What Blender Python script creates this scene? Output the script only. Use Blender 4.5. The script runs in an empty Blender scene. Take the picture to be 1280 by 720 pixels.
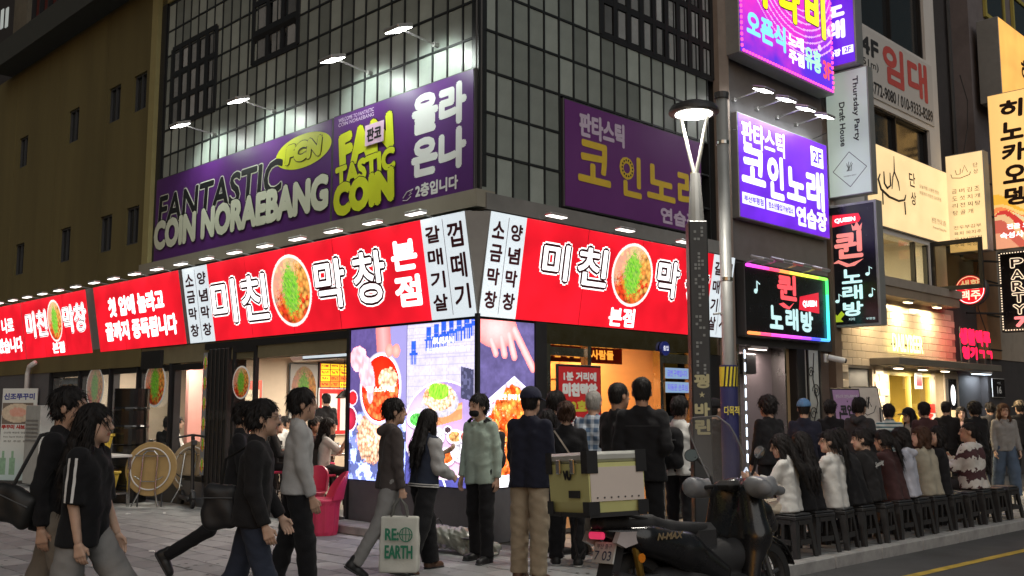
import bpy, math, random
import numpy as np
from mathutils import Matrix, Vector, Euler

# ------------------------------------------------------------------ camera, sky, sun, exposure
SC = bpy.context.scene
COL = SC.collection
R = math.radians
CAM_H = 1.55
FPX = 1245.0                      # focal length in pixels of the 1280-wide photograph
PITCH = math.atan(151 / FPX)
cam_d = bpy.data.cameras.new('camera')
cam_d.sensor_width = 36.0
cam_d.lens = FPX / 1280 * 36
cam_d.clip_start = 0.1
cam_d.clip_end = 600
cam = bpy.data.objects.new('camera', cam_d)
COL.objects.link(cam)
cam.location = (0, 0, CAM_H)
cam.rotation_euler = (R(90) + PITCH, 0, 0)
SC.camera = cam

SUN_ROT = R(200)
world = bpy.data.worlds.new('World')
SC.world = world
world.use_nodes = True
wn = world.node_tree.nodes
wl = world.node_tree.links
sky_n = wn.new('ShaderNodeTexSky')
sky_n.sky_type = 'NISHITA'
sky_n.sun_disc = False
sky_n.sun_elevation = R(2.0)
sky_n.sun_rotation = SUN_ROT
sky_n.dust_density = 4.0
wl.new(sky_n.outputs[0], wn['Background'].inputs[0])
wn['Background'].inputs[1].default_value = 0.075

sun_d = bpy.data.lights.new('city_glow', 'SUN')
sun_d.energy = 1.0
sun_d.angle = R(70)
sun_d.color = (1.0, 0.97, 0.92)
sun_o = bpy.data.objects.new('city_glow', sun_d)
COL.objects.link(sun_o)
sun_o.rotation_euler = (R(52), 0, R(20))

SC.view_settings.view_transform = 'Standard'
SC.view_settings.look = 'None'
SC.view_settings.exposure = 0.0
SC.view_settings.gamma = 1.0
SC.view_settings.use_curve_mapping = False
SC.render.engine = 'CYCLES'
cy = SC.cycles
cy.use_denoising = True
cy.max_bounces = 6
cy.diffuse_bounces = 3
cy.glossy_bounces = 3
cy.transmission_bounces = 6
cy.transparent_max_bounces = 12
cy.sample_clamp_indirect = 4.0
cy.sample_clamp_direct = 0.0
cy.caustics_reflective = False
cy.caustics_refractive = False
cy.use_light_tree = True
rnd = random.Random(7)

# ------------------------------------------------------------------ photo pixel -> place
C0 = np.array([-0.40, 11.6])      # the street corner of the building
Q = math.sqrt(.5)
WDIR = {'L': np.array([-Q, Q]), 'R': np.array([Q, Q])}
WNOR = {'L': np.array([-Q, -Q]), 'R': np.array([Q, -Q])}


def ray(px, py):
    u = (px - 640) / FPX
    v = -(py - 360) / FPX
    return np.array([u, math.cos(PITCH) - v * math.sin(PITCH), math.sin(PITCH) + v * math.cos(PITCH)])


def ground(px, py, z=0.0):
    d = ray(px, py)
    t = (z - CAM_H) / d[2]
    return d[0] * t, d[1] * t


def wpx(w, px, py, off=0.0):
    """photo pixel -> (distance along the wall from the corner, height)"""
    d = ray(px, py)
    n = WNOR[w]
    c = C0 + n * off
    t = np.dot(c, n) / np.dot(d[:2], n)
    p = d * t
    return float(np.dot(p[:2] - c, WDIR[w])), float(p[2] + CAM_H)


def wpos(w, s, off=0.0):
    p = C0 + WDIR[w] * s + WNOR[w] * off
    return float(p[0]), float(p[1])


WROT = {'L': R(-45), 'R': R(45)}


def wall_frame(w, s=0.0, off=0.0, z=0.0):
    """local x to the viewer's right along the wall, y into the building, z up"""
    x, y = wpos(w, s, off)
    return Matrix.Translation((x, y, z)) @ Matrix.Rotation(WROT[w], 4, 'Z')


FL = wall_frame('L')              # x = -s on the left wall
FR = wall_frame('R')              # x = s on the right wall

# ------------------------------------------------------------------ materials
MATS = {}


def _mat(name):
    m = bpy.data.materials.new(name)
    m.use_nodes = True
    return m, m.node_tree.nodes, m.node_tree.links, m.node_tree.nodes['Principled BSDF']


def pm(name, col, rough=.6, metal=0., var=.12, scale=6., bump=0., bscale=60., spec=.5, coat=0., stretch=None, dirt=0., each=0.):
    """painted or natural surface: base colour with uneven tone, fine relief and some wear"""
    if name in MATS:
        return MATS[name]
    m, n, l, b = _mat(name)
    b.inputs['Roughness'].default_value = rough
    b.inputs['Metallic'].default_value = metal
    b.inputs['Specular IOR Level'].default_value = spec
    b.inputs['Coat Weight'].default_value = coat
    tc = n.new('ShaderNodeTexCoord')
    mp = n.new('ShaderNodeMapping')
    l.new(tc.outputs['Object'], mp.inputs[0])
    if stretch:
        mp.inputs['Scale'].default_value = stretch
    nz = n.new('ShaderNodeTexNoise')
    nz.inputs['Scale'].default_value = scale
    nz.inputs['Detail'].default_value = 5
    nz.inputs['Roughness'].default_value = .65
    l.new(mp.outputs[0], nz.inputs[0])
    mx = n.new('ShaderNodeMix')
    mx.data_type = 'RGBA'
    l.new(nz.outputs[0], mx.inputs[0])
    c = np.array(col[:3])
    lo = tuple(np.clip(c * (1 - var * 1.6), 0, 1)) + (1,)
    hi = tuple(np.clip(c * (1 + var * 1.6), 0, 1)) + (1,)
    mx.inputs[6].default_value = lo
    mx.inputs[7].default_value = hi
    out = mx.outputs[2]
    if dirt > 0:
        n2 = n.new('ShaderNodeTexNoise')
        n2.inputs['Scale'].default_value = scale * .35
        n2.inputs['Detail'].default_value = 8
        l.new(mp.outputs[0], n2.inputs[0])
        rp = n.new('ShaderNodeValToRGB')
        rp.color_ramp.elements[0].position = .48
        rp.color_ramp.elements[1].position = .72
        l.new(n2.outputs[0], rp.inputs[0])
        ml = n.new('ShaderNodeMath')
        ml.operation = 'MULTIPLY'
        ml.inputs[1].default_value = dirt
        l.new(rp.outputs[0], ml.inputs[0])
        m2 = n.new('ShaderNodeMix')
        m2.data_type = 'RGBA'
        l.new(ml.outputs[0], m2.inputs[0])
        l.new(out, m2.inputs[6])
        m2.inputs[7].default_value = tuple(c * .35) + (1,)
        out = m2.outputs[2]
    if each > 0:
        oi = n.new('ShaderNodeObjectInfo')
        er = n.new('ShaderNodeMapRange')
        er.inputs[3].default_value = 1 - each
        er.inputs[4].default_value = 1 + each
        l.new(oi.outputs['Random'], er.inputs[0])
        sc_ = n.new('ShaderNodeVectorMath')
        sc_.operation = 'SCALE'
        l.new(out, sc_.inputs[0])
        l.new(er.outputs[0], sc_.inputs['Scale'])
        out = sc_.outputs[0]
    l.new(out, b.inputs['Base Color'])
    rr = n.new('ShaderNodeMapRange')
    rr.inputs[3].default_value = max(0, rough - .1)
    rr.inputs[4].default_value = min(1, rough + .1)
    l.new(nz.outputs[0], rr.inputs[0])
    l.new(rr.outputs[0], b.inputs['Roughness'])
    if bump > 0:
        n3 = n.new('ShaderNodeTexNoise')
        n3.inputs['Scale'].default_value = bscale
        n3.inputs['Detail'].default_value = 4
        l.new(mp.outputs[0], n3.inputs[0])
        bp = n.new('ShaderNodeBump')
        bp.inputs['Strength'].default_value = bump
        bp.inputs['Distance'].default_value = .01
        l.new(n3.outputs[0], bp.inputs['Height'])
        l.new(bp.outputs[0], b.inputs['Normal'])
    MATS[name] = m
    return m


def em(name, col, st=1., base=None, rough=.4, uneven=.0):
    """a backlit or glowing surface"""
    if name in MATS:
        return MATS[name]
    m, n, l, b = _mat(name)
    b.inputs['Base Color'].default_value = tuple(base or [c * .6 for c in col[:3]]) + (1,)
    b.inputs['Roughness'].default_value = rough
    b.inputs['Emission Color'].default_value = tuple(col[:3]) + (1,)
    b.inputs['Emission Strength'].default_value = st
    if uneven > 0:
        tc = n.new('ShaderNodeTexCoord')
        nz = n.new('ShaderNodeTexNoise')
        nz.inputs['Scale'].default_value = 1.6
        nz.inputs['Detail'].default_value = 2
        l.new(tc.outputs['Object'], nz.inputs[0])
        mr = n.new('ShaderNodeMapRange')
        mr.inputs[1].default_value = .3
        mr.inputs[2].default_value = .7
        mr.inputs[3].default_value = st * (1 - uneven)
        mr.inputs[4].default_value = st * (1 + uneven)
        l.new(nz.outputs[0], mr.inputs[0])
        l.new(mr.outputs[0], b.inputs['Emission Strength'])
    MATS[name] = m
    return m


def vmat(name, st=0., rough=.6, tint=(1, 1, 1)):
    """flat print held in the mesh's colour attribute; st > 0 for a lit print or screen"""
    if name in MATS:
        return MATS[name]
    m, n, l, b = _mat(name)
    a = n.new('ShaderNodeAttribute')
    a.attribute_name = 'Col'
    l.new(a.outputs[0], b.inputs['Base Color'])
    b.inputs['Roughness'].default_value = rough
    if st > 0:
        l.new(a.outputs[0], b.inputs['Emission Color'])
        b.inputs['Emission Strength'].default_value = st
        b.inputs['Specular IOR Level'].default_value = .1
    MATS[name] = m
    return m


def glass(name, col=(1, 1, 1), rough=.0, mixf=.035):
    """thin clear pane: mostly see-through, with a reflection"""
    if name in MATS:
        return MATS[name]
    m = bpy.data.materials.new(name)
    m.use_nodes = True
    n, l = m.node_tree.nodes, m.node_tree.links
    n.clear()
    o = n.new('ShaderNodeOutputMaterial')
    tr = n.new('ShaderNodeBsdfTransparent')
    tr.inputs[0].default_value = tuple(col) + (1,)
    gl = n.new('ShaderNodeBsdfGlossy')
    gl.inputs['Roughness'].default_value = rough
    mx = n.new('ShaderNodeMixShader')
    fr = n.new('ShaderNodeLayerWeight')
    pw = n.new('ShaderNodeMath')
    pw.operation = 'POWER'
    pw.inputs[1].default_value = 3.5
    l.new(fr.outputs['Facing'], pw.inputs[0])
    ad = n.new('ShaderNodeMath')
    ad.operation = 'MULTIPLY_ADD'
    ad.inputs[1].default_value = .6
    ad.inputs[2].default_value = mixf
    l.new(pw.outputs[0], ad.inputs[0])
    l.new(ad.outputs[0], mx.inputs[0])
    l.new(tr.outputs[0], mx.inputs[1])
    l.new(gl.outputs[0], mx.inputs[2])
    l.new(mx.outputs[0], o.inputs[0])
    MATS[name] = m
    return m


def fabric(name, col, pattern=None, col2=(0, 0, 0), k=20., rough=.9, var=.18, sheen=.06):
    if name in MATS:
        return MATS[name]
    m, n, l, b = _mat(name)
    b.inputs['Roughness'].default_value = rough
    b.inputs['Specular IOR Level'].default_value = .25
    b.inputs['Sheen Weight'].default_value = sheen
    b.inputs['Sheen Roughness'].default_value = .5
    tc = n.new('ShaderNodeTexCoord')
    nz = n.new('ShaderNodeTexNoise')
    nz.inputs['Scale'].default_value = 9
    nz.inputs['Detail'].default_value = 4
    l.new(tc.outputs['Object'], nz.inputs[0])
    c = np.array(col[:3])
    mx = n.new('ShaderNodeMix')
    mx.data_type = 'RGBA'
    mx.inputs[6].default_value = tuple(np.clip(c * (1 - var), 0, 1)) + (1,)
    mx.inputs[7].default_value = tuple(np.clip(c * (1 + var), 0, 1)) + (1,)
    l.new(nz.outputs[0], mx.inputs[0])
    out = mx.outputs[2]
    if pattern in ('stripe', 'plaid', 'band'):
        sp = n.new('ShaderNodeSeparateXYZ')
        l.new(tc.outputs['Object'], sp.inputs[0])

        def sq(sock, kk, th, noise=0.):
            mu = n.new('ShaderNodeMath')
            mu.operation = 'MULTIPLY'
            mu.inputs[1].default_value = kk
            l.new(sock, mu.inputs[0])
            src = mu.outputs[0]
            if noise:
                a2 = n.new('ShaderNodeMath')
                a2.operation = 'MULTIPLY_ADD'
                l.new(nz.outputs[0], a2.inputs[0])
                a2.inputs[1].default_value = noise
                l.new(src, a2.inputs[2])
                src = a2.outputs[0]
            si = n.new('ShaderNodeMath')
            si.operation = 'SINE'
            l.new(src, si.inputs[0])
            gt = n.new('ShaderNodeMath')
            gt.operation = 'GREATER_THAN'
            gt.inputs[1].default_value = th
            l.new(si.outputs[0], gt.inputs[0])
            return gt.outputs[0]
        fac = sq(sp.outputs[2], k, .35 if pattern == 'stripe' else .1, 9. if pattern == 'band' else 0.)
        if pattern == 'plaid':
            f2 = sq(sp.outputs[0], k, .3)
            ad = n.new('ShaderNodeMath')
            ad.operation = 'ADD'
            l.new(fac, ad.inputs[0])
            l.new(f2, ad.inputs[1])
            hv = n.new('ShaderNodeMath')
            hv.operation = 'MULTIPLY'
            hv.inputs[1].default_value = .5
            l.new(ad.outputs[0], hv.inputs[0])
            fac = hv.outputs[0]
        m2 = n.new('ShaderNodeMix')
        m2.data_type = 'RGBA'
        l.new(fac, m2.inputs[0])
        l.new(out, m2.inputs[6])
        m2.inputs[7].default_value = tuple(col2) + (1,)
        out = m2.outputs[2]
    l.new(out, b.inputs['Base Color'])
    wv = n.new('ShaderNodeTexNoise')
    wv.inputs['Scale'].default_value = 260
    l.new(tc.outputs['Object'], wv.inputs[0])
    bp = n.new('ShaderNodeBump')
    bp.inputs['Strength'].default_value = .25
    bp.inputs['Distance'].default_value = .004
    l.new(wv.outputs[0], bp.inputs['Height'])
    cr = n.new('ShaderNodeTexNoise')
    cr.inputs['Scale'].default_value = 13
    cr.inputs['Detail'].default_value = 3
    cr.inputs['Distortion'].default_value = 1.4
    l.new(tc.outputs['Object'], cr.inputs[0])
    b2_ = n.new('ShaderNodeBump')
    b2_.inputs['Strength'].default_value = .16
    b2_.inputs['Distance'].default_value = .03
    l.new(cr.outputs[0], b2_.inputs['Height'])
    l.new(bp.outputs[0], b2_.inputs['Normal'])
    l.new(b2_.outputs[0], b.inputs['Normal'])
    MATS[name] = m
    return m


# ------------------------------------------------------------------ mesh helpers
ROOTM = {}


def tag(o, label=None, cat=None, group=None, kind=None):
    if label:
        o['label'] = label
    if cat:
        o['category'] = cat
    if group:
        o['group'] = group
    if kind:
        o['kind'] = kind
    return o


def thing(name, label, cat, M=None, group=None, kind=None):
    o = bpy.data.objects.new(name, None)
    o.empty_display_size = .2
    COL.objects.link(o)
    M = M if M is not None else Matrix.Identity(4)
    o.matrix_world = M
    ROOTM[o.name] = M.copy()
    return tag(o, label, cat, group, kind)


class MB:
    """collects shapes and links them as ONE mesh object"""

    def __init__(self):
        self.v, self.f = [], []

    def add(self, vs, fs):
        b = len(self.v)
        self.v += [tuple(p) for p in vs]
        self.f += [tuple(i + b for i in f) for f in fs]
        return self

    def box(self, x0, x1, y0, y1, z0, z1, bev=0.):
        if bev > 0:
            b = min(bev, abs(x1 - x0) * .45, abs(y1 - y0) * .45, abs(z1 - z0) * .45)
            P = []
            for (x, sx) in ((x0, 1), (x1, -1)):
                for (y, sy) in ((y0, 1), (y1, -1)):
                    for (z, sz) in ((z0, 1), (z1, -1)):
                        P += [(x, y + sy * b, z + sz * b), (x + sx * b, y, z + sz * b), (x + sx * b, y + sy * b, z)]

            def I(i, j, k, a):
                return ((i * 2 + j) * 2 + k) * 3 + a
            F = [(I(0, 0, 0, 0), I(0, 0, 1, 0), I(0, 1, 1, 0), I(0, 1, 0, 0)), (I(1, 0, 0, 0), I(1, 1, 0, 0), I(1, 1, 1, 0), I(1, 0, 1, 0)),
                 (I(0, 0, 0, 1), I(1, 0, 0, 1), I(1, 0, 1, 1), I(0, 0, 1, 1)), (I(0, 1, 0, 1), I(0, 1, 1, 1), I(1, 1, 1, 1), I(1, 1, 0, 1)),
                 (I(0, 0, 0, 2), I(0, 1, 0, 2), I(1, 1, 0, 2), I(1, 0, 0, 2)), (I(0, 0, 1, 2), I(1, 0, 1, 2), I(1, 1, 1, 2), I(0, 1, 1, 2))]
            for j in (0, 1):
                for k in (0, 1):
                    F.append((I(0, j, k, 1), I(1, j, k, 1), I(1, j, k, 2), I(0, j, k, 2)))
                    F.append((I(j, 0, k, 0), I(j, 1, k, 0), I(j, 1, k, 2), I(j, 0, k, 2)))
                    F.append((I(j, k, 0, 0), I(j, k, 1, 0), I(j, k, 1, 1), I(j, k, 0, 1)))
            for i in (0, 1):
                for j in (0, 1):
                    for k in (0, 1):
                        F.append((I(i, j, k, 0), I(i, j, k, 1), I(i, j, k, 2)))
            return self.add(P, F)
        vs = [(x, y, z) for x in (x0, x1) for y in (y0, y1) for z in (z0, z1)]
        return self.add(vs, [(0, 1, 3, 2), (4, 6, 7, 5), (0, 4, 5, 1), (2, 3, 7, 6), (0, 2, 6, 4), (1, 5, 7, 3)])

    def quad(self, *pts):
        return self.add(pts, [tuple(range(len(pts)))])

    def tube(self, pts, r, n=8, cap=True, rz=1.):
        pts = [Vector(p) for p in pts]
        rs = r if isinstance(r, (list, tuple)) else [r] * len(pts)
        base = len(self.v)
        prev = None
        for i, p in enumerate(pts):
            d = (pts[min(i + 1, len(pts) - 1)] - pts[max(i - 1, 0)])
            if d.length < 1e-9:
                d = Vector((0, 0, 1))
            d.normalize()
            if prev is None:
                u = d.orthogonal().normalized()
            else:
                u = prev - d * prev.dot(d)
                u = u.normalized() if u.length > 1e-6 else d.orthogonal().normalized()
            prev = u
            w = d.cross(u)
            for k in range(n):
                a = 2 * math.pi * k / n
                self.v.append(tuple(p + (u * math.cos(a) + w * math.sin(a) * rz) * rs[i]))
        for i in range(len(pts) - 1):
            for k in range(n):
                a, b = base + i * n + k, base + i * n + (k + 1) % n
                self.f.append((a, b, b + n, a + n))
        if cap:
            self.f.append(tuple(base + k for k in range(n))[::-1])
            self.f.append(tuple(base + (len(pts) - 1) * n + k for k in range(n)))
        return self

    def lathe(self, prof, n=20, c=(0, 0, 0), axis='z', a0=0., a1=2 * math.pi):
        base = len(self.v)
        full = abs(a1 - a0 - 2 * math.pi) < 1e-6
        m = n if full else n + 1
        for (r, z) in prof:
            for k in range(m):
                a = a0 + (a1 - a0) * k / n
                p = (r * math.cos(a), r * math.sin(a), z)
                if axis == 'y':
                    p = (p[0], p[2], p[1])
                elif axis == 'x':
                    p = (p[2], p[0], p[1])
                self.v.append((p[0] + c[0], p[1] + c[1], p[2] + c[2]))
        for i in range(len(prof) - 1):
            for k in range(n):
                a = base + i * m + k
                b = base + i * m + (k + 1) % m
                self.f.append((a, b, b + m, a + m))
        return self

    def prism(self, poly, y0, y1):
        """outline in x,z extruded along y"""
        n = len(poly)
        vs = [(x, y0, z) for x, z in poly] + [(x, y1, z) for x, z in poly]
        fs = [tuple(range(n)), tuple(range(2 * n - 1, n - 1, -1))]
        fs += [(i, i + n, (i + 1) % n + n, (i + 1) % n) for i in range(n)]
        return self.add(vs, fs)

    def disc(self, cx, cz, r, y, n=28, rz=None):
        rz = rz or r
        return self.add([(cx + r * math.cos(2 * math.pi * k / n), y, cz + rz * math.sin(2 * math.pi * k / n)) for k in range(n)], [tuple(range(n))])

    def loft(self, secs, cap=True):
        """a list of closed sections of equal point count"""
        n = len(secs[0])
        base = len(self.v)
        for s in secs:
            self.v += [tuple(p) for p in s]
        for i in range(len(secs) - 1):
            for k in range(n):
                a, b = base + i * n + k, base + i * n + (k + 1) % n
                self.f.append((a, b, b + n, a + n))
        if cap:
            self.f.append(tuple(base + k for k in range(n))[::-1])
            self.f.append(tuple(base + (len(secs) - 1) * n + k for k in range(n)))
        return self

    def build(self, name, mat, parent=None, frame=None, smooth=False, label=None, kind=None):
        me = bpy.data.meshes.new(name)
        vs = self.v
        if frame is not None:
            T = frame if parent is None else ROOTM[parent.name].inverted() @ frame
            vs = [tuple(T @ Vector(p)) for p in vs]
        me.from_pydata(vs, [], self.f)
        me.validate()
        return link(name, me, mat, parent, smooth, label, kind)


def link(name, me, mat, parent=None, smooth=False, label=None, kind=None, local=None):
    if mat is not None and not me.materials:
        me.materials.append(mat)
    if smooth:
        me.polygons.foreach_set('use_smooth', [True] * len(me.polygons))
    o = bpy.data.objects.new(name, me)
    COL.objects.link(o)
    if parent is not None:
        o.parent = parent
        ROOTM[o.name] = ROOTM[parent.name]
    else:
        ROOTM[o.name] = Matrix.Identity(4)
    if local is not None:
        o.matrix_local = local
        ROOTM[o.name] = ROOTM[o.name] @ local
    return tag(o, label, None, None, kind)


def smooth_by_angle(o, ang=35):
    me = o.data
    me.polygons.foreach_set('use_smooth', [True] * len(me.polygons))
    me.set_sharp_from_angle(angle=R(ang))
    return o


def copy_tree(o, parent=None, M=None):
    c = o.copy()
    COL.objects.link(c)
    c.parent = parent
    if M is not None:
        c.matrix_world = M
        ROOTM[c.name] = M.copy()
    else:
        ROOTM[c.name] = ROOTM[parent.name] if parent is not None else ROOTM[o.name]
    for ch in list(o.children):
        copy_tree(ch, c)
    return c


# ------------------------------------------------------------------ lettering
_TXT = {}


def text_mesh(body):
    """outline mesh of a line of lettering: (verts in x,z ; tris) with its bounding box"""
    if body in _TXT:
        return _TXT[body]
    cu = bpy.data.curves.new('lettering', 'FONT')
    cu.body = body
    cu.resolution_u = 3
    o = bpy.data.objects.new('lettering', cu)
    me = bpy.data.meshes.new_from_object(o)
    n = len(me.vertices)
    co = np.zeros(n * 3)
    me.vertices.foreach_get('co', co)
    co = co.reshape(-1, 3)
    fs = [tuple(p.vertices) for p in me.polygons]
    bpy.data.objects.remove(o)
    bpy.data.curves.remove(cu)
    bpy.data.meshes.remove(me)
    lo, hi = co[:, :2].min(0), co[:, :2].max(0)
    _TXT[body] = (co[:, :2], fs, lo, hi)
    return _TXT[body]


def letters(name, body, mat, parent, box, y=-.004, bold=0., slant=0., shear=0., rot=0., steps=8, label=None, thick=0.):
    """lettering fitted into box (x0, z0, x1, z1) of the parent's own x,z plane, facing -y"""
    co, fs, lo, hi = text_mesh(body)
    x0, z0, x1, z1 = box
    b = bold
    sx = (x1 - x0 - 2 * b) / max(hi[0] - lo[0], 1e-6)
    sz = (z1 - z0 - 2 * b) / max(hi[1] - lo[1], 1e-6)
    X = (co[:, 0] - lo[0]) * sx + x0 + b
    Z = (co[:, 1] - lo[1]) * sz + z0 + b
    X = X + slant * (Z - z0)
    Z = Z + shear * (X - x0)
    if rot:
        cx, cz = (x0 + x1) / 2, (z0 + z1) / 2
        dx, dz = X - cx, Z - cz
        X = cx + dx * math.cos(rot) - dz * math.sin(rot)
        Z = cz + dx * math.sin(rot) + dz * math.cos(rot)
    mb = MB()
    offs = [(0, 0)]
    if b > 0:
        offs += [(b * math.cos(2 * math.pi * k / steps), b * math.sin(2 * math.pi * k / steps)) for k in range(steps)]
    for i, (dx, dz) in enumerate(offs):
        yy = y - i * .00025
        vs = [(X[j] + dx, yy, Z[j] + dz) for j in range(len(X))]
        mb.add(vs, fs)
    return mb.build(name, mat, parent, label=label)


def paint(name, parent, box, y, fn, nx, nz, mat, round_=False):
    """flat print: a grid whose colour attribute is fn(u, v) with u right, v down, both 0..1"""
    x0, z0, x1, z1 = box
    u = (np.arange(nx) + .5) / nx
    v = (np.arange(nz) + .5) / nz
    U, V = np.meshgrid(u, v)
    A = (x1 - x0) / max(z1 - z0, 1e-6)
    rgb = np.clip(fn(U, V, A), 0, 4)
    gx = np.linspace(x0, x1, nx + 1)
    gz = np.linspace(z1, z0, nz + 1)
    GX, GZ = np.meshgrid(gx, gz)
    vs = np.stack([GX.ravel(), np.full(GX.size, y), GZ.ravel()], 1)
    idx = np.arange((nx + 1) * (nz + 1)).reshape(nz + 1, nx + 1)
    q = np.stack([idx[1:, :-1], idx[1:, 1:], idx[:-1, 1:], idx[:-1, :-1]], -1).reshape(-1, 4)
    cl = rgb.reshape(-1, 3)
    if round_:
        keep = (((U - .5) ** 2 + (V - .5) ** 2) < .25).ravel()
        q = q[keep]
        cl = cl[keep]
        used, inv = np.unique(q, return_inverse=True)
        vs = vs[used]
        q = inv.reshape(-1, 4)
    me = np_mesh(name, vs, q)
    at = me.color_attributes.new('Col', 'FLOAT_COLOR', 'CORNER')
    c4 = np.repeat(np.concatenate([cl, np.ones((len(cl), 1))], 1), 4, 0)
    at.data.foreach_set('color', c4.ravel().astype(np.float32))
    return link(name, me, mat, parent)


def np_mesh(name, V, F, smooth=False):
    """mesh from numpy verts and quads (or tris)"""
    me = bpy.data.meshes.new(name)
    V = np.asarray(V, np.float32)
    F = np.asarray(F, np.int32)
    k = F.shape[1]
    me.vertices.add(len(V))
    me.vertices.foreach_set('co', V.ravel())
    me.loops.add(F.size)
    me.loops.foreach_set('vertex_index', F.ravel())
    me.polygons.add(len(F))
    me.polygons.foreach_set('loop_start', np.arange(0, F.size, k, dtype=np.int32))
    me.polygons.foreach_set('loop_total', np.full(len(F), k, np.int32))
    if smooth:
        me.polygons.foreach_set('use_smooth', np.ones(len(F), bool))
    me.update(calc_edges=True)
    return me


def _h(ix, iy):
    n = np.sin(ix * 127.1 + iy * 311.7) * 43758.5453
    return n - np.floor(n)


def vnoise(x, y):
    ix, iy = np.floor(x), np.floor(y)
    fx, fy = x - ix, y - iy
    fx, fy = fx * fx * (3 - 2 * fx), fy * fy * (3 - 2 * fy)
    return (_h(ix, iy) * (1 - fx) + _h(ix + 1, iy) * fx) * (1 - fy) + (_h(ix, iy + 1) * (1 - fx) + _h(ix + 1, iy + 1) * fx) * fy


def fbm(x, y):
    return vnoise(x, y) * .5 + vnoise(x * 2.1 + 5, y * 2.1) * .3 + vnoise(x * 4.3, y * 4.3 + 9) * .2


def cells(x, y):
    """nearest jittered point: distance and the cell's own random number"""
    ix, iy = np.floor(x), np.floor(y)
    best = np.full(x.shape, 9.)
    cid = np.zeros(x.shape)
    for i in (-1, 0, 1):
        for j in (-1, 0, 1):
            cx, cy_ = ix + i, iy + j
            px_, py_ = cx + _h(cx, cy_), cy_ + _h(cx + 7, cy_ + 3)
            d = np.hypot(x - px_, y - py_)
            m = d < best
            best = np.where(m, d, best)
            cid = np.where(m, _h(cx + 1.3, cy_ + 5.1), cid)
    return best, cid


def mixc(a, b, f):
    return a * (1 - f[..., None]) + np.array(b) * f[..., None]


def sstep(a, b, x):
    t = np.clip((x - a) / (b - a), 0, 1)
    return t * t * (3 - 2 * t)
# ------------------------------------------------------------------ ground
M_asph = pm('asphalt', (.075, .075, .077), .85, var=.3, scale=3, bump=.5, bscale=180, dirt=.4)
M_joint = pm('joint_sand', (.06, .056, .052), .95, var=.2, bump=.3)
M_pav = [pm('paver_grey_%d' % i, c, .7, var=.16, scale=7, bump=.35, bscale=140, dirt=.7, each=.2) for i, c in
         enumerate(((.315, .325, .325), (.28, .288, .29), (.36, .368, .365), (.245, .252, .255)))]
M_kerb = pm('kerb_granite', (.34, .335, .33), .8, var=.2, scale=9, bump=.4, bscale=160, dirt=.5)
M_yel = pm('road_yellow_paint', (.55, .38, .05), .7, var=.25, scale=14, dirt=.65)

road = MB().box(-160, 200, -120, 240, -.33, -.13).build('road', M_asph, kind='structure')
KD = np.array([4.48, 4.10])
KD /= np.linalg.norm(KD)
KN = np.array([-KD[1], KD[0]])            # towards the shops
K0 = np.array([2.71, 10.18])


def kpt(t, d, z=0.):
    p = K0 + KD * t + KN * d
    return (float(p[0]), float(p[1]), z)


KROT = math.atan2(KD[1], KD[0])
sw = MB()
P = [kpt(-60, .16), kpt(60, .16), kpt(60, 70), kpt(-60, 70)]
sw.add([(x, y, -.012) for x, y, _ in P] + [(x, y, -.3) for x, y, _ in P], [(0, 1, 2, 3), (0, 4, 5, 1), (1, 5, 6, 2), (2, 6, 7, 3), (3, 7, 4, 0)])
sidewalk = sw.build('sidewalk', M_joint, kind='structure')

# kerb stones
kmesh = []
for k in range(3):
    mb = MB().box(0, .985, 0, .155, -.2, 0, bev=.014)
    me = bpy.data.meshes.new('kerb_stone')
    me.from_pydata(mb.v, [], mb.f)
    me.materials.append(M_kerb)
    kmesh.append(me)
for i in range(-14, 22):
    x, y, z = kpt(i * 1.0, 0)
    L_ = Matrix.Translation((x, y, rnd.uniform(-.004, .004))) @ Matrix.Rotation(KROT + rnd.uniform(-.004, .004), 4, 'Z')
    link('kerb_stone', kmesh[i % 3], None, sidewalk, local=L_)

# pavers: laid parallel to the left facade, the largest-looking ones one by one
PW, PL = .31, .46
pav_me = []
for i in range(8):
    mb = MB().box(.004, PL - .004, .004, PW - .004, -.04, 0, bev=.006)
    me = bpy.data.meshes.new('paver')
    me.from_pydata(mb.v, [], mb.f)
    me.materials.append(M_pav[i % 4])
    pav_me.append(me)
cand = []
for j in range(-46, 40):
    for i in range(-66, 60):
        lx, ly = i * PL + (PL / 2 if j % 2 else 0), j * PW
        c = FL @ Vector((lx + PL / 2, ly + PW / 2, 0))
        if c.y < 4:
            continue
        d = (c.x - K0[0]) * KN[0] + (c.y - K0[1]) * KN[1]
        if d < .42:
            continue
        q = FL.inverted() @ c
        if q.x < 0 and q.y > -.05 and q.x > -40 or (q.x >= -.05 and q.y >= 0 and q.x <= 0):
            continue
        rq = FR.inverted() @ c
        if rq.x > 0 and rq.y > -.05:
            continue
        u = 640 + FPX * c.x / c.y
        v = 511 + FPX * CAM_H / c.y
        if c.y > 34:
            continue
        vis = -30 < u < 1310 and v < 745
        cand.append((0 if vis else 1, c.y, lx, ly))
cand.sort()
far = MB()
for k, (nv, yy, lx, ly) in enumerate(cand):
    if k < 300 and not nv:
        L_ = FL @ Matrix.Translation((lx, ly, rnd.uniform(-.0035, .0025))) @ Matrix.Rotation(rnd.uniform(-.006, .006), 4, 'X')
        link('paver', pav_me[rnd.choice((0, 0, 0, 1, 1, 1, 2, 2, 3, 4, 5, 6))], None, sidewalk, local=L_)
    else:
        z = rnd.uniform(-.003, .002)
        far.box(lx + .004, lx + PL - .004, ly + .004, ly + PW - .004, -.011, z)
fo = far.build('far_pavers', M_pav[0], sidewalk, frame=FL, kind='stuff')
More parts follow.
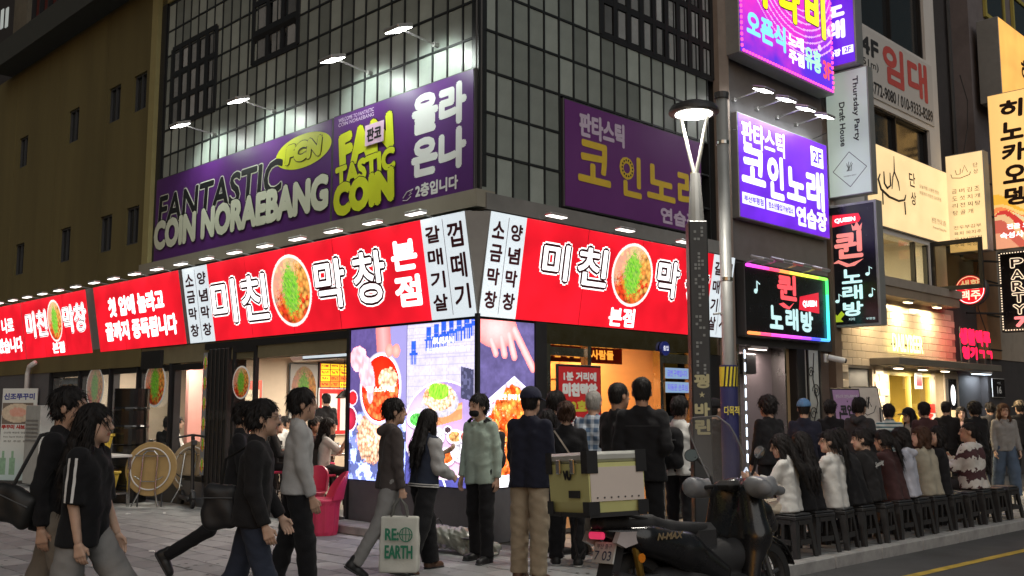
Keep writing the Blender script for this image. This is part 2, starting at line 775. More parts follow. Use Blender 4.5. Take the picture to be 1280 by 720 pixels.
# row of pavers along the kerb
edge = MB()
for i in range(-30, 60):
    edge.box(i * .3 + .003, i * .3 + .297, .17, .42, -.011, rnd.uniform(-.003, .002))
edge.build('kerb_side_pavers', M_pav[1], sidewalk, frame=Matrix.Translation((K0[0], K0[1], 0)) @ Matrix.Rotation(KROT, 4, 'Z'), kind='stuff')
# old gum and oil spots trodden into the pavers
gum = MB()
for k in range(420):
    px_, py_ = rnd.uniform(-20, 1300), rnd.uniform(620, 740)
    gx_, gy_ = ground(px_, py_)
    if (gx_ - K0[0]) * KN[0] + (gy_ - K0[1]) * KN[1] < .2:
        continue
    r_ = rnd.uniform(.01, .028)
    gum.add([(gx_ + r_ * rnd.uniform(.7, 1.2) * math.cos(a * math.pi / 4), gy_ + r_ * rnd.uniform(.7, 1.2) * math.sin(a * math.pi / 4), .0045) for a in range(8)], [tuple(range(8))])
gum.build('gum_spots', pm('gum_dark', (.09, .085, .08), .9), sidewalk, kind='stuff')
# yellow line
g1, g2 = np.array(ground(1280, 688, -.126)), np.array(ground(1147, 718, -.126))
yd = (g1 - g2) / np.linalg.norm(g1 - g2)
yn = np.array([-yd[1], yd[0]])
a, b_ = g2 - yd * 30, g1 + yd * 40
yl = MB()
for k in range(70):
    p, q = a + (b_ - a) * k / 70, a + (b_ - a) * (k + 1) / 70
    w0 = .055
    yl.add([(*(p - yn * w0), -.126), (*(q - yn * w0), -.126), (*(q + yn * w0), -.126), (*(p + yn * w0), -.126)], [(0, 1, 2, 3)])
yl.build('yellow_line', M_yel, road)


# ------------------------------------------------------------------ corner building
def holed(mb, x0, x1, z0, z1, holes, y0, y1):
    """a wall slab with rectangular openings"""
    xs = sorted({x0, x1} | {h[0] for h in holes} | {h[1] for h in holes})
    zs = sorted({z0, z1} | {h[2] for h in holes} | {h[3] for h in holes})
    xs = [x for x in xs if x0 <= x <= x1]
    zs = [z for z in zs if z0 <= z <= z1]
    for i in range(len(xs) - 1):
        for k in range(len(zs) - 1):
            cx, cz = (xs[i] + xs[i + 1]) / 2, (zs[k] + zs[k + 1]) / 2
            if any(h[0] < cx < h[1] and h[2] < cz < h[3] for h in holes):
                continue
            mb.box(xs[i], xs[i + 1], y0, y1, zs[k], zs[k + 1])
    return mb


M_olive = pm('olive_stucco', (.155, .13, .05), .9, var=.22, scale=1.6, bump=.35, bscale=90, stretch=(1, 1, .12), dirt=.45)
M_trim = pm('yellow_olive_trim', (.34, .30, .13), .6, var=.1)
M_ledge = pm('ledge_metal', (.32, .30, .24), .55, var=.12, scale=3, stretch=(1, 1, .3), dirt=.3)
M_ledge2 = pm('grey_ledge', (.24, .235, .225), .6, var=.12, dirt=.3)
M_black = pm('black_frame', (.018, .018, .02), .45, var=.2)
M_dark = pm('dark_grey_metal', (.06, .062, .066), .5, var=.15)
M_pane = pm('curtain_glass', (.30, .335, .305), .38, var=.3, scale=1.6, spec=.6, each=.38, dirt=.3)
M_mull = pm('mullion', (.022, .024, .025), .4, var=.1)
M_wdark = pm('dark_window_glass', (.02, .022, .024), .12, var=.2)
M_plinth = pm('plinth_stone', (.13, .13, .14), .6, var=.15, dirt=.25)
M_corn = pm('cornice_dark', (.05, .055, .05), .8, var=.2)
M_upw = pm('upper_wall', (.16, .145, .11), .9, var=.2, dirt=.3)
M_redc = pm('dark_red_curtain', (.10, .016, .014), .8, var=.4, scale=8, stretch=(6, 6, .3))
M_clear = glass('clear_glass', (.93, .95, .95))
M_steel = pm('brushed_steel', (.55, .55, .53), .22, 1., var=.1, scale=3)
M_white = pm('white_paint', (.75, .75, .73), .5, var=.06)
M_paper = pm('paper_white', (.8, .8, .78), .8, var=.04)

bld = thing('corner_building', 'olive and dark glass corner building with a restaurant on its ground floor', 'building', Matrix.Translation((C0[0], C0[1], 0)))
# left plain wall with small windows
wins = []
for (px, py) in ((29, 190), (92, 157), (143, 130), (175, 115)):
    s, z = wpx('L', px, py)
    wins.append((s, z))
for (px, py) in ((24, 324), (81, 306), (132, 292), (165, 282)):
    s, z = wpx('L', px, py)
    wins.append((s, z))
holes = [(-s - .27, -s + .27, z - .36, z + .36) for s, z in wins]
holed(MB(), -26, -8.86, 2.3, 9.5, holes, .0, .3).build('left_wall', M_olive, bld, FL)
for s, z in wins:
    w = MB().box(-s - .27, -s + .27, .075, .1, z - .36, z + .36).build('window', M_wdark, bld, FL)
    fr_ = MB()
    for (x0, x1, z0, z1) in ((-.27, -.235, -.36, .36), (.235, .27, -.36, .36), (-.235, .235, -.36, -.325), (-.235, .235, .325, .36), (-.016, .016, -.325, .325)):
        fr_.box(-s + x0, -s + x1, .035, .073, z + z0, z + z1)
    fr_.build('window_frame', M_dark, w, FL)
# panel joints in the stucco: thin shadow grooves cannot be cut, so raised joint beads
for s in (10.9, 13.4, 16.0):
    MB().box(-s - .01, -s + .01, -.006, 0, 4.0, 9.4).build('joint_bead', M_olive, bld, FL)
# cornice and upper storey
MB().box(-16.5, -5, -.5, .3, 9.5, 10.06).build('cornice', M_corn, bld, FL)
uph = [(-15.6, -13.5, 10.3, 12.2), (-12.6, -10.6, 10.3, 12.2), (-9.6, -7.6, 10.3, 12.2)]
holed(MB(), -16.5, -5, 10.06, 14.5, uph, -.05, .3).build('upper_wall', M_upw, bld, FL)
for h in uph:
    w = MB().box(h[0], h[1], .15, .18, h[2], h[3]).build('upper_window', M_redc, bld, FL)
    f = MB()
    for k in range(5):
        xx = h[0] + (h[1] - h[0]) * k / 4
        f.box(xx - .03, xx + .03, .05, .145, h[2], h[3])
    f.build('window_bars', M_black, w, FL)
# frame of the curtain wall on the left
MB().box(-8.85, -8.62, -.06, .3, 4.05, 9.4).build('frame_post', M_trim, bld, FL)
MB().box(-8.615, -8.42, .02, .3, 4.1, 9.4).build('frame_recess', M_black, bld, FL)
MB().box(-8.85, .0, .02, .4, 8.95, 9.5).build('frame_head', M_trim, bld, FL)
# backing walls behind the panels (solid body)
bk = MB()
bk.box(-8.6, -.2, .2, .5, 2.7, 14)
bk.build('left_backing', M_black, bld, FL)
MB().box(.2, 5.1, .2, .5, 2.7, 14).build('right_backing', M_black, bld, FR)


# curtain-wall panels, one object each
def panel_mesh(w, h):
    key = ('pm', round(w, 3), round(h, 3))
    if key not in _TXT:
        mb = MB().box(-w / 2, w / 2, 0, .03, -h / 2, h / 2, bev=.004)
        me = bpy.data.meshes.new('glass_panel')
        me.from_pydata(mb.v, [], mb.f)
        me.materials.append(M_pane)
        _TXT[key] = me
    return _TXT[key]


PT = .287
bi = Matrix.Translation((-C0[0], -C0[1], 0))


def curtain(w, fr, ncol, zs, skip, sgn):
    mu = MB()
    for i in range(ncol + 1):
        x = sgn * (.05 + i * PT)
        mu.box(x - .011, x + .011, .032, .17, zs[0], zs[-1])
    mu.build('mullion_set' if 0 else 'vertical_mullions', M_mull, bld, fr, kind='stuff')
    for z in zs:
        a = sgn * .05
        b = sgn * (.05 + ncol * PT)
        MB().box(min(a, b), max(a, b), .035, .165, z - .014, z + .014).build('transom', M_mull, bld, fr)
    for i in range(ncol):
        for k in range(len(zs) - 1):
            cx = .05 + (i + .5) * PT
            cz = (zs[k] + zs[k + 1]) / 2
            if skip(cx, cz):
                continue
            me = panel_mesh(PT - .03, zs[k + 1] - zs[k] - .034)
            L_ = bi @ fr @ Matrix.Translation((sgn * cx, .045 + rnd.uniform(-.002, .002), cz)) @ Matrix.Rotation(rnd.uniform(-.006, .006), 4, 'X') @ Matrix.Rotation(rnd.uniform(-.006, .006), 4, 'Z')
            link('glass_panel', me, None, bld, local=L_)


LW = [(6.55, 8.15, 6.5, 8.0), (4.05, 5.35, 7.0, 8.5)]
RW = [(2.35, 5.1, 6.7, 9.0)]
zl = [4.2, 4.67, 5.13, 5.6, 6.06, 6.53, 6.99, 7.46, 7.92, 8.39, 8.9]
zr = [4.09, 4.61, 5.13, 5.65, 6.17, 6.69, 7.21, 7.73, 8.25, 8.77]


def skL(s, z):
    if s > .32 and z < 5.4:
        return True
    return any(a < s < b and c < z < d for a, b, c, d in LW)


def skR(s, z):
    if s > 1.6 and z < 5.5:
        return True
    return any(a < s < b and c < z < d for a, b, c, d in RW)


curtain('L', FL, 29, zl, skL, -1)
curtain('R', FR, 17, zr, skR, 1)
MB().box(-.04, .04, -.0, .16, 4.15, 9.4).build('corner_post', M_mull, bld, Matrix.Translation((C0[0], C0[1] + .07, 0)))

M_strip = pm('pale_window_panes', (.30, .31, .31), .25, var=.35, scale=2., each=.6)


def lattice(fr, x0, x1, z0, z1, nc, nr, name='lattice_window', open_=False):
    w = MB().box(x0, x1, .1, .13, z0, z1).build(name, M_wdark, bld, fr)
    fb = MB()
    for k in range(nc + 1):
        x = x0 + (x1 - x0) * k / nc
        fb.box(x - .045, x + .045, .025, .06, z0, z1)
    for k in range(nr + 1):
        z = z0 + (z1 - z0) * k / nr
        fb.box(x0, x1, .028, .058, z - .045, z + .045)
    fb.build('window_bars', M_black, w, fr)
    for i in range(nc):
        for k in range(nr):
            xa = x0 + (x1 - x0) * (i + .28) / nc
            xb = x0 + (x1 - x0) * (i + .78) / nc
            za = z0 + (z1 - z0) * (k + .12) / nr
            zb = z0 + (z1 - z0) * (k + .88) / nr
            MB().box(xa, xb, .042, .06, za, zb).build('pane', M_strip, w, fr)


lattice(FL, -8.15, -6.55, 6.55, 8.0, 5, 3)
lattice(FL, -5.35, -4.05, 7.02, 8.5, 3, 3)
lattice(FR, 2.36, 5.08, 6.71, 8.77, 9, 4)
# sash of the middle window pushed open at the bottom
SHM = FL @ Matrix.Translation((-4.7, .02, 7.46)) @ Matrix.Rotation(R(24), 4, 'X')
so_ = MB()
for (x0, x1, z0, z1) in ((-.62, -.54, -.75, 0), (.54, .62, -.75, 0), (-.54, .54, -.75, -.67), (-.54, .54, -.08, 0)):
    so_.box(x0, x1, -.02, .02, z0, z1)
so_ = so_.build('open_sash', M_black, bld, SHM)
MB().box(-.54, .54, -.006, .006, -.67, -.08).build('pane', M_strip, so_, SHM)

# ledge above the red signs
MB().box(-8.9, .06, -.08, .22, 3.92, 4.13).build('ledge', M_ledge, bld, FL)
MB().box(.062, 5.2, -.08, .22, 3.9, 4.1).build('ledge', M_ledge2, bld, FR)
MB().box(-26, -.1, .05, .35, 2.62, 3.9).build('sign_backing', M_black, bld, FL)
MB().box(.1, 5.2, .05, .35, 2.62, 3.9).build('sign_backing', M_black, bld, FR)

# ---------------- ground floor, left facade
M_lint = pm('olive_lintel', (.22, .20, .12), .8, var=.15, dirt=.3)
MB().box(-26, -2.52, .03, .3, 2.32, 2.618).build('lintel', M_lint, bld, FL)
MB().box(-26, -6.5, .04, .34, 0, .38).build('sill_wall', M_plinth, bld, FL)
MB().box(-6.5, -2.52, -.05, .5, 0, .14).build('door_step', M_plinth, bld, FL)
MB().box(-26, -13.1, .02, .3, .38, 2.32).build('end_wall', M_plinth, bld, FL)
for (s0, s1) in ((13.07, 11.6), (11.57, 10.16), (10.13, 8.98), (8.95, 7.72), (7.69, 6.46)):
    is_open = (s0, s1) in ((10.13, 8.98), (7.69, 6.46))
    w = MB()
    for (x0, x1, z0, z1) in ((-s0, -s0 + .09, .38, 2.3), (-s1 - .09, -s1, .38, 2.3), (-s0 + .09, -s1 - .09, 2.2, 2.3), (-s0 + .09, -s1 - .09, .38, .46)):
        w.box(x0, x1, .05, .17, z0, z1)
    wo = w.build('shop_window', M_black, bld, FL)
    if not is_open:
        MB().box(-s0 + .09, -s1 - .09, .1, .11, .46, 2.2).build('pane', M_clear, wo, FL)
for s in (13.085, 11.585, 10.145, 8.965, 7.705, 6.45):
    MB().box(-s - .012, -s + .012, -.0, .2, .38, 2.32).build('window_post', M_black, bld, FL)
MB().box(-8.75, -8.0, -.03, .029, 2.25, 2.56).build('vent_box', M_black, bld, FL)
# folded glass doors: black stiles stacked side by side
for k in range(5):
    x = -6.30 + k * .13
    d = MB().box(x, x + .09, -.03, .3, .16, 2.5, bev=.008).build('folded_door', M_black, bld, FL)
    MB().box(x + .03, x + .06, -.05, -.032, 1.38, 1.52).build('handle', M_steel, d, FL)
fd = MB()
for (x0, x1, z0, z1) in ((-5.6, -5.53, .16, 2.5), (-4.98, -4.91, .16, 2.5), (-5.53, -4.98, 2.42, 2.5), (-5.53, -4.98, .16, .28)):
    fd.box(x0, x1, .0, .06, z0, z1)
fdo = fd.build('glass_door', M_black, bld, FL)
MB().box(-5.53, -4.98, .025, .035, .28, 2.42).build('pane', M_clear, fdo, FL)
MB().box(-6.5, -2.52, .0, .05, 2.5, 2.6).build('door_track', M_black, bld, FL)

# ---------------- the restaurant room behind the left facade
M_ifloor = pm('interior_floor', (.20, .17, .14), .4, var=.15)
M_beige = pm('interior_beige', (.68, .56, .43), .8, var=.06)
M_pink = pm('interior_pink', (.62, .30, .26), .8, var=.06)
M_ceil = pm('interior_ceiling', (.05, .05, .055), .7, var=.2)
MB().box(-13.2, -2.5, .5, 6.2, .0, .13).build('room_floor', M_ifloor, bld, FL)
MB().box(-13.2, -2.5, .36, 6.3, 2.66, 2.76).build('room_ceiling', M_ceil, bld, FL)
MB().box(-13.2, -2.5, 6.2, 6.35, .13, 2.66).build('room_back_wall', M_beige, bld, FL)
MB().box(-13.3, -13.2, .36, 6.2, .0, 2.66).build('room_end_wall', M_beige, bld, FL)
MB().box(-2.6, -2.5, .36, 6.2, .13, 2.66).build('room_side_wall', M_pink, bld, FL)
MB().box(-10.05, -9.91, 2.4, 6.2, .13, 2.66).build('partition', M_beige, bld, FL)
MB().box(-10.04, -9.92, 1.5, 2.39, .13, 2.66).build('partition', M_pink, bld, FL)
duct = MB()
duct.tube([(-6.0, 1.4, 2.44), (-2.8, 1.4, 2.44)], .11, 12)
duct.build('ceiling_duct', pm('galvanised', (.5, .5, .5), .3, .9), bld, FL, smooth=True)

# ---------------- corner: plinth and the body of the LED walls
MB().box(-2.5, -.03, .02, .35, 0, .62).build('screen_plinth', M_plinth, bld, FL)
MB().box(.03, .96, .02, .35, 0, .62).build('screen_plinth', M_plinth, bld, FR)
MB().box(-2.5, -.35, .05, .35, .62, 2.62).build('screen_body', M_black, bld, FL)
MB().box(.06, .96, .05, .35, .62, 2.62).build('screen_body', M_black, bld, FR)
MB().box(-.022, .022, -.022, .03, .0, 2.66).build('corner_strip', M_black, bld, Matrix.Translation((C0[0], C0[1], 0)) @ Matrix.Rotation(R(45), 4, 'Z'))
MB().box(.962, 1.16, -.02, .3, 0, 2.62).build('pillar', M_black, bld, FR)
MB().box(-2.56, -2.502, -.02, .3, 0, 2.62).build('pillar', M_black, bld, FL)

# ---------------- right facade ground floor: restaurant entrance
M_orange = pm('entrance_wood', (.62, .33, .14), .5, var=.1, scale=2, stretch=(1, 1, 4))
M_jamb = pm('steel_jamb', (.6, .6, .58), .25, 1.)
MB().box(1.16, 5.05, .02, .12, 2.36, 2.618).build('transom_panel', pm('mirror_steel', (.5, .47, .43), .18, 1., var=.2), bld, FR)
for s in (1.18, 1.96, 3.52, 4.28):
    MB().box(s, s + .07, .0, .12, .0, 2.36).build('door_post', M_jamb, bld, FR)
MB().box(1.25, 1.96, .03, .09, 2.22, 2.33).build('door_head', M_jamb, bld, FR)
MB().box(3.59, 4.28, .03, .09, 2.2, 2.33).build('door_head', M_jamb, bld, FR)
dl = MB().box(1.25, 1.96, .05, .062, .06, 2.22).build('glass_door', M_clear, bld, FR)
dr = MB().box(3.59, 4.28, .05, .062, .06, 2.2).build('glass_door', M_clear, bld, FR)
hb = MB().tube([(3.68, -.0, .95), (3.68, -.0, 1.35)], .014, 8)
hb.build('handle', M_black, dr, FR)
MB().box(4.36, 5.1, .03, .3, 0, 2.36).build('dark_wall', M_black, bld, FR)
MB().box(1.0, 5.1, .13, 2.45, .0, .05).build('entrance_floor', M_ifloor, bld, FR)
MB().box(1.0, 5.1, 2.3, 2.45, .05, 2.7).build('entrance_back_wall', M_orange, bld, FR)
MB().box(1.0, 1.1, .36, 2.3, .05, 2.7).build('entrance_side_wall', M_orange, bld, FR)
MB().box(3.95, 4.05, .3, 2.3, .05, 2.7).build('entrance_side_wall', M_orange, bld, FR)
MB().box(1.0, 5.1, .36, 2.45, 2.66, 2.76).build('entrance_ceiling', M_orange, bld, FR)
for x in (1.9, 2.7, 3.5):
    MB().box(x - .006, x + .006, 2.285, 2.299, .05, 2.66).build('wall_joint', M_black, bld, FR)
MB().box(1.1, 3.95, 2.286, 2.299, 2.02, 2.03).build('wall_joint', M_black, bld, FR)


# ------------------------------------------------------------------ annex with the singing-room entrance
M_corr = pm('corrugated_grey', (.20, .20, .21), .5, .3, var=.1, dirt=.2)
M_tan = pm('tan_pilaster', (.30, .24, .20), .7, var=.15, dirt=.3)
anx = thing('annex_building', 'narrow grey annex clad in corrugated sheet with karaoke entrance below', 'building', wall_frame('R', 5.15))
F5 = FR
cl = MB()
n = 90
for k in range(n):
    xa, xb = 5.4 + (8.6 - 5.4) * k / n, 5.4 + (8.6 - 5.4) * (k + 1) / n
    xm = (xa + xb) / 2
    cl.add([(xa, .05, 3.9), (xm, .018, 3.9), (xb, .05, 3.9), (xa, .05, 12), (xm, .018, 12), (xb, .05, 12)], [(0, 1, 4, 3), (1, 2, 5, 4)])
cl.build('corrugated_cladding', M_corr, anx, F5)
MB().box(5.16, 8.62, .06, 5, 3.85, 12).build('wall', M_dark, anx, F5)
MB().box(5.12, 5.4, -.06, .055, 0, 12).build('pilaster', M_tan, anx, F5)
MB().box(8.6, 8.85, -.06, .6, 0, 5.0).build('pilaster', pm('brown_pilaster', (.16, .11, .08), .7, dirt=.3), anx, F5)
MB().box(5.4, 8.6, .0, .3, 2.55, 3.84).build('sign_wall', M_dark, anx, F5)
M_qw = pm('plum_grey_wall', (.20, .165, .175), .7, var=.1)
MB().box(5.95, 6.95, .25, .4, .0, 2.55).build('entrance_wall', M_qw, anx, F5)
MB().box(5.4, 5.95, .3, .45, .0, 2.55).build('entrance_wall', pm('peach_wall', (.52, .36, .28), .7, var=.1), anx, F5)
for (x, w) in ((5.52, .05), (6.95, .05)):
    MB().box(x, x + w, -.0, .3, 0, 2.55).build('door_post', M_jamb, anx, F5)
MB().box(7.0, 7.3, .12, .3, 0, 2.55).build('side_panel', pm('ochre_panel', (.42, .29, .15), .6, var=.12), anx, F5)
MB().box(7.3, 7.56, -.03, .3, 0, 2.55).build('dark_post', M_black, anx, F5)
MB().box(7.56, 8.6, .08, .3, 0, 2.55).build('lower_wall', pm('mid_brown_wall', (.15, .11, .09), .7, dirt=.3), anx, F5)
spk = MB().box(5.85, 6.15, .05, .25, 2.1, 2.42, bev=.01).build('speaker', M_black, anx, F5)
MB().box(5.4, 8.6, .3, 3, 0, .03).build('entrance_floor', M_ifloor, anx, F5)

# ------------------------------------------------------------------ white building
M_wht = pm('white_render', (.72, .70, .68), .8, var=.08, scale=2, dirt=.25, stretch=(1, 1, .4))
M_tile = pm('cream_tile', (.70, .60, .46), .25, var=.08, scale=3)
M_grout = pm('grout', (.34, .29, .22), .9)
wb = thing('white_building', 'white rendered building with wide dark windows and tiled beer shop', 'building', wall_frame('R', 9.0))
wh = [(10.2, 13.4, 9.12, 10.75), (10.2, 13.4, 6.0, 7.55), (10.4, 13.05, 4.06, 4.98)]
holed(MB(), 8.86, 13.95, 4.04, 14, wh, .0, .3).build('front_wall', M_wht, wb, FR)
MB().box(8.87, 9.0, .3, 5, 4.05, 14).build('side_wall', M_wht, wb, FR)
MB().box(13.8, 13.94, .31, 6, 2.4, 14).build('side_wall', M_wht, wb, FR)
for h in wh[:2]:
    w = MB().box(h[0], h[1], .14, .16, h[2], h[3]).build('window', M_wdark, wb, FR)
    f = MB()
    for x in (h[0], (h[0] + h[1]) / 2, h[1] - .05):
        f.box(x, x + .05, .06, .138, h[2], h[3])
    for z in (h[2], h[3] - .05):
        f.box(h[0] + .05, h[1] - .05, .07, .137, z, z + .05)
    f.build('window_frame', M_black, w, FR)
# lit window above the beer shop
h = wh[2]
f = MB()
for x in (h[0], 12.35, h[1] - .07):
    f.box(x, x + .07, .03, .12, h[2], h[3])
f.box(h[0] + .07, h[1] - .07, .035, .115, h[2], h[2] + .05)
wf = f.build('window_frame', M_black, wb, FR)
MB().box(h[0], h[1], .07, .08, h[2], h[3]).build('pane', M_clear, wf, FR)
MB().box(9.0, 13.8, 3.0, 3.1, 4.0, 5.4).build('upper_room_wall', pm('warm_room_wall', (.62, .50, .28), .8), wb, FR)
MB().box(9.0, 13.8, .31, 3.0, 5.25, 5.35).build('upper_room_ceiling', pm('room_cream', (.6, .5, .36), .8), wb, FR)
MB().box(9.0, 13.8, -.35, 3.1, 3.86, 4.03).build('floor_slab', pm('slab_soffit', (.34, .30, .26), .7, dirt=.3), wb, FR)
MB().box(9.0, 13.7, -.32, 3.1, 3.68, 3.855).build('soffit', pm('soffit_brown', (.30, .24, .18), .7, dirt=.3), wb, FR)
# casement swung out
cs = MB()
for (y0, y1, z0, z1) in ((-1.05, -.97, 4.0, 5.05), (-.08, .0, 4.0, 5.05), (-.97, -.08, 4.0, 4.09), (-.97, -.08, 4.96, 5.05)):
    cs.box(13.1, 13.16, y0, y1, z0, z1)
cso = cs.build('open_casement', M_black, wb, FR)
MB().box(13.125, 13.135, -.97, -.08, 4.09, 4.96).build('pane', glass('tinted_glass', (.75, .7, .55)), cso, FR)
# tiled shop wall, one tile each
bw = [(10.9, 12.95, .0, 2.3), (13.15, 13.55, 0, 2.3), (9.3, 10.25, 0, 2.3)]
MB().box(8.86, 14.3, .05, .3, 2.3, 3.68).build('tile_backing', M_grout, wb, FR)
for (xa, xb) in ((8.86, 9.3), (10.25, 10.9), (12.95, 13.15), (13.55, 14.3)):
    MB().box(xa, xb, .055, .3, 0, 2.3).build('shop_pier', M_grout, wb, FR)
TW, TH = .36, .137
tme = []
for i in range(3):
    mb = MB().box(0, TW - .008, 0, .02, 0, TH - .008, bev=.004)
    me = bpy.data.meshes.new('wall_tile')
    me.from_pydata(mb.v, [], mb.f)
    me.materials.append(M_tile)
    tme.append(me)
wbi = ROOTM[wb.name].inverted()
cnt = 0
for k in range(27):
    for i in range(16):
        x, z = 8.9 + i * TW + (TW / 2 if k % 2 else 0), .02 + k * TH
        if x + TW > 14.32 or x < 8.8 or z + TH > 3.69:
            continue
        if z + TH < 2.35 and (any(a - TW < x < b for a, b, _, _ in bw) or z < .9):
            continue
        L_ = wbi @ FR @ Matrix.Translation((x, .034 + rnd.uniform(-.0015, .0015), z))
        link('wall_tile', tme[cnt % 3], None, wb, local=L_)
        cnt += 1
# shop front: door and warm room
M_olg = pm('olive_gold_wall', (.50, .42, .16), .7, var=.1)
MB().box(9.0, 13.7, 1.9, 2.0, .0, 3.6).build('shop_room_wall', M_olg, wb, FR)
MB().box(9.0, 13.7, .3, 2.0, 2.45, 2.5).build('shop_room_ceiling', M_beige, wb, FR)
MB().box(13.55, 13.7, .31, 1.9, 0, 2.45).build('shop_room_side_wall', M_olg, wb, FR)
MB().box(9.0, 13.7, .3, 1.9, .0, .02).build('shop_room_floor', M_ifloor, wb, FR)
f = MB()
for (x0, x1, z0, z1) in ((10.9, 10.98, 0, 2.3), (12.87, 12.95, 0, 2.3), (11.9, 11.96, 0, 2.2), (10.98, 12.87, 2.2, 2.3)):
    f.box(x0, x1, .06, .16, z0, z1)
so = f.build('shop_front_frame', M_olg, wb, FR)
MB().box(10.98, 12.87, .1, .11, 0.05, 2.2).build('pane', glass('amber_glass', (.95, .9, .7)), so, FR)
MB().box(10.1, 15.3, -.55, .03, 2.36, 2.5, bev=.01).build('awning', pm('awning_grey', (.16, .145, .12), .6, dirt=.3), wb, FR)
MB().box(9.3, 10.25, .12, .2, 0, 2.3).build('shutter_panel', M_dark, wb, FR)
MB().box(13.56, 14.3, .02, .054, .9, 2.3).build('grey_panel', pm('beige_panel', (.5, .43, .35), .7), wb, FR)

# ------------------------------------------------------------------ the dark house beyond
M_dkw = pm('charcoal_wall', (.055, .05, .052), .8, var=.2, dirt=.3)
M_brn = pm('brown_cladding', (.34, .19, .10), .6, var=.12, dirt=.3)
M_brnt = pm('brown_cladding_dull', (.24, .15, .11), .6, var=.12, dirt=.3)
dk = thing('charcoal_building', 'charcoal building with brown cladding strip beside the white building', 'building', wall_frame('R', 14.3))
MB().box(13.95, 16.1, .5, 6, 0, 14).build('recessed_wall', M_dkw, dk, FR)
MB().box(14.31, 16.05, .2, .49, 0, 5.0).build('lower_wall', M_dkw, dk, FR)
MB().box(16.1, 16.9, -.02, 6, 2.7, 7.4).build('cladding_strip', M_brn, dk, FR)
for k in range(6):
    MB().box(16.09, 16.91, -.035, -.021, 2.9 + k * .8, 2.93 + k * .8).build('cladding_joint', M_black, dk, FR)
MB().box(16.1, 24, .02, 6, 7.4, 16).build('upper_wall', pm('mauve_wall', (.19, .165, .17), .85, var=.15, dirt=.3), dk, FR)
MB().box(16.9, 24, .03, 6, 2.7, 7.4).build('front_wall', pm('buff_wall', (.36, .30, .24), .8, var=.1, dirt=.3), dk, FR)
MB().box(16.1, 24, .05, 6, 0, 2.7).build('ground_floor_wall', M_dkw, dk, FR)
for k, (x, z) in enumerate(((17.2, 11.3), (19.2, 11.0), (17.2, 13.5), (19.4, 13.5))):
    w = MB().box(x, x + 1.2, -.03, .015, z, z + 1.3).build('window', M_wdark, dk, FR)
    f = MB()
    for (x0, x1, z0, z1) in ((-.1, 0, -.1, 1.4), (1.2, 1.3, -.1, 1.4), (0, 1.2, -.1, 0), (0, 1.2, 1.3, 1.4)):
        f.box(x + x0, x + x1, -.06, .01, z + z0, z + z1)
    f.build('window_surround', pm('yellow_surround', (.42, .36, .08), .7), w, FR)
# electric box, wires, pipe rack on the recessed wall
br = MB()
for z in (4.9, 4.35, 3.7):
    br.tube([(15.2, .1, z), (16.3, -.6, z)], .025, 6)
br.tube([(16.3, -.6, 3.6), (16.3, -.6, 5.0)], .04, 6)
br.build('bracket_frame', M_black, dk, FR)
pc = MB()
for x in (15.9, 15.98):
    pc.tube([(x, .42, 0), (x, .42, 12)], .03, 6)
pc.build('conduit', M_dark, dk, FR)

# block far behind the left end of the street
lb = thing('far_dark_block', 'dark tower block with two lit windows beyond the olive wall', 'building', wall_frame('L', 26.5, -8))
lw = MB().box(-70, -16.6, 8, 14, 0, 40).build('wall', pm('night_block_wall', (.04, .038, .04), .9), lb, FL)
for (px, py) in ((9, 22), (9, 74), (3, 24), (3, 76)):
    s, z = wpx('L', px, py, -7.99)
    w = MB().box(-s - .16, -s + .16, 7.95, 7.999, z - .5, z + .5).build('window', em('lit_window_white', (.6, .65, .62), .45), lb, FL)
# street wall closing the view on the right
rb = thing('far_street_block', 'dim shop block further up the street', 'building', wall_frame('R', 24.2))
MB().box(24.05, 60, -.1, 6, 0, 15).build('wall', pm('dim_block_wall', (.12, .10, .09), .85, dirt=.3), rb, FR)
for k in range(5):
    w = MB().box(25 + k * 3, 27.2 + k * 3, -.15, -.101, .4, 2.5).build('shop_window', em('far_shop_glow', (1., .72, .42), .8), rb, FR)
    MB().box(24.9 + k * 3, 27.3 + k * 3, -.25, -.1, 2.5, 3.3).build('fascia', pm('far_fascia', (.2, .1, .08), .6), rb, FR)
# ------------------------------------------------------------------ signs
M_red = em('sign_red', (.84, .008, .022), 1.02, base=(.5, .01, .02), uneven=.3)
M_wlit = em('sign_white_lit', (1., .98, .97), 1.7, base=(.8, .8, .8))
M_wpan = em('sign_pale_lit', (.74, .84, .90), .82, base=(.7, .75, .78), uneven=.06)
M_maroon = pm('maroon_print', (.10, .012, .02), .5)
M_case = pm('sign_case', (.33, .34, .34), .45, .3, var=.1, dirt=.2)
M_caseD = pm('sign_case_dark', (.07, .07, .075), .5, .3)
M_purp = pm('purple_vinyl', (.095, .022, .17), .38, var=.1, scale=1.5)
M_crm = pm('cream_vinyl', (.66, .70, .56), .5, var=.05)
M_lime = pm('lime_vinyl', (.62, .68, .02), .5, var=.05)
M_blk = pm('black_vinyl', (.012, .012, .014), .45)
M_wv = pm('white_vinyl', (.78, .80, .80), .5, var=.03)
M_pinkv = pm('pink_vinyl', (.70, .48, .66), .5)
M_goldv = pm('gold_vinyl', (.80, .56, .05), .5)
M_purp2 = pm('purple_vinyl_pale', (.17, .04, .22), .38, var=.1, scale=1.5)
M_lav = pm('lavender_vinyl', (.66, .55, .70), .5)


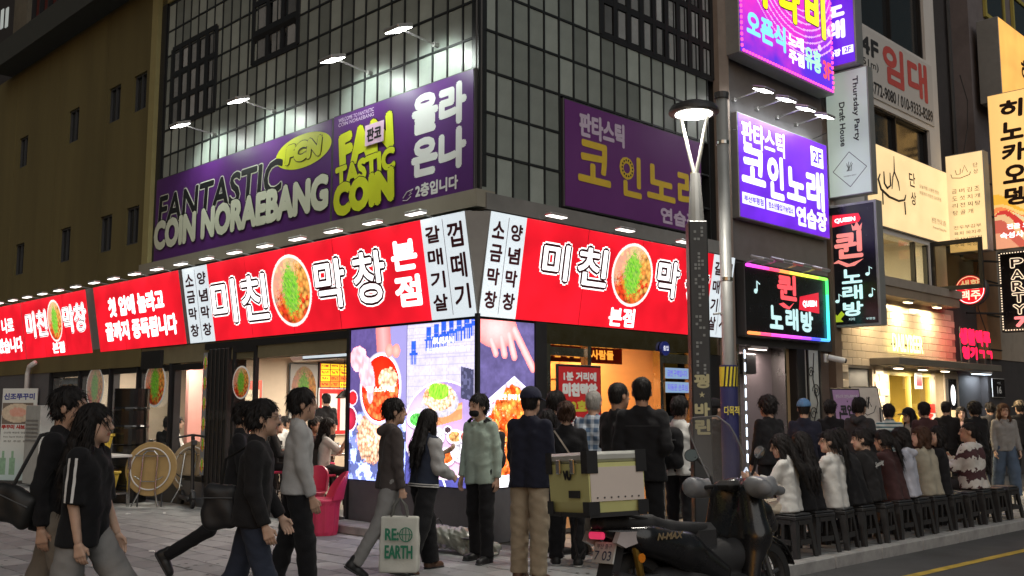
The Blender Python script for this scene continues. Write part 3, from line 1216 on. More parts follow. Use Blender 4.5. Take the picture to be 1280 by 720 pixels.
def food(U, V, A):
    x, y = (U - .5) * 2, (V - .5) * 2
    n2 = fbm(U * 60 + 7, V * 60)
    d, r = cells(U * 13 + .6 * n2, V * 13)
    sh_ = np.clip(1.25 - d * 1.1, .25, 1.2) * (.75 + .4 * n2)
    red = np.stack([.78 + .22 * r, .05 + .20 * r * r, .015 + .02 * r], -1)
    tan = np.stack([.92 + 0 * r, .26 + .24 * r, .05 + .06 * r], -1)
    a = sstep(.0, .35, x * .8 - y * .7 + (r - .5) * .9)
    rgb = (red * (1 - a[..., None]) + tan * a[..., None]) * sh_[..., None]
    w = sstep(.15, .45, -x * .7 - y * .8 + (n2 - .5))
    rgb = mixc(rgb, (.85, .70, .50), w * .45)
    st = vnoise((x * .6 + y) * 14, (x - y * .5) * 42)
    s2 = vnoise((x - y) * 40, (x + y * .4) * 12)
    g = sstep(.66, .44, np.sqrt((x * 1.35 - .05 * y) ** 2 + (y * .80) ** 2) + (n2 - .5) * .55)
    green = np.stack([.10 + .42 * st * s2, .26 + .50 * st, .01 + .08 * s2], -1)
    rgb = rgb * (1 - g[..., None]) + green * g[..., None]
    rim = sstep(.90, .93, np.sqrt(x * x + y * y))
    return mixc(rgb, (.92, .90, .86), rim)


def food2(U, V, A):
    """paler hot pot"""
    c = food(U, V, A)
    return c * .55 + np.array([.45, .50, .50]) * .4


V_lit = vmat('print_lit', 1.1)
V_led = vmat('led_screen_print', 2.2)
V_print = vmat('print', 0)
V_win = vmat('window_sticker', .12)


def sign(name, label, M, w, h, d, face, case=None, group=None, cat='sign', rim=.02):
    t = thing(name, label, cat, M, group)
    MB().box(-rim, w + rim, .0, d, -rim, h + rim, bev=min(.008, rim * .5)).build('case', case or M_case, t)
    MB().box(0, w, -.006, -.0005, 0, h).build('face', face, t)
    if face is M_red and w > 2:
        for q in range(1, int(w / 1.15)):
            MB().box(q * 1.15 - .004, q * 1.15 + .004, -.0072, -.0061, 0, h).build('panel_seam', M_maroon, t)
    t['w'] = w
    t['h'] = h
    return t


def fb(t, u0, v0, u1, v1):
    w, h = t['w'], t['h']
    return (u0 * w, h * (1 - v1), u1 * w, h * (1 - v0))


def hollow(t, body, box, b=.062, y=-.008, slant=0.):
    """white letter, red line round it, white rim"""
    x0, z0, x1, z1 = box
    letters('letter_rim', body, M_wlit, t, box, y, bold=b, slant=slant)
    k = b * .30
    letters('letter_line', body, M_maroon, t, (x0 + k, z0 + k, x1 - k, z1 - k), y - .004, bold=b - k, slant=slant)
    k2 = b * .82
    letters('letter', body, M_wlit, t, (x0 + k2, z0 + k2, x1 - k2, z1 - k2), y - .008, bold=b - k2, slant=slant)


TILT = math.asin(.205 / 1.23)
HS = 1.235


def red_frame(w, s_left):
    return wall_frame(w, s_left, .0, 2.63) @ Matrix.Rotation(TILT, 4, 'X')


def sx(w, s_left, pxs, py):
    return [(s_left - wpx('L', p, py)[0]) if w == 'L' else (wpx('R', p, py)[0] - s_left) for p in pxs]


def column(t, body, x0, x1, h, top=.06, gap=.05, mat=None):
    n = len(body)
    ch = (h * (1 - 2 * top) - gap * (n - 1)) / n
    for i, c in enumerate(body):
        z1 = h * (1 - top) - i * (ch + gap)
        letters('letter', c, mat or M_maroon, t, (x0, z1 - ch, x1, z1), -.008, bold=.008)


def menu_board(label, w, s_left, width, cols):
    t = sign('menu_board', label, red_frame(w, s_left), width, HS, .12, M_wpan, rim=.004)
    n = len(cols)
    for i, c in enumerate(cols):
        a = width * (i + .16) / n
        b = width * (i + .84) / n
        column(t, c, a, b, HS, .08, .07)
        if i:
            MB().box(width * i / n - .003, width * i / n + .003, -.009, -.0065, .04, HS - .04).build('divider', M_maroon, t)
    return t


menu_board('white lit menu board listing 갈매기살 and 껍떼기 at the building corner', 'L', .815, .80, ['갈매기살', '껍떼기'])
menu_board('white lit menu board listing 소금막창 and 양념막창 between two red signs on the olive side', 'L', 6.98, .83, ['소금막창', '양념막창'])
menu_board('white lit menu board listing 소금막창 and 양념막창 beside the corner above the right screen', 'R', .015, .60, ['소금막창', '양념막창'])
menu_board('white lit menu board listing 갈매기살 behind the street lamp pole', 'R', 4.64, .56, ['갈매기살', '껍떼기'])

t = sign('restaurant_sign', 'long red lit sign reading 미친 막창 본점 with a dish in the middle, left of the corner', red_frame('L', 6.145), 5.325, HS, .12, M_red, rim=.004)
sl = 6.145
xs = sx('L', sl, (268, 301, 304, 340, 343, 392, 395, 437, 442, 487, 493, 525), 365)
xs = [v + .11 for v in xs]
hollow(t, '미', (xs[0], HS * .17, xs[1], HS * .80))
hollow(t, '친', (xs[2], HS * .17, xs[3], HS * .80))
hollow(t, '막', (xs[6], HS * .2, xs[7], HS * .82))
hollow(t, '창', (xs[8], HS * .2, xs[9], HS * .83))
letters('letter', '본', M_wlit, t, (xs[10], HS * .53, xs[11], HS * .84), -.008, bold=.02)
letters('letter', '점', M_wlit, t, (xs[10], HS * .16, xs[11], HS * .48), -.008, bold=.02)
paint('dish_picture', t, (xs[4], HS * .08, xs[5], HS * .92), -.009, food, 90, 110, V_lit, True)

sl = .62
t = sign('restaurant_sign', 'red lit sign reading 미친 막창 본점 with a dish, right of the corner behind the lamp pole', red_frame('R', sl), 4.01, HS, .12, M_red, rim=.004)
xs = sx('R', sl, (665, 704, 709, 752, 755.5, 806, 809, 841, 846, 877, 758, 790), 345)
hollow(t, '미', (xs[0], HS * .39, xs[1], HS * .84))
hollow(t, '친', (xs[2], HS * .38, xs[3], HS * .86))
hollow(t, '막', (xs[6], HS * .36, xs[7], HS * .86))
hollow(t, '창', (xs[8], HS * .36, xs[9], HS * .86))
letters('letter', '본점', M_wlit, t, (xs[10], HS * .02, xs[11], HS * .23), -.008, bold=.012)
paint('dish_picture', t, (xs[4], HS * .25, xs[5], HS * .95), -.009, food, 90, 110, V_lit, True)

t = sign('restaurant_sign', 'red lit sign with two white lines reading 첫 입에 놀라고 끝까지 중독됩니다', red_frame('L', 10.56), 3.44, HS, .12, M_red, rim=.004)
letters('letter_line', '첫 입에 놀라고', M_wlit, t, fb(t, .17, .20, .82, .50), -.008, bold=.02)
letters('letter_line', '끝까지 중독됩니다', M_wlit, t, fb(t, .10, .56, .93, .86), -.008, bold=.02)
t = sign('restaurant_sign', 'smaller red lit sign reading 미친 막창 본점 with a dish above the olive side shop windows', red_frame('L', 14.42), 3.48, HS, .12, M_red, rim=.004)
hollow(t, '미친', fb(t, .05, .18, .40, .66), .036)
hollow(t, '막창', fb(t, .64, .18, .98, .66), .036)
letters('letter_line', '본점', M_wlit, t, fb(t, .44, .76, .62, .95), -.008, bold=.012)
paint('dish_picture', t, fb(t, .41, .06, .63, .76), -.009, food, 50, 60, V_lit, True)
t = sign('restaurant_sign', 'red lit sign with white lines ending in 나로 and 왔습니다', red_frame('L', 18.2), 3.74, HS, .12, M_red, rim=.004)
letters('letter_line', '나로', M_wlit, t, fb(t, .66, .22, .86, .50), -.008, bold=.016)
letters('letter_line', '왔습니다', M_wlit, t, fb(t, .56, .58, .97, .86), -.008, bold=.016)
# grey trim strips between the red signs, and the wedge at the corner
for s, w in ((7.10, .115), (10.92, .355)):
    t = thing('trim_panel', 'narrow grey metal strip between %s' % ('menu board and red two-line sign' if s < 8 else 'two red signs on the olive side'), 'trim', red_frame('L', s))
    MB().box(0, w, .01, .12, 0, HS, bev=.004).build('sheet', M_case, t)
wl_ = (red_frame('L', .0) @ Vector((-.012, 0, 0)), red_frame('L', .0) @ Vector((-.012, 0, HS)))
wr_ = (red_frame('R', .0) @ Vector((.012, 0, 0)), red_frame('R', .0) @ Vector((.012, 0, HS)))
t = thing('corner_wedge', 'grey triangular metal wedge closing the gap between the two corner signs', 'trim', Matrix.Translation(C0.tolist() + [2.63]))
dy = Vector((0, .12, 0))
mb = MB()
P = [wl_[0] + Vector((0, .03, 0)), wr_[0] + Vector((0, .03, 0)), wr_[1], wl_[1]]
mb.add([*P, *[p + dy for p in P]], [(0, 1, 2, 3), (4, 7, 6, 5), (0, 4, 5, 1), (1, 5, 6, 2), (2, 6, 7, 3), (3, 7, 4, 0)])
mb.build('sheet', M_case, t, Matrix.Identity(4))

# ---------------- small lamps on top of the red signs
M_lamp = em('lamp_glow_white', (1., .97, .93), 9.)
M_lampS = em('lamp_glow_soft', (1., .96, .9), 3.)
M_alu = pm('lamp_aluminium', (.55, .55, .54), .35, .6)


def sign_lamp(M, label):
    t = thing('sign_lamp', label, 'lamp', M, 'small lamps along the top of the red signs')
    MB().tube([(0, .25, .02), (0, -.02, .05)], .012, 6).build('arm', M_alu, t)
    MB().box(-.16, .16, -.10, .02, .03, .065, bev=.012).build('housing', M_alu, t)
    MB().box(-.145, .145, -.09, .01, .022, .0295).build('lens', M_lampS, t)


for k in range(19):
    s = .75 + k * .86
    if s > 17:
        break
    sign_lamp(wall_frame('L', s, .30, 3.87), 'small white lamp on the top edge of the red signs, olive side')
for s in (1.0, 2.35, 3.7):
    sign_lamp(wall_frame('R', s, .30, 3.87), 'small white lamp on the top edge of the red sign, right of the corner')

# ---------------- purple vinyl banners on the glass
t = sign('banner', 'wide purple banner reading FANTASTIC COIN NORAEBANG', wall_frame('L', 8.48, .0, 4.14), 5.43, 1.49, .07, M_purp, M_caseD)
sl = 8.48
x = sx('L', sl, (198, 352), 270)
bx = (x[0], 1.49 * .42, x[1], 1.49 * .80)
letters('letter_rim', 'FANTASTIC', M_crm, t, bx, -.009, bold=.036, slant=.08)
k = .018
letters('letter', 'FANTASTIC', M_blk, t, (bx[0] + k, bx[1] + k, bx[2] - k, bx[3] - k), -.013, bold=.018, slant=.08)
x = sx('L', sl, (194, 411), 290)
bx = (x[0], 1.49 * .13, x[1], 1.49 * .49)
letters('letter_rim', 'COIN NORAEBANG', M_blk, t, (bx[0] - .015, bx[1] - .015, bx[2] + .015, bx[3] + .015), -.017, bold=.054)
letters('letter', 'COIN NORAEBANG', M_crm, t, bx, -.021, bold=.040)
x = sx('L', sl, (346, 415), 190)
mb = MB().disc((x[0] + x[1]) / 2, 1.49 * .78, (x[1] - x[0]) / 2, -.012, 40, 1.49 * .17)
mb.build('oval_badge', M_lime, t)
xm = (x[0] + x[1]) / 2
letters('letter_rim', 'FCN', M_blk, t, (xm - .48, 1.49 * .67, xm + .48, 1.49 * .89), -.016, bold=.05, slant=.15)
letters('letter', 'FCN', M_lime, t, (xm - .465, 1.49 * .678, xm + .465, 1.49 * .883), -.020, bold=.034, slant=.15)

t = sign('banner', 'purple banner with lime FANTASTIC COIN bubble letters and white 올라온나', wall_frame('L', 2.99, .0, 4.14), 2.9, 1.5, .07, M_purp, M_caseD)


def bubble(t, body, box, b=.05, mat=None, rimm=None, y=-.009, slant=0., rot=0.):
    x0, z0, x1, z1 = box
    letters('letter_rim', body, rimm or M_blk, t, (x0 - .014, z0 - .014, x1 + .014, z1 + .014), y, bold=b + .012, slant=slant, rot=rot)
    letters('letter', body, mat or M_lime, t, box, y - .004, bold=b, slant=slant, rot=rot)


bubble(t, 'FAN', fb(t, .05, .15, .47, .50), .046, rot=.10)
bubble(t, 'TASTIC', fb(t, .03, .47, .49, .68), .024, rot=.06, y=-.018)
bubble(t, 'COIN', fb(t, .02, .64, .49, .96), .046, rot=.04, y=-.027)
MB().box(.27 * 2.9, .41 * 2.9, -.040, -.036, 1.5 * .62, 1.5 * .81).build('name_tag', M_pinkv, t)
letters('letter', '판코', M_blk, t, fb(t, .285, .225, .395, .35), -.042, bold=.008)
for i, s_ in enumerate(('WELCOME TO FANTASTIC', 'COIN NORAEBANG')):
    letters('small_print', s_, M_lav, t, fb(t, .04, .03 + i * .045, .32, .065 + i * .045), -.009)
letters('letter', '올라', M_wv, t, fb(t, .60, .06, .96, .42), -.009, bold=.032)
letters('letter', '온나', M_wv, t, fb(t, .60, .44, .96, .79), -.009, bold=.032)
letters('letter', '2층입니다', M_wv, t, fb(t, .63, .84, .91, .96), -.009, bold=.008)
hd = MB()
hd.tube([(1.58, -.01, .10), (1.66, -.01, .17), (1.78, -.01, .19), (1.72, -.01, .15), (1.76, -.01, .14), (1.70, -.01, .12), (1.74, -.01, .10), (1.66, -.01, .06), (1.58, -.01, .07)], .006, 5)
hd.build('pointing_hand', M_wv, t)

t = sign('banner', 'purple banner reading 판타스틱 코인노래 연습장 in white and yellow on the right glass facade', wall_frame('R', 1.54, .0, 4.17), 3.1, 1.42, .07, M_purp2, M_caseD)
wv2 = M_lav
letters('letter', '판타스틱', wv2, t, fb(t, .09, .07, .40, .31), -.009, bold=.016)
letters('letter', '코', M_goldv, t, fb(t, .08, .33, .30, .74), -.009, bold=.022)
letters('letter', '인', M_goldv, t, fb(t, .36, .36, .52, .78), -.009, bold=.022)
letters('letter', '노', M_goldv, t, fb(t, .56, .38, .78, .74), -.009, bold=.022)
letters('letter', '래', M_goldv, t, fb(t, .80, .34, .985, .80), -.009, bold=.022)
letters('letter', '연습장', wv2, t, fb(t, .66, .80, .97, .97), -.009, bold=.012)
rg = MB()
for k in range(14):
    a = 2 * math.pi * k / 14
    rg.disc(.415 * 3.1 + .115 * math.cos(a), 1.42 * .50 + .115 * math.sin(a), .016, -.017, 10)
rg.build('reel_dots', M_blk, t)

# ---------------- LED screens at the corner
def el(U, V, cx, cy, rx, ry, A=1, rot=0.):
    dx, dy = (U - cx), (V - cy)
    if rot:
        dx, dy = dx * math.cos(rot) + dy / A * math.sin(rot), (-dx * math.sin(rot) * A + dy * math.cos(rot))
    return np.sqrt((dx / rx) ** 2 + (dy / ry) ** 2)


def shade(c, k):
    return np.array(c) * k[..., None]


def chop(U, V, sx_, sy_, c0, c1, n):
    """heap of pieces, each with its own tone, lit from above"""
    d, r = cells(U * sx_ + .5 * n, V * sy_ + .5 * n)
    k = np.clip(1.3 - d * 1.15, .2, 1.25)
    return (np.array(c0) * (1 - r[..., None]) + np.array(c1) * r[..., None]) * k[..., None]


def led1(U, V, A):
    n = fbm(U * 14, V * 24)
    n2 = fbm(U * 40, V * 60)
    c = shade((.10, .075, .20), .8 + .5 * n)
    c = mixc(c, (.30, .28, .52), sstep(.62, .75, U) * .8)
    d, r = cells(U * 9 + n, V * 13 + n2)
    foil = shade((.30, .36, .80), .25 + 1.6 * r ** 2) + (np.clip(.25 - d, 0, 1) * 2)[..., None] * (r > .6)[..., None]
    a = sstep(.50, .56, V + .15 * (n - .5) - .10 * np.abs(U - .4))
    c = c * (1 - a[..., None]) + foil * a[..., None]
    r = el(U, V, .42, .72, .28, .17) + (n2 - .5) * .3
    c = np.where((r < 1)[..., None], chop(U, V, 26, 40, (.80, .36, .22), (.95, .68, .50), n2) * np.clip(1.25 - .5 * r, .5, 1.2)[..., None], c)
    arm = np.abs(U - .60 - (V - .1) * .2)
    c = np.where(((arm < .13) & (V < .17))[..., None], shade((.85, .30, .30), 1.1 - arm * 4), c)
    r = el(U, V, .55, .40, .33, .215, .6, .25)
    c = np.where((r < 1.13)[..., None], shade((.62, .58, .75), .55 + .8 * sstep(1.13, 1.02, r) + .2 * (U - .5)), c)
    c = np.where((r < 1)[..., None], shade((.72, .035, .012), 1.2 - .6 * r + .3 * n), c)
    m = (r < .95) & (V > .37 + .07 * n - .04 * (U - .5))
    c = np.where(m[..., None], chop(U, V, 18, 28, (.75, .05, .015), (.98, .28, .10), n2), c)
    rr = el(U, V, .68, .34, .17, .075) + (n2 - .5) * .35
    c = np.where((rr < 1)[..., None], chop(U, V, 22, 30, (.85, .40, .22), (.98, .75, .55), n2), c)
    g = np.minimum(el(U, V, .14, .20, .15, .09), el(U, V, .30, .30, .13, .13, .6, -.5))
    g = np.minimum(g, el(U, V, .37, .40, .06, .10)) + (n - .5) * .35
    fold = .55 + .75 * vnoise(U * 22 + V * 9, V * 30 - U * 12)
    c = np.where((g < 1)[..., None], shade((.88, .34, .40), fold) + .10, c)
    kn = np.minimum(el(U, V, .70, .155, .07, .045), el(U, V, .82, .16, .07, .045))
    c = np.where((kn < 1)[..., None], shade((.95, .34, .30), 1.15 - .4 * kn), c)
    for (cx, cy, rx, ry, col) in ((.05, .46, .08, .045, (.6, .03, .04)), (.0, .60, .12, .075, (.42, .03, .07))):
        r = el(U, V, cx, cy, rx, ry)
        c = np.where((r < 1.2)[..., None], shade((.75, .65, .8), 1.4 - .5 * r), c)
        c = np.where((r < 1)[..., None], shade(col, 1.3 - .6 * r), c)
    return np.clip(c, 0, 1.2) ** 1.18


def led2(U, V, A):
    n = fbm(U * 14, V * 24)
    n2 = fbm(U * 44, V * 64)
    iv = np.floor(V * 46)
    bu = (U * 16 + .5 * (iv % 2)) % 1
    jt = ((V * 46 - iv < .12) | (bu < .05))
    c = shade((.54, .51, .70), .72 + .3 * n) * np.where(jt, .8, 1.)[..., None]
    for k, cx in enumerate((.10, .33, .44, .55, .66, .77, .88, .98)):
        y0 = .18 if k == 0 else .11 - .012 * k
        du = np.abs(U - cx)
        m = (du < .05 + .015 * np.sign(V - y0)) & (np.abs(V - y0) < .075) & ((V < y0 - .02) | (np.abs(V - y0) < .014) | (np.abs(du - .036) < .01) | (np.abs(du - .012) < .006))
        c = np.where(m[..., None], shade((.035, .10, .50), .6 + .9 * n2), c)
    r = el(U, V, .55, .66, .60, .30)
    tb = shade((.34, .26, .50), .8 + .3 * n) + sstep(.45, .95, V)[..., None] * np.array([.42, .22, .18])
    tb = tb + (np.clip(1 - el(U, V, .25, .60, .35, .2), 0, 1) * .35)[..., None]
    c = np.where((r < 1.0)[..., None], tb, c)
    c = np.where(((r < 1.0) & (r > .965))[..., None], np.array([.85, .72, .78]), c)
    c = np.where(((r > 1) & (V > .8))[..., None], shade((.10, .10, .32), .7 + .6 * n), c)
    leg = (np.abs((V - .84) * .8 - np.abs(U - .45) * .9) < .012) & (V > .84) & (r > 1)
    c = np.where(leg[..., None], np.array([.85, .85, .95]), c)
    m = (U > .80) & (U < .98) & (V > .28 + (U - .8) * .12) & (V < .47 + (U - .8) * .12)
    c = np.where(m[..., None], shade((.09, .09, .16), .7 + .6 * (vnoise(U * 40, V * 50) > .6)), c)
    m = (np.abs(U - .57) < .25) & (np.abs(V - .575 + (U - .57) * .12) < .05)
    c = np.where(m[..., None], shade((.62, .30, .15), .7 + .5 * n + .5 * (np.abs(V - .55 + (U - .57) * .12) < .012)), c)
    r = el(U, V, .50, .49, .27, .095)
    c = np.where((r < 1)[..., None], shade((.55, .53, .62), .5 + .9 * n2 * (1.1 - .4 * r)), c)
    r = el(U, V, .49, .46, .235, .085) + (n2 - .5) * .15
    c = np.where((r < 1)[..., None], chop(U, V, 30, 52, (.85, .38, .20), (.98, .82, .62), n2), c)
    r = el(U, V, .48, .425, .15, .05) + (n2 - .5) * .6
    c = np.where((r < 1)[..., None], shade((.28, .62, .06), .45 + 1. * vnoise(U * 90, V * 60 + U * 40)), c)
    for (cx, cy, rx, ry, col) in ((.16, .60, .15, .055, (.16, .62, .14)), (.45, .70, .13, .055, (.80, .76, .82)), (.60, .82, .13, .055, (.85, .22, .06)),
                                  (.80, .79, .14, .06, (.82, .78, .85)), (.72, .70, .12, .045, (.72, .40, .16)), (.86, .70, .08, .04, (.8, .24, .2)),
                                  (.97, .74, .08, .045, (.85, .6, .2)), (.38, .80, .06, .035, (.85, .5, .3)), (.62, .66, .06, .025, (.10, .06, .08))):
        r = el(U, V, cx, cy + .008, rx * 1.04, ry * 1.1)
        c = np.where((r < 1)[..., None], c * .55, c)
        r = el(U, V, cx, cy, rx, ry)
        c = np.where((r < 1)[..., None], shade((.80, .76, .86), 1.15 - .35 * np.abs(r - .86) * 4), c)
        c = np.where((r < .72)[..., None], chop(U, V, 34, 54, np.array(col) * .75, np.minimum(np.array(col) * 1.2, 1), n2), c)
    return np.clip(c, 0, 1.2) ** 1.18


def led3(U, V, A):
    n = fbm(U * 10, V * 22)
    n2 = fbm(U * 34, V * 70)
    c = shade((.10, .085, .19), .7 + .7 * n)
    m = V > .52 - .30 * U + .10 * np.maximum(U - .62, 0) * 6
    c = np.where(m[..., None], shade((.74, .70, .88), .75 + .35 * n), c)
    edge = np.abs(V - (.52 - .30 * U) - .05) < .008
    c = np.where((edge & (U < .6) & (np.sin(U * 60) > .2))[..., None], np.array([.45, .2, .25]), c)
    r = el(U, V, .55, .66, .40, .27, .5, .2) + (n - .5) * .45
    c = np.where((r < 1.06)[..., None], c * .6, c)
    c = np.where((r < 1)[..., None], chop(U, V, 13, 24, (.72, .06, .01), (1.0, .36, .08), n2) * (.8 + .5 * n2)[..., None] + (np.clip(n2 - .62, 0, 1) * 2)[..., None] * np.array([1., .7, .5]), c)
    hot = el(U, V, .30, .74, .15, .08) + (n2 - .5) * .8
    c = np.where((hot < 1)[..., None], shade((1., .62, .34), .8 + .4 * n2), c)
    c = np.where((V > .93)[..., None], np.array([.9, .9, .95]), c)
    g = el(U, V, .28, .05, .40, .12)
    for (x0, y0, x1, y1, w) in ((.20, .12, .28, .20, .05), (.38, .10, .44, .205, .055), (.52, .08, .62, .215, .055), (.62, .05, .97, .28, .06)):
        tt = np.clip(((U - x0) * (x1 - x0) + (V - y0) * (y1 - y0) * 4) / ((x1 - x0) ** 2 + 4 * (y1 - y0) ** 2), 0, 1)
        d = np.sqrt((U - x0 - tt * (x1 - x0)) ** 2 + 4 * (V - y0 - tt * (y1 - y0)) ** 2)
        g = np.minimum(g, d / w)
    c = np.where((g < 1)[..., None], shade((.92, .32, .32), .55 + .75 * np.clip(1 - g, 0, 1) ** .6 + .2 * (n - .5)), c)
    return np.clip(c, 0, 1.2) ** 1.18


ZS0, ZS1 = .63, 2.6
for (nm, lab, fr_, x0, x1, fn, nx) in (
        ('led_screen', 'bright LED screen showing a gloved hand lifting a bowl of red sauce', 'L', 2.49, 1.30, led1, 130),
        ('led_screen', 'bright LED screen showing a hot pan on a round table with blue stools', 'L', 1.298, .03, led2, 140),
        ('led_screen', 'bright LED screen showing a hand over red fried food, right of the corner', 'R', .03, .955, led3, 120)):
    w = abs(x1 - x0)
    t = thing(nm, lab, 'screen', wall_frame(fr_, x0, .0, ZS0), 'LED screens at the building corner')
    MB().box(0, w, .004, .045, 0, ZS1 - ZS0, bev=.004).build('cabinet', M_caseD, t)
    paint('picture', t, (.004, .004, w - .004, ZS1 - ZS0 - .004), -.002, fn, nx, 200, V_led)
    h = ZS1 - ZS0
    if fn is led2:
        letters('caption', 'BUSAN', M_wlit, t, (w * .40, h * .865, w * .70, h * .905), -.006, bold=.004)
        letters('caption', '부산 본점에서만 느낄 수 있는 맛', M_wlit, t, (w * .30, h * .815, w * .92, h * .845), -.006)
    elif fn is led1:
        letters('caption', '막창 소스의 비밀', M_wlit, t, (w * .30, h * .575, w * .80, h * .615), -.006, bold=.002)
    else:
        letters('caption', '매운맛 불막창 한접시', M_wlit, t, (w * .30, h * .52, w * .86, h * .555), -.006, bold=.002)

# ---------------- annex signs
M_violet = em('sign_violet', (.16, .02, .78), .95, base=(.1, .02, .4), uneven=.3)
M_violet2 = em('sign_violet_deep', (.115, .018, .75), .9, base=(.1, .02, .4))
M_cool = em('letters_cool_lit', (.92, .97, 1.), 1.05, base=(.8, .8, .8))
t = sign('karaoke_sign', 'violet lit sign reading 판타스틱 코인노래 연습장 2F under four floodlights', wall_frame('R', 5.53, .12, 4.56), 2.9, 1.68, .14, M_violet, M_case)
letters('letter', '판타스틱', M_cool, t, fb(t, .03, .05, .49, .30), -.009, bold=.011)
letters('letter', '코', M_cool, t, fb(t, .02, .30, .27, .66), -.009, bold=.03)
letters('letter', '인', M_cool, t, fb(t, .29, .30, .47, .74), -.009, bold=.03)
letters('letter', '노', M_cool, t, fb(t, .50, .36, .72, .70), -.009, bold=.03)
letters('letter', '래', M_cool, t, fb(t, .73, .32, .95, .74), -.009, bold=.03)
letters('letter', '연습장', M_cool, t, fb(t, .60, .74, .97, .95), -.009, bold=.018)
for (u0, u1, s_) in ((.02, .25, '부산부평점'), (.27, .58, '청소년출입가능업소')):
    b = fb(t, u0, .76, u1, .87)
    MB().box(b[0], b[2], -.012, -.007, b[1], b[3], bev=.002).build('caption_plate', M_cool, t)
    letters('caption', s_, M_violet2, t, fb(t, u0 + .015, .78, u1 - .015, .85), -.014, bold=.004)
b = fb(t, .80, .06, .95, .27)
MB().box(b[0], b[2], -.012, -.007, b[1], b[3], bev=.002).build('floor_plate', M_cool, t)
letters('letter', '2F', M_violet2, t, fb(t, .82, .10, .93, .23), -.014, bold=.006)

M_yl = em('letters_yellow_lit', (1., .92, .01), 1.2)
M_cy = em('letters_cyan_lit', (.25, .85, 1.), 1.1)
M_gn = em('letters_green_lit', (.45, 1., .62), 1.1)
M_rdt = em('letters_red_lit', (1., .10, .12), 1.1)


def hanabi(U, V, A):
    n = fbm(U * 8, V * 5)
    c = np.ones(U.shape + (3,)) * np.array([.11, .035, .72])
    mg = sstep(.75, .15, np.abs(V - .35 + .35 * (U - .5)) + .5 * np.abs(U - .5) + (n - .5) * .5)
    c = mixc(c, (.78, .04, .62), mg)
    r = np.sqrt(((U - .62) * 1.5) ** 2 + (V + .15) ** 2)
    ln = (np.abs(((r * 17) % 1) - .5) < .12) & (r > .45) & (r < .95)
    c = np.where(ln[..., None], np.array([.85, .45, 1.]), c)
    for (cx, cy, rr) in ((.72, .13, .03), (.97, .42, .025), (.90, .28, .02), (.85, .62, .02), (.30, .05, .03)):
        c = np.where((el(U, V, cx, cy, rr, rr * 1.6) < 1)[..., None], np.array([.85, .7, 1.]), c)
    return c


V_han = vmat('lit_picture', .95)
t = sign('bar_sign', 'large violet sign reading 하나비 오픈식 노래주점 유흥 3F with pink bulb border', wall_frame('R', 5.38, .3, 7.18), 3.05, 1.9, .3, M_violet2, M_case, rim=.03)
paint('picture', t, (0, 0, 3.05, 1.9), -.008, hanabi, 110, 90, V_han)
for (s_, u0, u1) in (('하', .05, .32), ('나', .40, .63), ('비', .69, .93)):
    b = fb(t, u0, .08, u1, .52)
    letters('letter_rim', s_, M_blk, t, (b[0] - .02, b[1] - .02, b[2] + .02, b[3] + .02), -.012, bold=.06)
    letters('letter', s_, M_yl, t, b, -.016, bold=.04)
letters('letter', '오픈식', M_cy, t, fb(t, .06, .60, .46, .84), -.012, bold=.022)
letters('letter', '노래', M_wlit, t, fb(t, .49, .62, .66, .75), -.012, bold=.012)
letters('letter', '주점', M_wlit, t, fb(t, .49, .77, .66, .90), -.012, bold=.012)
letters('letter', '유흥', M_gn, t, fb(t, .67, .66, .86, .88), -.012, bold=.018)
letters('letter', '3F', M_rdt, t, fb(t, .88, .72, .98, .90), -.012, bold=.014)
bul = MB()
M_bulb = em('pink_bulbs', (1., .08, .30), 2.2)
for k in range(34):
    for z in (.02, 1.88):
        bul.box(.05 + k * .089, .09 + k * .089, -.03, -.008, z - .018, z + .018)
for k in range(20):
    for x in (.02, 3.03):
        bul.box(x - .018, x + .018, -.03, -.008, .07 + k * .093, .115 + k * .093)
bul.build('border_bulbs', M_bulb, t, kind='stuff')


def blade(s0, o0, z0):
    """sign standing out from the right facade, its face turned towards the left; x runs outward from the wall"""
    x, y = wpos('R', s0, o0)
    return Matrix.Translation((x, y, z0)) @ Matrix.Rotation(R(-45), 4, 'Z')


t = sign('blade_sign', 'violet lit blade sign ending in 인노래 연습장 2F beside the firework sign', blade(8.55, .0, 7.72), .68, 2.3, .28, M_violet2, M_case, rim=.03)
for i, c in enumerate('인노래'):
    z1 = 2.3 - .62 - i * .42
    letters('letter', c, M_cool, t, (.12, z1 - .36, .52, z1), -.009, bold=.022)
for i, c in enumerate('코'):
    letters('letter', c, M_cool, t, (.12, 1.75, .52, 2.12), -.009, bold=.022)
letters('letter', '연습장', M_cool, t, (.05, .16, .42, .30), -.009, bold=.008)
MB().box(.45, .66, -.012, -.007, .17, .31, bev=.002).build('floor_plate', M_cool, t)
letters('letter', '2F', M_violet2, t, (.49, .19, .62, .29), -.014, bold=.003)

M_tp = em('pale_green_panel', (.50, .62, .55), .42, base=(.5, .56, .52), uneven=.15)
M_ink = pm('dark_ink', (.03, .03, .035), .6)
t = sign('blade_sign', 'pale green blade sign reading Thursday Party Draft House', blade(8.75, .0, 5.36), .78, 2.28, .22, M_tp, M_case)


def vert_text(t, s_, cx, z_top, z_bot, width, mat, bold=.004):
    """lettering turned to read downwards"""
    L_ = z_top - z_bot
    letters('lettering', s_, mat, t, (cx - L_ / 2, (z_top + z_bot) / 2 - width / 2, cx + L_ / 2, (z_top + z_bot) / 2 + width / 2), -.009, bold=bold, rot=-math.pi / 2)


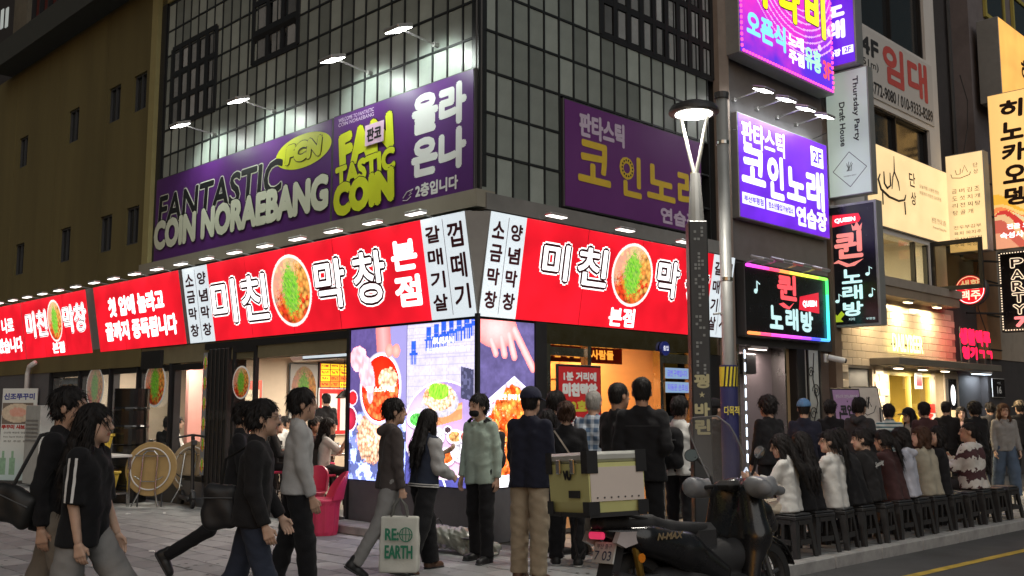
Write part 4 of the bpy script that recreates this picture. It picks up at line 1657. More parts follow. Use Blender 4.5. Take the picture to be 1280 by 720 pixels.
vert_text(t, 'Thursday Party', .56, 2.15, .95, .13, M_ink)
vert_text(t, 'Draft House', .30, 1.72, .90, .11, M_ink)
dm = MB()
cx, cz, r_ = .40, .46, .32
for k in range(4):
    a0, a1 = math.pi / 2 * k, math.pi / 2 * (k + 1)
    dm.tube([(cx + r_ * math.cos(a0), -.009, cz + r_ * math.sin(a0)), (cx + r_ * math.cos(a1), -.009, cz + r_ * math.sin(a1))], .005, 5)
for k in range(7):
    a = k * .9
    dm.tube([(cx - .06 + .015 * k, -.009, cz - .03), (cx + .06 * math.cos(a), -.009, cz + .10 + .04 * math.sin(a))], .004, 5)
dm.build('diamond_emblem', M_ink, t)
letters('small_print', 'THURSDAY PARTY', M_ink, t, (cx - .12, cz - .13, cx + .12, cz - .105), -.009)

M_qblk = pm('queen_black', (.015, .015, .02), .25, var=.2)
M_coral = em('letters_coral', (1., .30, .26), .75)
M_mint = em('letters_mint', (.62, .92, .92), .9)
M_qred = em('badge_red', (.9, .02, .05), .8)
M_grn = em('arrow_lime', (.5, .65, .03), .6)
t = sign('blade_sign', 'black blade sign with coral 퀸 and white 노래방 reading downwards', blade(8.68, .0, 3.03), .84, 2.12, .24, M_qblk, M_case, rim=.045)
MB().prism([(.05, 1.76), (.56, 1.80), (.60, 1.86), (.56, 1.96), (.07, 1.98)], -.012, -.007).build('badge', M_qred, t)
letters('letter', 'QUEEN', M_wlit, t, (.11, 1.82, .50, 1.91), -.014, bold=.005)
letters('letter', '퀸', M_coral, t, (.08, 1.17, .62, 1.66), -.009, bold=.02)
cr = MB().prism([(.44, 1.66), (.42, 1.78), (.47, 1.72), (.52, 1.82), (.57, 1.72), (.62, 1.78), (.60, 1.66)], -.012, -.007)
cr.build('crown', M_coral, t)
sw_ = MB().prism([(.04, 1.10), (.15, 1.16), (.35, 1.07), (.62, 1.14), (.45, 1.03), (.30, 1.02), (.15, 1.10)], -.012, -.007)
sw_.build('swash', M_coral, t)
for i, c in enumerate('노래방'):
    letters('letter', c, M_mint, t, (.20, .72 - i * .29, .58, .98 - i * .29), -.009, bold=.012)
for (x, z) in ((.68, .86), (.72, .48), (.10, .42)):
    nt = MB().disc(x, z, .04, -.009, 12, .03)
    nt.tube([(x + .035, -.01, z), (x + .035, -.01, z + .13), (x + .085, -.01, z + .09)], .008, 5)
    nt.build('music_note', M_mint, t)
MB().prism([(.05, .05), (.05, .20), (.09, .16), (.17, .24), (.23, .18), (.15, .10), (.20, .05)], -.012, -.007).build('arrow', M_grn, t)
letters('small_print', '지하', M_mint, t, (.30, .06, .42, .11), -.009)
letters('small_print', '부평점', M_mint, t, (.62, .06, .78, .10), -.009)

# rainbow-edged sign over the karaoke entrance
t = sign('karaoke_sign', 'black sign reading 퀸 노래방 QUEEN with a rainbow light border', wall_frame('R', 5.52, .18, 2.69), 2.6, 1.12, .16, M_qblk, M_caseD)
letters('letter', '퀸', M_rdt, t, fb(t, .36, .06, .60, .44), -.009, bold=.022)
MB().prism([(.98, .55), (1.12, .58), (1.30, .52), (1.46, .60), (1.30, .48), (1.12, .50)], -.012, -.007).build('swash', M_rdt, t)
for i, c in enumerate('노래방'):
    letters('letter', c, M_mint, t, fb(t, .26 + i * .19, .54 + .01 * i, .42 + i * .19, .88), -.009, bold=.02)
MB().prism([(1.62, .50), (2.30, .48), (2.30, .84), (1.66, .72)], -.012, -.007).build('badge', M_qred, t)
letters('letter', 'QUEEN', M_wlit, t, (1.74, .54, 2.22, .66), -.014, bold=.008, shear=.08)
nt = MB().disc(.28, .70, .05, -.009, 12, .04)
nt.tube([(.32, -.01, .70), (.32, -.01, .86), (.40, -.01, .82)], .012, 5)
nt.build('music_note', M_mint, t)


def hsv(h):
    import colorsys
    return colorsys.hsv_to_rgb(h % 1, .92, 1)


path = [(0, .03), (2.57, .03), (2.57, 1.09), (.0, 1.09)]
nseg = 0
for (p, q, n_) in ((path[3], (2.57, 1.09), 8), ((2.57, 1.09), (2.57, .03), 4), ((2.57, .03), path[0], 8)):
    for k in range(n_):
        a = Vector((p[0], -.03, p[1])).lerp(Vector((q[0], -.03, q[1])), k / n_)
        b = Vector((p[0], -.03, p[1])).lerp(Vector((q[0], -.03, q[1])), (k + 1) / n_)
        hh = (.86 + nseg * .062) % 1
        MB().tube([a, b], .026, 6).build('light_tube', em('rainbow_%02d' % nseg, hsv(hh), 1.7), t)
        nseg += 1

# ---------------- signs of the white building
t = sign('rental_banner', 'white banner reading 4F 임대 with telephone numbers under a dark window', wall_frame('R', 10.0, .02, 7.68), 3.62, 1.36, .015, pm('banner_cloth', (.62, .60, .58), .8, var=.05), M_white, rim=.004)
M_rent = pm('rent_red', (.62, .10, .09), .6)
letters('letter', '4F', M_ink, t, fb(t, .05, .12, .27, .40), -.009, bold=.022)
letters('letter', '51m)', M_ink, t, fb(t, .07, .46, .26, .60), -.009, bold=.003)
letters('letter', '임대', M_rent, t, fb(t, .32, .05, .92, .68), -.009, bold=.04)
letters('letter', '010-3772-9080 / 010-9333-8289', M_ink, t, fb(t, .02, .76, .98, .95), -.009, bold=.008)

M_amb = em('sign_cream_lit', (1., .70, .34), .85, base=(.8, .65, .4), uneven=.12)
t = sign('restaurant_sign', 'wide cream lit sign with a brushed bowl drawing and 단상', wall_frame('R', 10.15, .06, 5.1), 3.88, 1.6, .2, M_amb, M_case)
bwl = MB()
bwl.tube([(.55, -.01, 1.02), (.45, -.01, .90), (.55, -.01, .72), (.9, -.01, .62), (1.35, -.01, .60), (1.62, -.01, .66), (1.7, -.01, .78)], [.014, .022, .026, .026, .024, .02, .01], 6)
for (a, b) in (((.62, .68), (.62, .42)), ((1.62, .62), (1.64, .36))):
    bwl.tube([(a[0], -.01, a[1]), (b[0], -.01, b[1])], .016, 6)
bwl.tube([(.72, -.01, 1.10), (.72, -.01, .86), (.84, -.01, .78), (1.0, -.01, .86), (1.0, -.01, 1.12)], [.012, .02, .024, .02, .01], 6)
bwl.tube([(1.06, -.01, .80), (1.12, -.01, 1.05), (1.2, -.01, 1.18), (1.22, -.01, 1.5)], [.01, .014, .016, .006], 6)
bwl.tube([(1.2, -.01, 1.18), (1.36, -.01, 1.0), (1.42, -.01, .82)], [.014, .016, .008], 6)
bwl.build('bowl_drawing', M_ink, t)
letters('letter', '단', M_ink, t, (1.9, 1.0, 2.2, 1.3), -.009, bold=.006)
letters('letter', '상', M_ink, t, (1.95, .62, 2.2, .90), -.009, bold=.006)
for (s_, b) in (('오늘처럼 소중한 한상', (2.4, 1.04, 3.4, 1.12)), ('마음까지 따뜻한 요리주점', (2.4, .9, 3.5, .98)), ('본점 안내 2층', (2.95, .38, 3.7, .50)), ('Premium Dining Pub', (3.0, .24, 3.7, .31))):
    letters('small_print', s_, M_ink, t, b, -.009)
t = sign('blade_sign', 'cream lit blade sign listing dishes under a small bowl drawing', blade(14.2, .0, 4.95), .78, 2.16, .3, M_amb, M_case)
bwl = MB()
bwl.tube([(.10, -.01, 1.74), (.12, -.01, 1.66), (.3, -.01, 1.63), (.5, -.01, 1.68), (.52, -.01, 1.74)], .008, 5)
bwl.tube([(.2, -.01, 1.82), (.22, -.01, 1.72), (.3, -.01, 1.72), (.31, -.01, 1.84)], .007, 5)
bwl.tube([(.34, -.01, 1.74), (.40, -.01, 1.9), (.46, -.01, 1.74)], .006, 5)
bwl.build('bowl_drawing', M_ink, t)
letters('letter', '단', M_ink, t, (.58, 1.82, .68, 1.92), -.009)
letters('letter', '상', M_ink, t, (.58, 1.68, .68, 1.78), -.009)
for i, s_ in enumerate(('곱도리탕', '버섯전골', '김치찌개', '조개탕')):
    for k, c in enumerate(s_):
        letters('letter', c, M_ink, t, (.10 + i * .16, 1.30 - k * .16, .21 + i * .16, 1.40 - k * .16), -.009)
for k, s_ in enumerate(('전두부김부', '육회 파치추', '육사시미전', '수육 숙성전')):
    letters('letter', s_, M_ink, t, (.10, .50 - k * .13, .68, .58 - k * .13), -.009)

M_dbr = em('letters_warm_lit', (1., .90, .30), 3.2)
M_neon = em('neon_red', (1., .01, .06), 2.2)
t = thing('neon_lettering', 'warm yellow lit letters DAILYBEER on the cream tiles', 'sign', wall_frame('R', 10.95, .02, 2.66))
letters('letter', 'DAILYBEER', M_dbr, t, (0, 0, 1.42, .36), -.03, bold=.012)
MB().box(.0, 1.42, -.024, -.002, .12, .16).build('rail', M_dark, t)
t = thing('neon_lettering', 'red glowing two-line letters standing on the beer shop awning', 'sign', wall_frame('R', 13.2, .42, 2.54))
letters('letter_line', '생활맥주', M_neon, t, (0, .34, 1.75, .70), -.05, bold=.035)
letters('letter_line', '영기ㄱㄱ', M_neon, t, (.1, .04, 1.8, .32), -.05, bold=.03)
rk = MB()
for x in (.1, .5, .95, 1.4, 1.75):
    rk.tube([(x, -.03, -.04), (x, -.03, .7)], .012, 5)
rk.build('rack', M_dark, t)

# round red sign
x, y = wpos('R', 14.25, .05)
t = thing('round_sign', 'round red lit sign reading 생활맥주 on a black bracket', 'sign', Matrix.Translation((x, y, 3.78)) @ Matrix.Rotation(R(-45), 4, 'Z'))
MB().lathe([(.0, .0), (.33, .0), (.35, .02), (.35, .16), (.33, .18), (0, .18)], 32, (.3, 0, .33), 'y').build('case', M_caseD, t)
MB().disc(.3, .33, .315, -.004, 40).build('face', em('round_red', (.85, .01, .02), 1.1), t)
rg = MB()
rg.tube([(.3 + .29 * math.cos(a * math.pi / 16), -.008, .33 + .29 * math.sin(a * math.pi / 16)) for a in range(33)], .007, 5, cap=False)
rg.build('ring', M_wlit, t)
letters('letter', '생활', em('letters_cream', (1., .85, .6), 1.2), t, (.10, .34, .52, .55), -.008, bold=.006)
letters('letter', '맥주', em('letters_cream', (1., .85, .6), 1.2), t, (.10, .11, .52, .32), -.008, bold=.006)

# orange signs further on
M_or = em('sign_orange_lit', (1., .50, .10), .95, base=(.8, .5, .2), uneven=.15)
M_or2 = em('sign_orange_pale', (1., .62, .20), .95, base=(.8, .5, .2), uneven=.12)
M_brush = pm('brush_brown', (.05, .022, .012), .6)


def hino(U, V, A):
    n = fbm(U * 3, V * 3)
    c = np.ones(U.shape + (3,)) * np.array([1., .60, .20])
    c = c * (1.05 - .25 * np.abs(U - .5))[..., None]
    w = V + .06 * np.sin(U * 5 + 1)
    for k, (z0, z1, col) in enumerate(((.70, .745, (.85, .45, .05)), (.765, .80, (.9, .25, .08)), (.80, .825, (.75, .62, .35)), (.83, .87, (.62, .05, .04)), (.87, .90, (.8, .5, .25)), (.90, .96, (.6, .12, .08)), (.96, 1.2, (.8, .35, .2)))):
        m = (w > z0 + .03 * np.sin(U * 4 + k)) & (w < z1 + .03 * np.sin(U * 4 + k + 1))
        c = np.where(m[..., None], np.array(col), c)
    return c


t = sign('blade_sign', 'tall orange lit sign with brushed letters 히노카오뎅', blade(15.5, .52, 5.12), 1.05, 3.55, .3, M_or2, M_case)
paint('picture', t, (0, 0, 1.05, 3.55), -.008, hino, 40, 120, V_han)
for i, c in enumerate('히노카오뎅'):
    letters('letter', c, M_brush, t, (.22, 2.95 - i * .50, .72, 3.37 - i * .50), -.012, bold=.022, slant=.08)
letters('caption', '전골 오뎅', M_wlit, t, (.25, .42, .85, .54), -.012, bold=.004)
letters('caption', '숙성사시미', M_wlit, t, (.1, .22, .9, .36), -.012, bold=.004)
t = sign('restaurant_sign', 'orange lit fascia sign starting with brushed 히', wall_frame('R', 16.2, .62, 8.75), 5.2, 2.0, .5, M_or, M_case)
letters('letter', '히', M_brush, t, (1.35, .75, 1.85, 1.35), -.009, bold=.02, slant=.1)
letters('letter', '노', M_brush, t, (2.05, .75, 2.6, 1.3), -.009, bold=.02, slant=.1)
letters('small_print', '日本式', M_brush, t, (1.5, .5, 1.9, .62), -.009)
t = sign('blade_sign', 'black sign with outlined bulb letters PARTY 7', blade(16.0, .38, 3.3), .78, 1.8, .25, M_qblk, M_caseD, rim=.02)
M_wm = em('letters_warm_white', (1., .78, .55), 1.2)
for i, c in enumerate('PARTY'):
    b = (.24, 1.42 - i * .265, .54, 1.66 - i * .265)
    letters('letter_rim', c, M_wm, t, b, -.009, bold=.024)
    letters('letter', c, M_brush, t, (b[0] + .02, b[1] + .02, b[2] - .02, b[3] - .02), -.016, bold=.004)
letters('letter', '7', em('letters_pinkred', (1., .25, .25), 1.2), t, (.26, .08, .56, .32), -.009, bold=.02)
bul = MB()
for k in range(30):
    for x in (.02, .76):
        bul.box(x - .012, x + .012, -.022, -.007, .03 + k * .059, .06 + k * .059)
for k in range(12):
    for z in (.02, 1.78):
        bul.box(.06 + k * .06, .085 + k * .06, -.022, -.007, z - .012, z + .012)
bul.build('border_bulbs', M_wm, t, kind='stuff')
t = sign('number_plate', 'small dark plate with the white number 16', wall_frame('R', 16.2, .02, 1.82), .75, .42, .02, M_qblk, M_white, rim=.01)
letters('letter', '16', M_wv, t, (.25, .08, .52, .25), -.009, bold=.008)
letters('small_print', '부평길', M_wv, t, (.28, .30, .48, .35), -.009)
t = sign('lit_menu_box', 'small lit menu box with a white oval on the shop wall', wall_frame('R', 13.62, .03, 1.22), .42, .95, .06, M_qblk, M_caseD, rim=.02)
MB().disc(.21, .62, .13, -.01, 24, .22).build('oval', M_wlit, t)
letters('letter', '생활', M_rdt, t, (.13, .58, .29, .74), -.014)
MB().box(.06, .36, -.012, -.007, .08, .30).build('picture', M_amb, t)
t = sign('shop_poster', 'red topped white poster on the beer shop window', wall_frame('R', 12.15, .02, .55), .72, 1.1, .012, M_paper, M_paper, rim=.002)
MB().box(.0, .72, -.012, -.007, .92, 1.1).build('header', pm('poster_red', (.7, .04, .03), .5), t)
vert_text(t, 'MATCH', .42, .90, .05, .40, pm('poster_red', (.7, .04, .03), .5), .012)
t = sign('shop_poster', 'small red square notice on the beer shop glass', wall_frame('R', 11.98, .02, 1.95), .34, .32, .01, M_paper, M_paper, rim=.002)
MB().box(.04, .30, -.012, -.007, .06, .26).build('print', M_qred, t)
t = thing('window_lettering', 'yellow oval emblem 맥주 on the beer shop glass', 'sign', wall_frame('R', 11.25, .0, 1.12))
ov = MB().tube([(.42 + .42 * math.cos(a * math.pi / 14), -.01, .18 + .18 * math.sin(a * math.pi / 14)) for a in range(29)], .02, 5, cap=False)
ov.build('ring', M_goldv, t)
letters('letter', '생활', M_goldv, t, (.16, .08, .42, .28), -.01, bold=.012)
letters('letter', '맥주', M_goldv, t, (.46, .08, .70, .28), -.01, bold=.012)

# ------------------------------------------------------------------ floodlights
M_flood = em('flood_lens', (1., 1., .96), 30.)


def flood(M, reach, label, group, en=60, spot=True, aim=.0, blend=.6, col=(.86, 1., .90), size=130):
    """arm standing out from the wall with a flat head that shines back down on the sign"""
    t = thing('floodlight', label, 'floodlight', M, group)
    MB().tube([(0, .05, 0), (0, -.03, 0)], .035, 8).build('bracket', M_alu, t)
    MB().tube([(0, 0, 0), (0, -reach, .05)], .013, 6).build('arm', M_alu, t)
    hm = Matrix.Translation((0, -reach, .06)) @ Matrix.Rotation(R(18), 4, 'X')
    mb = MB().box(-.15, .15, -.22, .03, .0, .05, bev=.012)
    h = mb.build('head', M_alu, t, ROOTM[t.name] @ hm)
    MB().box(-.13, .13, -.20, .01, -.008, -.001).build('lens', M_flood, h, ROOTM[t.name] @ hm)
    if spot:
        ld = bpy.data.lights.new('flood_beam', 'SPOT')
        ld.energy = en
        ld.color = col
        ld.spot_size = R(size)
        ld.spot_blend = blend
        ld.shadow_soft_size = .08
        lo = bpy.data.objects.new('flood_beam', ld)
        COL.objects.link(lo)
        lo.parent = t
        lo.location = (0, -reach - .09, .02)
        lo.rotation_euler = (R(38 + aim), 0, 0)
    return t


for (wx, wy, wh_) in ((267, 168, 'above the black word FANTASTIC'), (341, 139, 'above the lime FCN oval'), (461, 91, 'above the lime bubble letters'), (544, 56, 'above the white 올라온나')):
    s, z = wpx('L', wx, wy)
    flood(wall_frame('L', s, .0, z), .50, 'floodlight on a thin arm ' + wh_, 'floodlights over the purple banners', 85)
for (px, py, wh_) in ((947, 113, 'above the start of the violet sign'), (976, 124, 'above the ring letter of the violet sign'), (1001, 135, 'between ring letter and 2F plate of the violet sign'), (1025, 144, 'above the 2F plate of the violet sign')):
    s, z = wpx('R', px - 30, py + 12)
    flood(wall_frame('R', s, .0, z), .45, 'floodlight on a thin arm ' + wh_, 'floodlights over the violet karaoke sign', 22, col=(.95, .98, 1.))
for (px, py) in ((935, 328), (960, 330), (985, 335), (1008, 340)):
    s, z = wpx('R', px, py, .2)
    flood(wall_frame('R', s, .0, z - .02), .35, 'small unlit floodlight above the rainbow-edged sign', 'small lamps above the rainbow sign', spot=False).children[2].children[0].data.materials[0] = M_alu
# ------------------------------------------------------------------ lamps inside the rooms
def ceiling_lamp(M, w, d, label, en, col=(1., .86, .68), group=None, st=4.):
    t = thing('ceiling_lamp', label, 'lamp', M, group)
    MB().box(-w / 2, w / 2, -d / 2, d / 2, .0, .05, bev=.01).build('housing', M_white, t)
    MB().box(-w / 2 + .02, w / 2 - .02, -d / 2 + .02, d / 2 - .02, -.012, -.001).build('diffuser', em('diffuser_%.2f_%.2f' % (col[2], st), col, st), t)
    ld = bpy.data.lights.new('lamp_light', 'AREA')
    ld.shape = 'RECTANGLE'
    ld.size, ld.size_y = w, d
    ld.energy = en * 2.1
    ld.color = col
    lo = bpy.data.objects.new('lamp_light', ld)
    COL.objects.link(lo)
    lo.parent = t
    lo.location = (0, 0, -.03)
    return t


for (x, y, e) in ((-11.8, 1.6, 22), (-9.4, 1.3, 34), (-7.2, 1.5, 36), (-5.2, 3.2, 36), (-3.9, 1.8, 30), (-8.2, 4.4, 50), (-6.0, 5.0, 36)):
    p = FL @ Vector((x, y, 2.6))
    ceiling_lamp(Matrix.Translation(p) @ Matrix.Rotation(R(-45), 4, 'Z'), 1.1, .12, 'white tube lamp on the restaurant ceiling', e, (1., .9, .76), 'tube lamps in the restaurant')
for (x, y, e) in ((1.9, 1.9, 16), (2.75, 1.9, 18), (3.5, 1.9, 16)):
    p = FR @ Vector((x, y, 2.6))
    ceiling_lamp(Matrix.Translation(p) @ Matrix.Rotation(R(45), 4, 'Z'), .2, .2, 'warm spotlight in the restaurant entrance', e, (1., .62, .26), 'spotlights in the restaurant entrance', 8)
for (x, y, z, e) in ((10.0, -.2, 3.63, 15), (11.4, -.2, 3.63, 15), (12.8, -.2, 3.63, 15)):
    p = FR @ Vector((x, y, z))
    ceiling_lamp(Matrix.Translation(p) @ Matrix.Rotation(R(45), 4, 'Z'), .3, .12, 'flat warm downlight under the floor slab over the cream tiles', e, (1., .74, .42), 'downlights over the tiles', 8)
for x in (10.6, 11.7, 12.8):
    p = FR @ Vector((x, -.3, 2.31))
    ceiling_lamp(Matrix.Translation(p) @ Matrix.Rotation(R(45), 4, 'Z'), .28, .12, 'flat downlight set in the beer shop awning', 20, (1., .82, .58), 'downlights in the beer shop awning', 8)
p = FR @ Vector((11.8, 1.0, 2.4))
ceiling_lamp(Matrix.Translation(p) @ Matrix.Rotation(R(45), 4, 'Z'), .8, .3, 'ceiling lamp inside the beer shop', 45, (1., .8, .45))
p = FR @ Vector((11.6, 1.3, 5.18))
ceiling_lamp(Matrix.Translation(p) @ Matrix.Rotation(R(45), 4, 'Z'), .8, .3, 'ceiling lamp in the room above the beer shop', 50, (1., .8, .42))
p = FR @ Vector((6.2, .05, 2.5))
ceiling_lamp(Matrix.Translation(p) @ Matrix.Rotation(R(45), 4, 'Z'), .5, .1, 'ceiling lamp in the karaoke entrance', 6, (1., .85, .75))
p = FR @ Vector((15.6, .0, 2.33))
ceiling_lamp(Matrix.Translation(p) @ Matrix.Rotation(R(45), 4, 'Z'), .8, .2, 'cool lamp under the far end of the awning', 6, (.75, .88, 1.))
# ------------------------------------------------------------------ people: surfaces grown from distance fields
def grid(lo, hi, h):
    ax = [np.arange(lo[i], hi[i] + h, h, dtype=np.float32) for i in range(3)]
    return np.meshgrid(*ax, indexing='ij'), ax


def rcone(P, a, b, ra, rb, sq=None):
    """tapered capsule; sq = (sx, sy, sz) squeezes space for oval sections"""
    X, Y, Z = P
    a = np.asarray(a, np.float32)
    b = np.asarray(b, np.float32)
    d = b - a
    L2 = float(d @ d) + 1e-9
    t = np.clip(((X - a[0]) * d[0] + (Y - a[1]) * d[1] + (Z - a[2]) * d[2]) / L2, 0, 1)
    px, py, pz = X - a[0] - t * d[0], Y - a[1] - t * d[1], Z - a[2] - t * d[2]
    if sq is not None:
        px, py, pz = px * sq[0], py * sq[1], pz * sq[2]
    return np.sqrt(px * px + py * py + pz * pz) - (ra + (rb - ra) * t)


def ell(P, c, r):
    X, Y, Z = P
    k = np.sqrt(((X - c[0]) / r[0]) ** 2 + ((Y - c[1]) / r[1]) ** 2 + ((Z - c[2]) / r[2]) ** 2)
    return (k - 1) * min(r)


def smin(a, b, k):
    h = np.clip(.5 + .5 * (b - a) / k, 0, 1)
    return b * (1 - h) + a * h - k * h * (1 - h)


def smax(a, b, k):
    return -smin(-a, -b, k)


def nets(D, ax):
    """surface nets: verts, quads of the zero level"""
    h = ax[0][1] - ax[0][0]
    o = np.array([a[0] for a in ax])
    n = np.array(D.shape)
    S = D < 0
    c = [(i, j, k) for i in (0, 1) for j in (0, 1) for k in (0, 1)]
    cs = np.zeros(tuple(n - 1), np.int8)
    for (i, j, k) in c:
        cs += S[i:n[0] - 1 + i, j:n[1] - 1 + j, k:n[2] - 1 + k]
    act = (cs > 0) & (cs < 8)
    idx = np.argwhere(act)
    vid = np.full(act.shape, -1, np.int64)
    vid[act] = np.arange(len(idx))
    acc = np.zeros((len(idx), 3))
    cnt = np.zeros(len(idx))
    I, J, K = idx.T
    for a in c:
        for axn in range(3):
            if a[axn]:
                continue
            b = list(a)
            b[axn] = 1
            da = D[I + a[0], J + a[1], K + a[2]]
            db = D[I + b[0], J + b[1], K + b[2]]
            m = (da < 0) != (db < 0)
            t = np.where(m, da / np.where(m, da - db, 1), 0)
            p = np.zeros((len(idx), 3))
            p += np.array(a)
            p[:, axn] += t
            acc += p * m[:, None]
            cnt += m
    V = (idx + acc / cnt[:, None]) * h + o
    F = []
    for axn in range(3):
        sl0 = [slice(None)] * 3
        sl1 = [slice(None)] * 3
        sl0[axn] = slice(0, n[axn] - 1)
        sl1[axn] = slice(1, n[axn])
        s0, s1 = S[tuple(sl0)], S[tuple(sl1)]
        e = np.argwhere(s0 != s1)
        u, v = (axn + 1) % 3, (axn + 2) % 3
        ok = (e[:, u] > 0) & (e[:, v] > 0) & (e[:, u] < n[u] - 1) & (e[:, v] < n[v] - 1)
        e = e[ok]
        fl = s0[tuple(e.T)]

        def g(du, dv):
            q = e.copy()
            q[:, u] += du
            q[:, v] += dv
            return vid[tuple(q.T)]
        q = np.stack([g(-1, -1), g(0, -1), g(0, 0), g(-1, 0)], 1)
        q[~fl] = q[~fl][:, ::-1]
        F.append(q)
    return V, np.concatenate(F)


def field(fn, lo, hi, h):
    P, ax = grid(lo, hi, h)
    return nets(fn(P), ax)


def bounds(pts, pad):
    p = np.array(pts)
    return p.min(0) - pad, p.max(0) + pad


# ---------------- shared templates
def head_fn(P):
    X, Y, Z = P
    aX = (np.abs(X), Y, Z)
    d = ell(P, (0, -.012, .03), (.076, .094, .088))
    d = smin(d, ell(P, (0, .028, -.052), (.057, .062, .062)), .035)
    d = smin(d, rcone(P, (0, .066, -.095), (0, .066, -.097), .019, .019), .02)
    d = smin(d, rcone(aX, (0, .078, .030), (.034, .072, .030), .016, .012), .012)
    d = smax(d, -rcone(aX, (.031, .103, .010), (.033, .103, .010), .019, .017), .012)
    d = smin(d, rcone(aX, (.030, .072, .010), (.031, .072, .010), .0135, .0135), .004)
    d = smin(d, rcone(P, (0, .084, .016), (0, .105, -.022), .008, .012), .010)
    d = smin(d, rcone(aX, (0, .092, -.026), (.012, .088, -.027), .009, .008), .008)
    d = smin(d, rcone(aX, (0, .083, -.056), (.020, .074, -.057), .009, .006), .006)
    d = smin(d, rcone(aX, (0, .081, -.068), (.016, .073, -.067), .009, .006), .006)
    d = smin(d, ell(aX, (.075, -.010, -.008), (.010, .020, .029)), .008)
    d = smin(d, rcone(P, (0, -.022, -.05), (0, -.04, -.20), .050, .056), .03)
    return d


HV, HF = field(head_fn, (-.11, -.13, -.20), (.11, .14, .14), .0065)
_x, _y, _z = HV.T
HC = np.ones((len(HV), 3))
lips = (np.abs(_x) < .024) & (np.abs(_z + .061) < .011) & (_y > .07)
HC[lips] = (.82, .50, .50)
brow = (np.abs(np.abs(_x) - .030) < .016) & (np.abs(_z - .033 + .15 * np.abs(np.abs(_x) - .03)) < .0055) & (_y > .06)
HC[brow] = (.52, .44, .40)
eye = (((np.abs(_x) - .031) / .012) ** 2 + ((_z - .011) / .0065) ** 2 < 1) & (_y > .06)
HC[eye] = (.72, .80, .86)
iris = (((np.abs(_x) - .031) / .0065) ** 2 + ((_z - .011) / .0075) ** 2 < 1) & (_y > .06)
HC[iris] = (.06, .05, .05)
ck = np.exp(-(((np.abs(_x) - .045) / .02) ** 2 + ((_z + .025) / .02) ** 2)) * (_y > .04)
HC *= 1 - ck[:, None] * np.array([.0, .10, .08])


def hand_fn(curl, grip=False):
    def fn(P):
        d = rcone(P, (0, 0, .03), (0, 0, -.02), .026, .026, (1.25, 1, 1))
        ks = [(.030, .074, .0095), (.010, .083, .0098), (-.010, .077, .0094), (-.028, .062, .0085)]
        for (y, L_, r) in ks:
            d = smin(d, rcone(P, (0, y * .55, -.02), (0, y, -.082), .015, .0125), .012)
        fing = None
        for i, (y, L_, r) in enumerate(ks):
            p = np.array([0, y, -.082])
            a = 0.
            cu = curl * (1 + .12 * i)
            for seg in (.46, .30, .24):
                a += cu * (1.0 if not grip else 1.25)
                q = p + L_ * seg * np.array([-math.sin(a), y * .05, -math.cos(a)])
                f = rcone(P, p, q, r, r * .92)
                fing = f if fing is None else np.minimum(fing, f)
                p = q
                r *= .93
        d = smin(d, fing, .006)
        t = rcone(P, (-.004, .018, -.022), (-.018, .046, -.052), .014, .0115)
        t = smin(t, rcone(P, (-.018, .046, -.052), (-.026 - .02 * grip, .050 - .012 * grip, -.086), .0115, .0085), .006)
        return smin(d, t, .010)
    return fn


HANDS = {}
for key, cu, gp in (('relax', .32, False), ('grip', .95, True), ('flat', .12, False)):
    HANDS[key] = field(hand_fn(cu, gp), (-.085, -.06, -.185), (.04, .075, .045), .0052)


def strands(P, f=60, amp=.0035):
    X, Y, Z = P
    a = np.arctan2(X, Y + .02)
    return amp * np.sin(f * .4 * a + 5 * np.sin(Z * 21 + a * 2)) + amp * .8 * np.sin(f * .9 * a + 3 * np.sin(Z * 33 + 1))


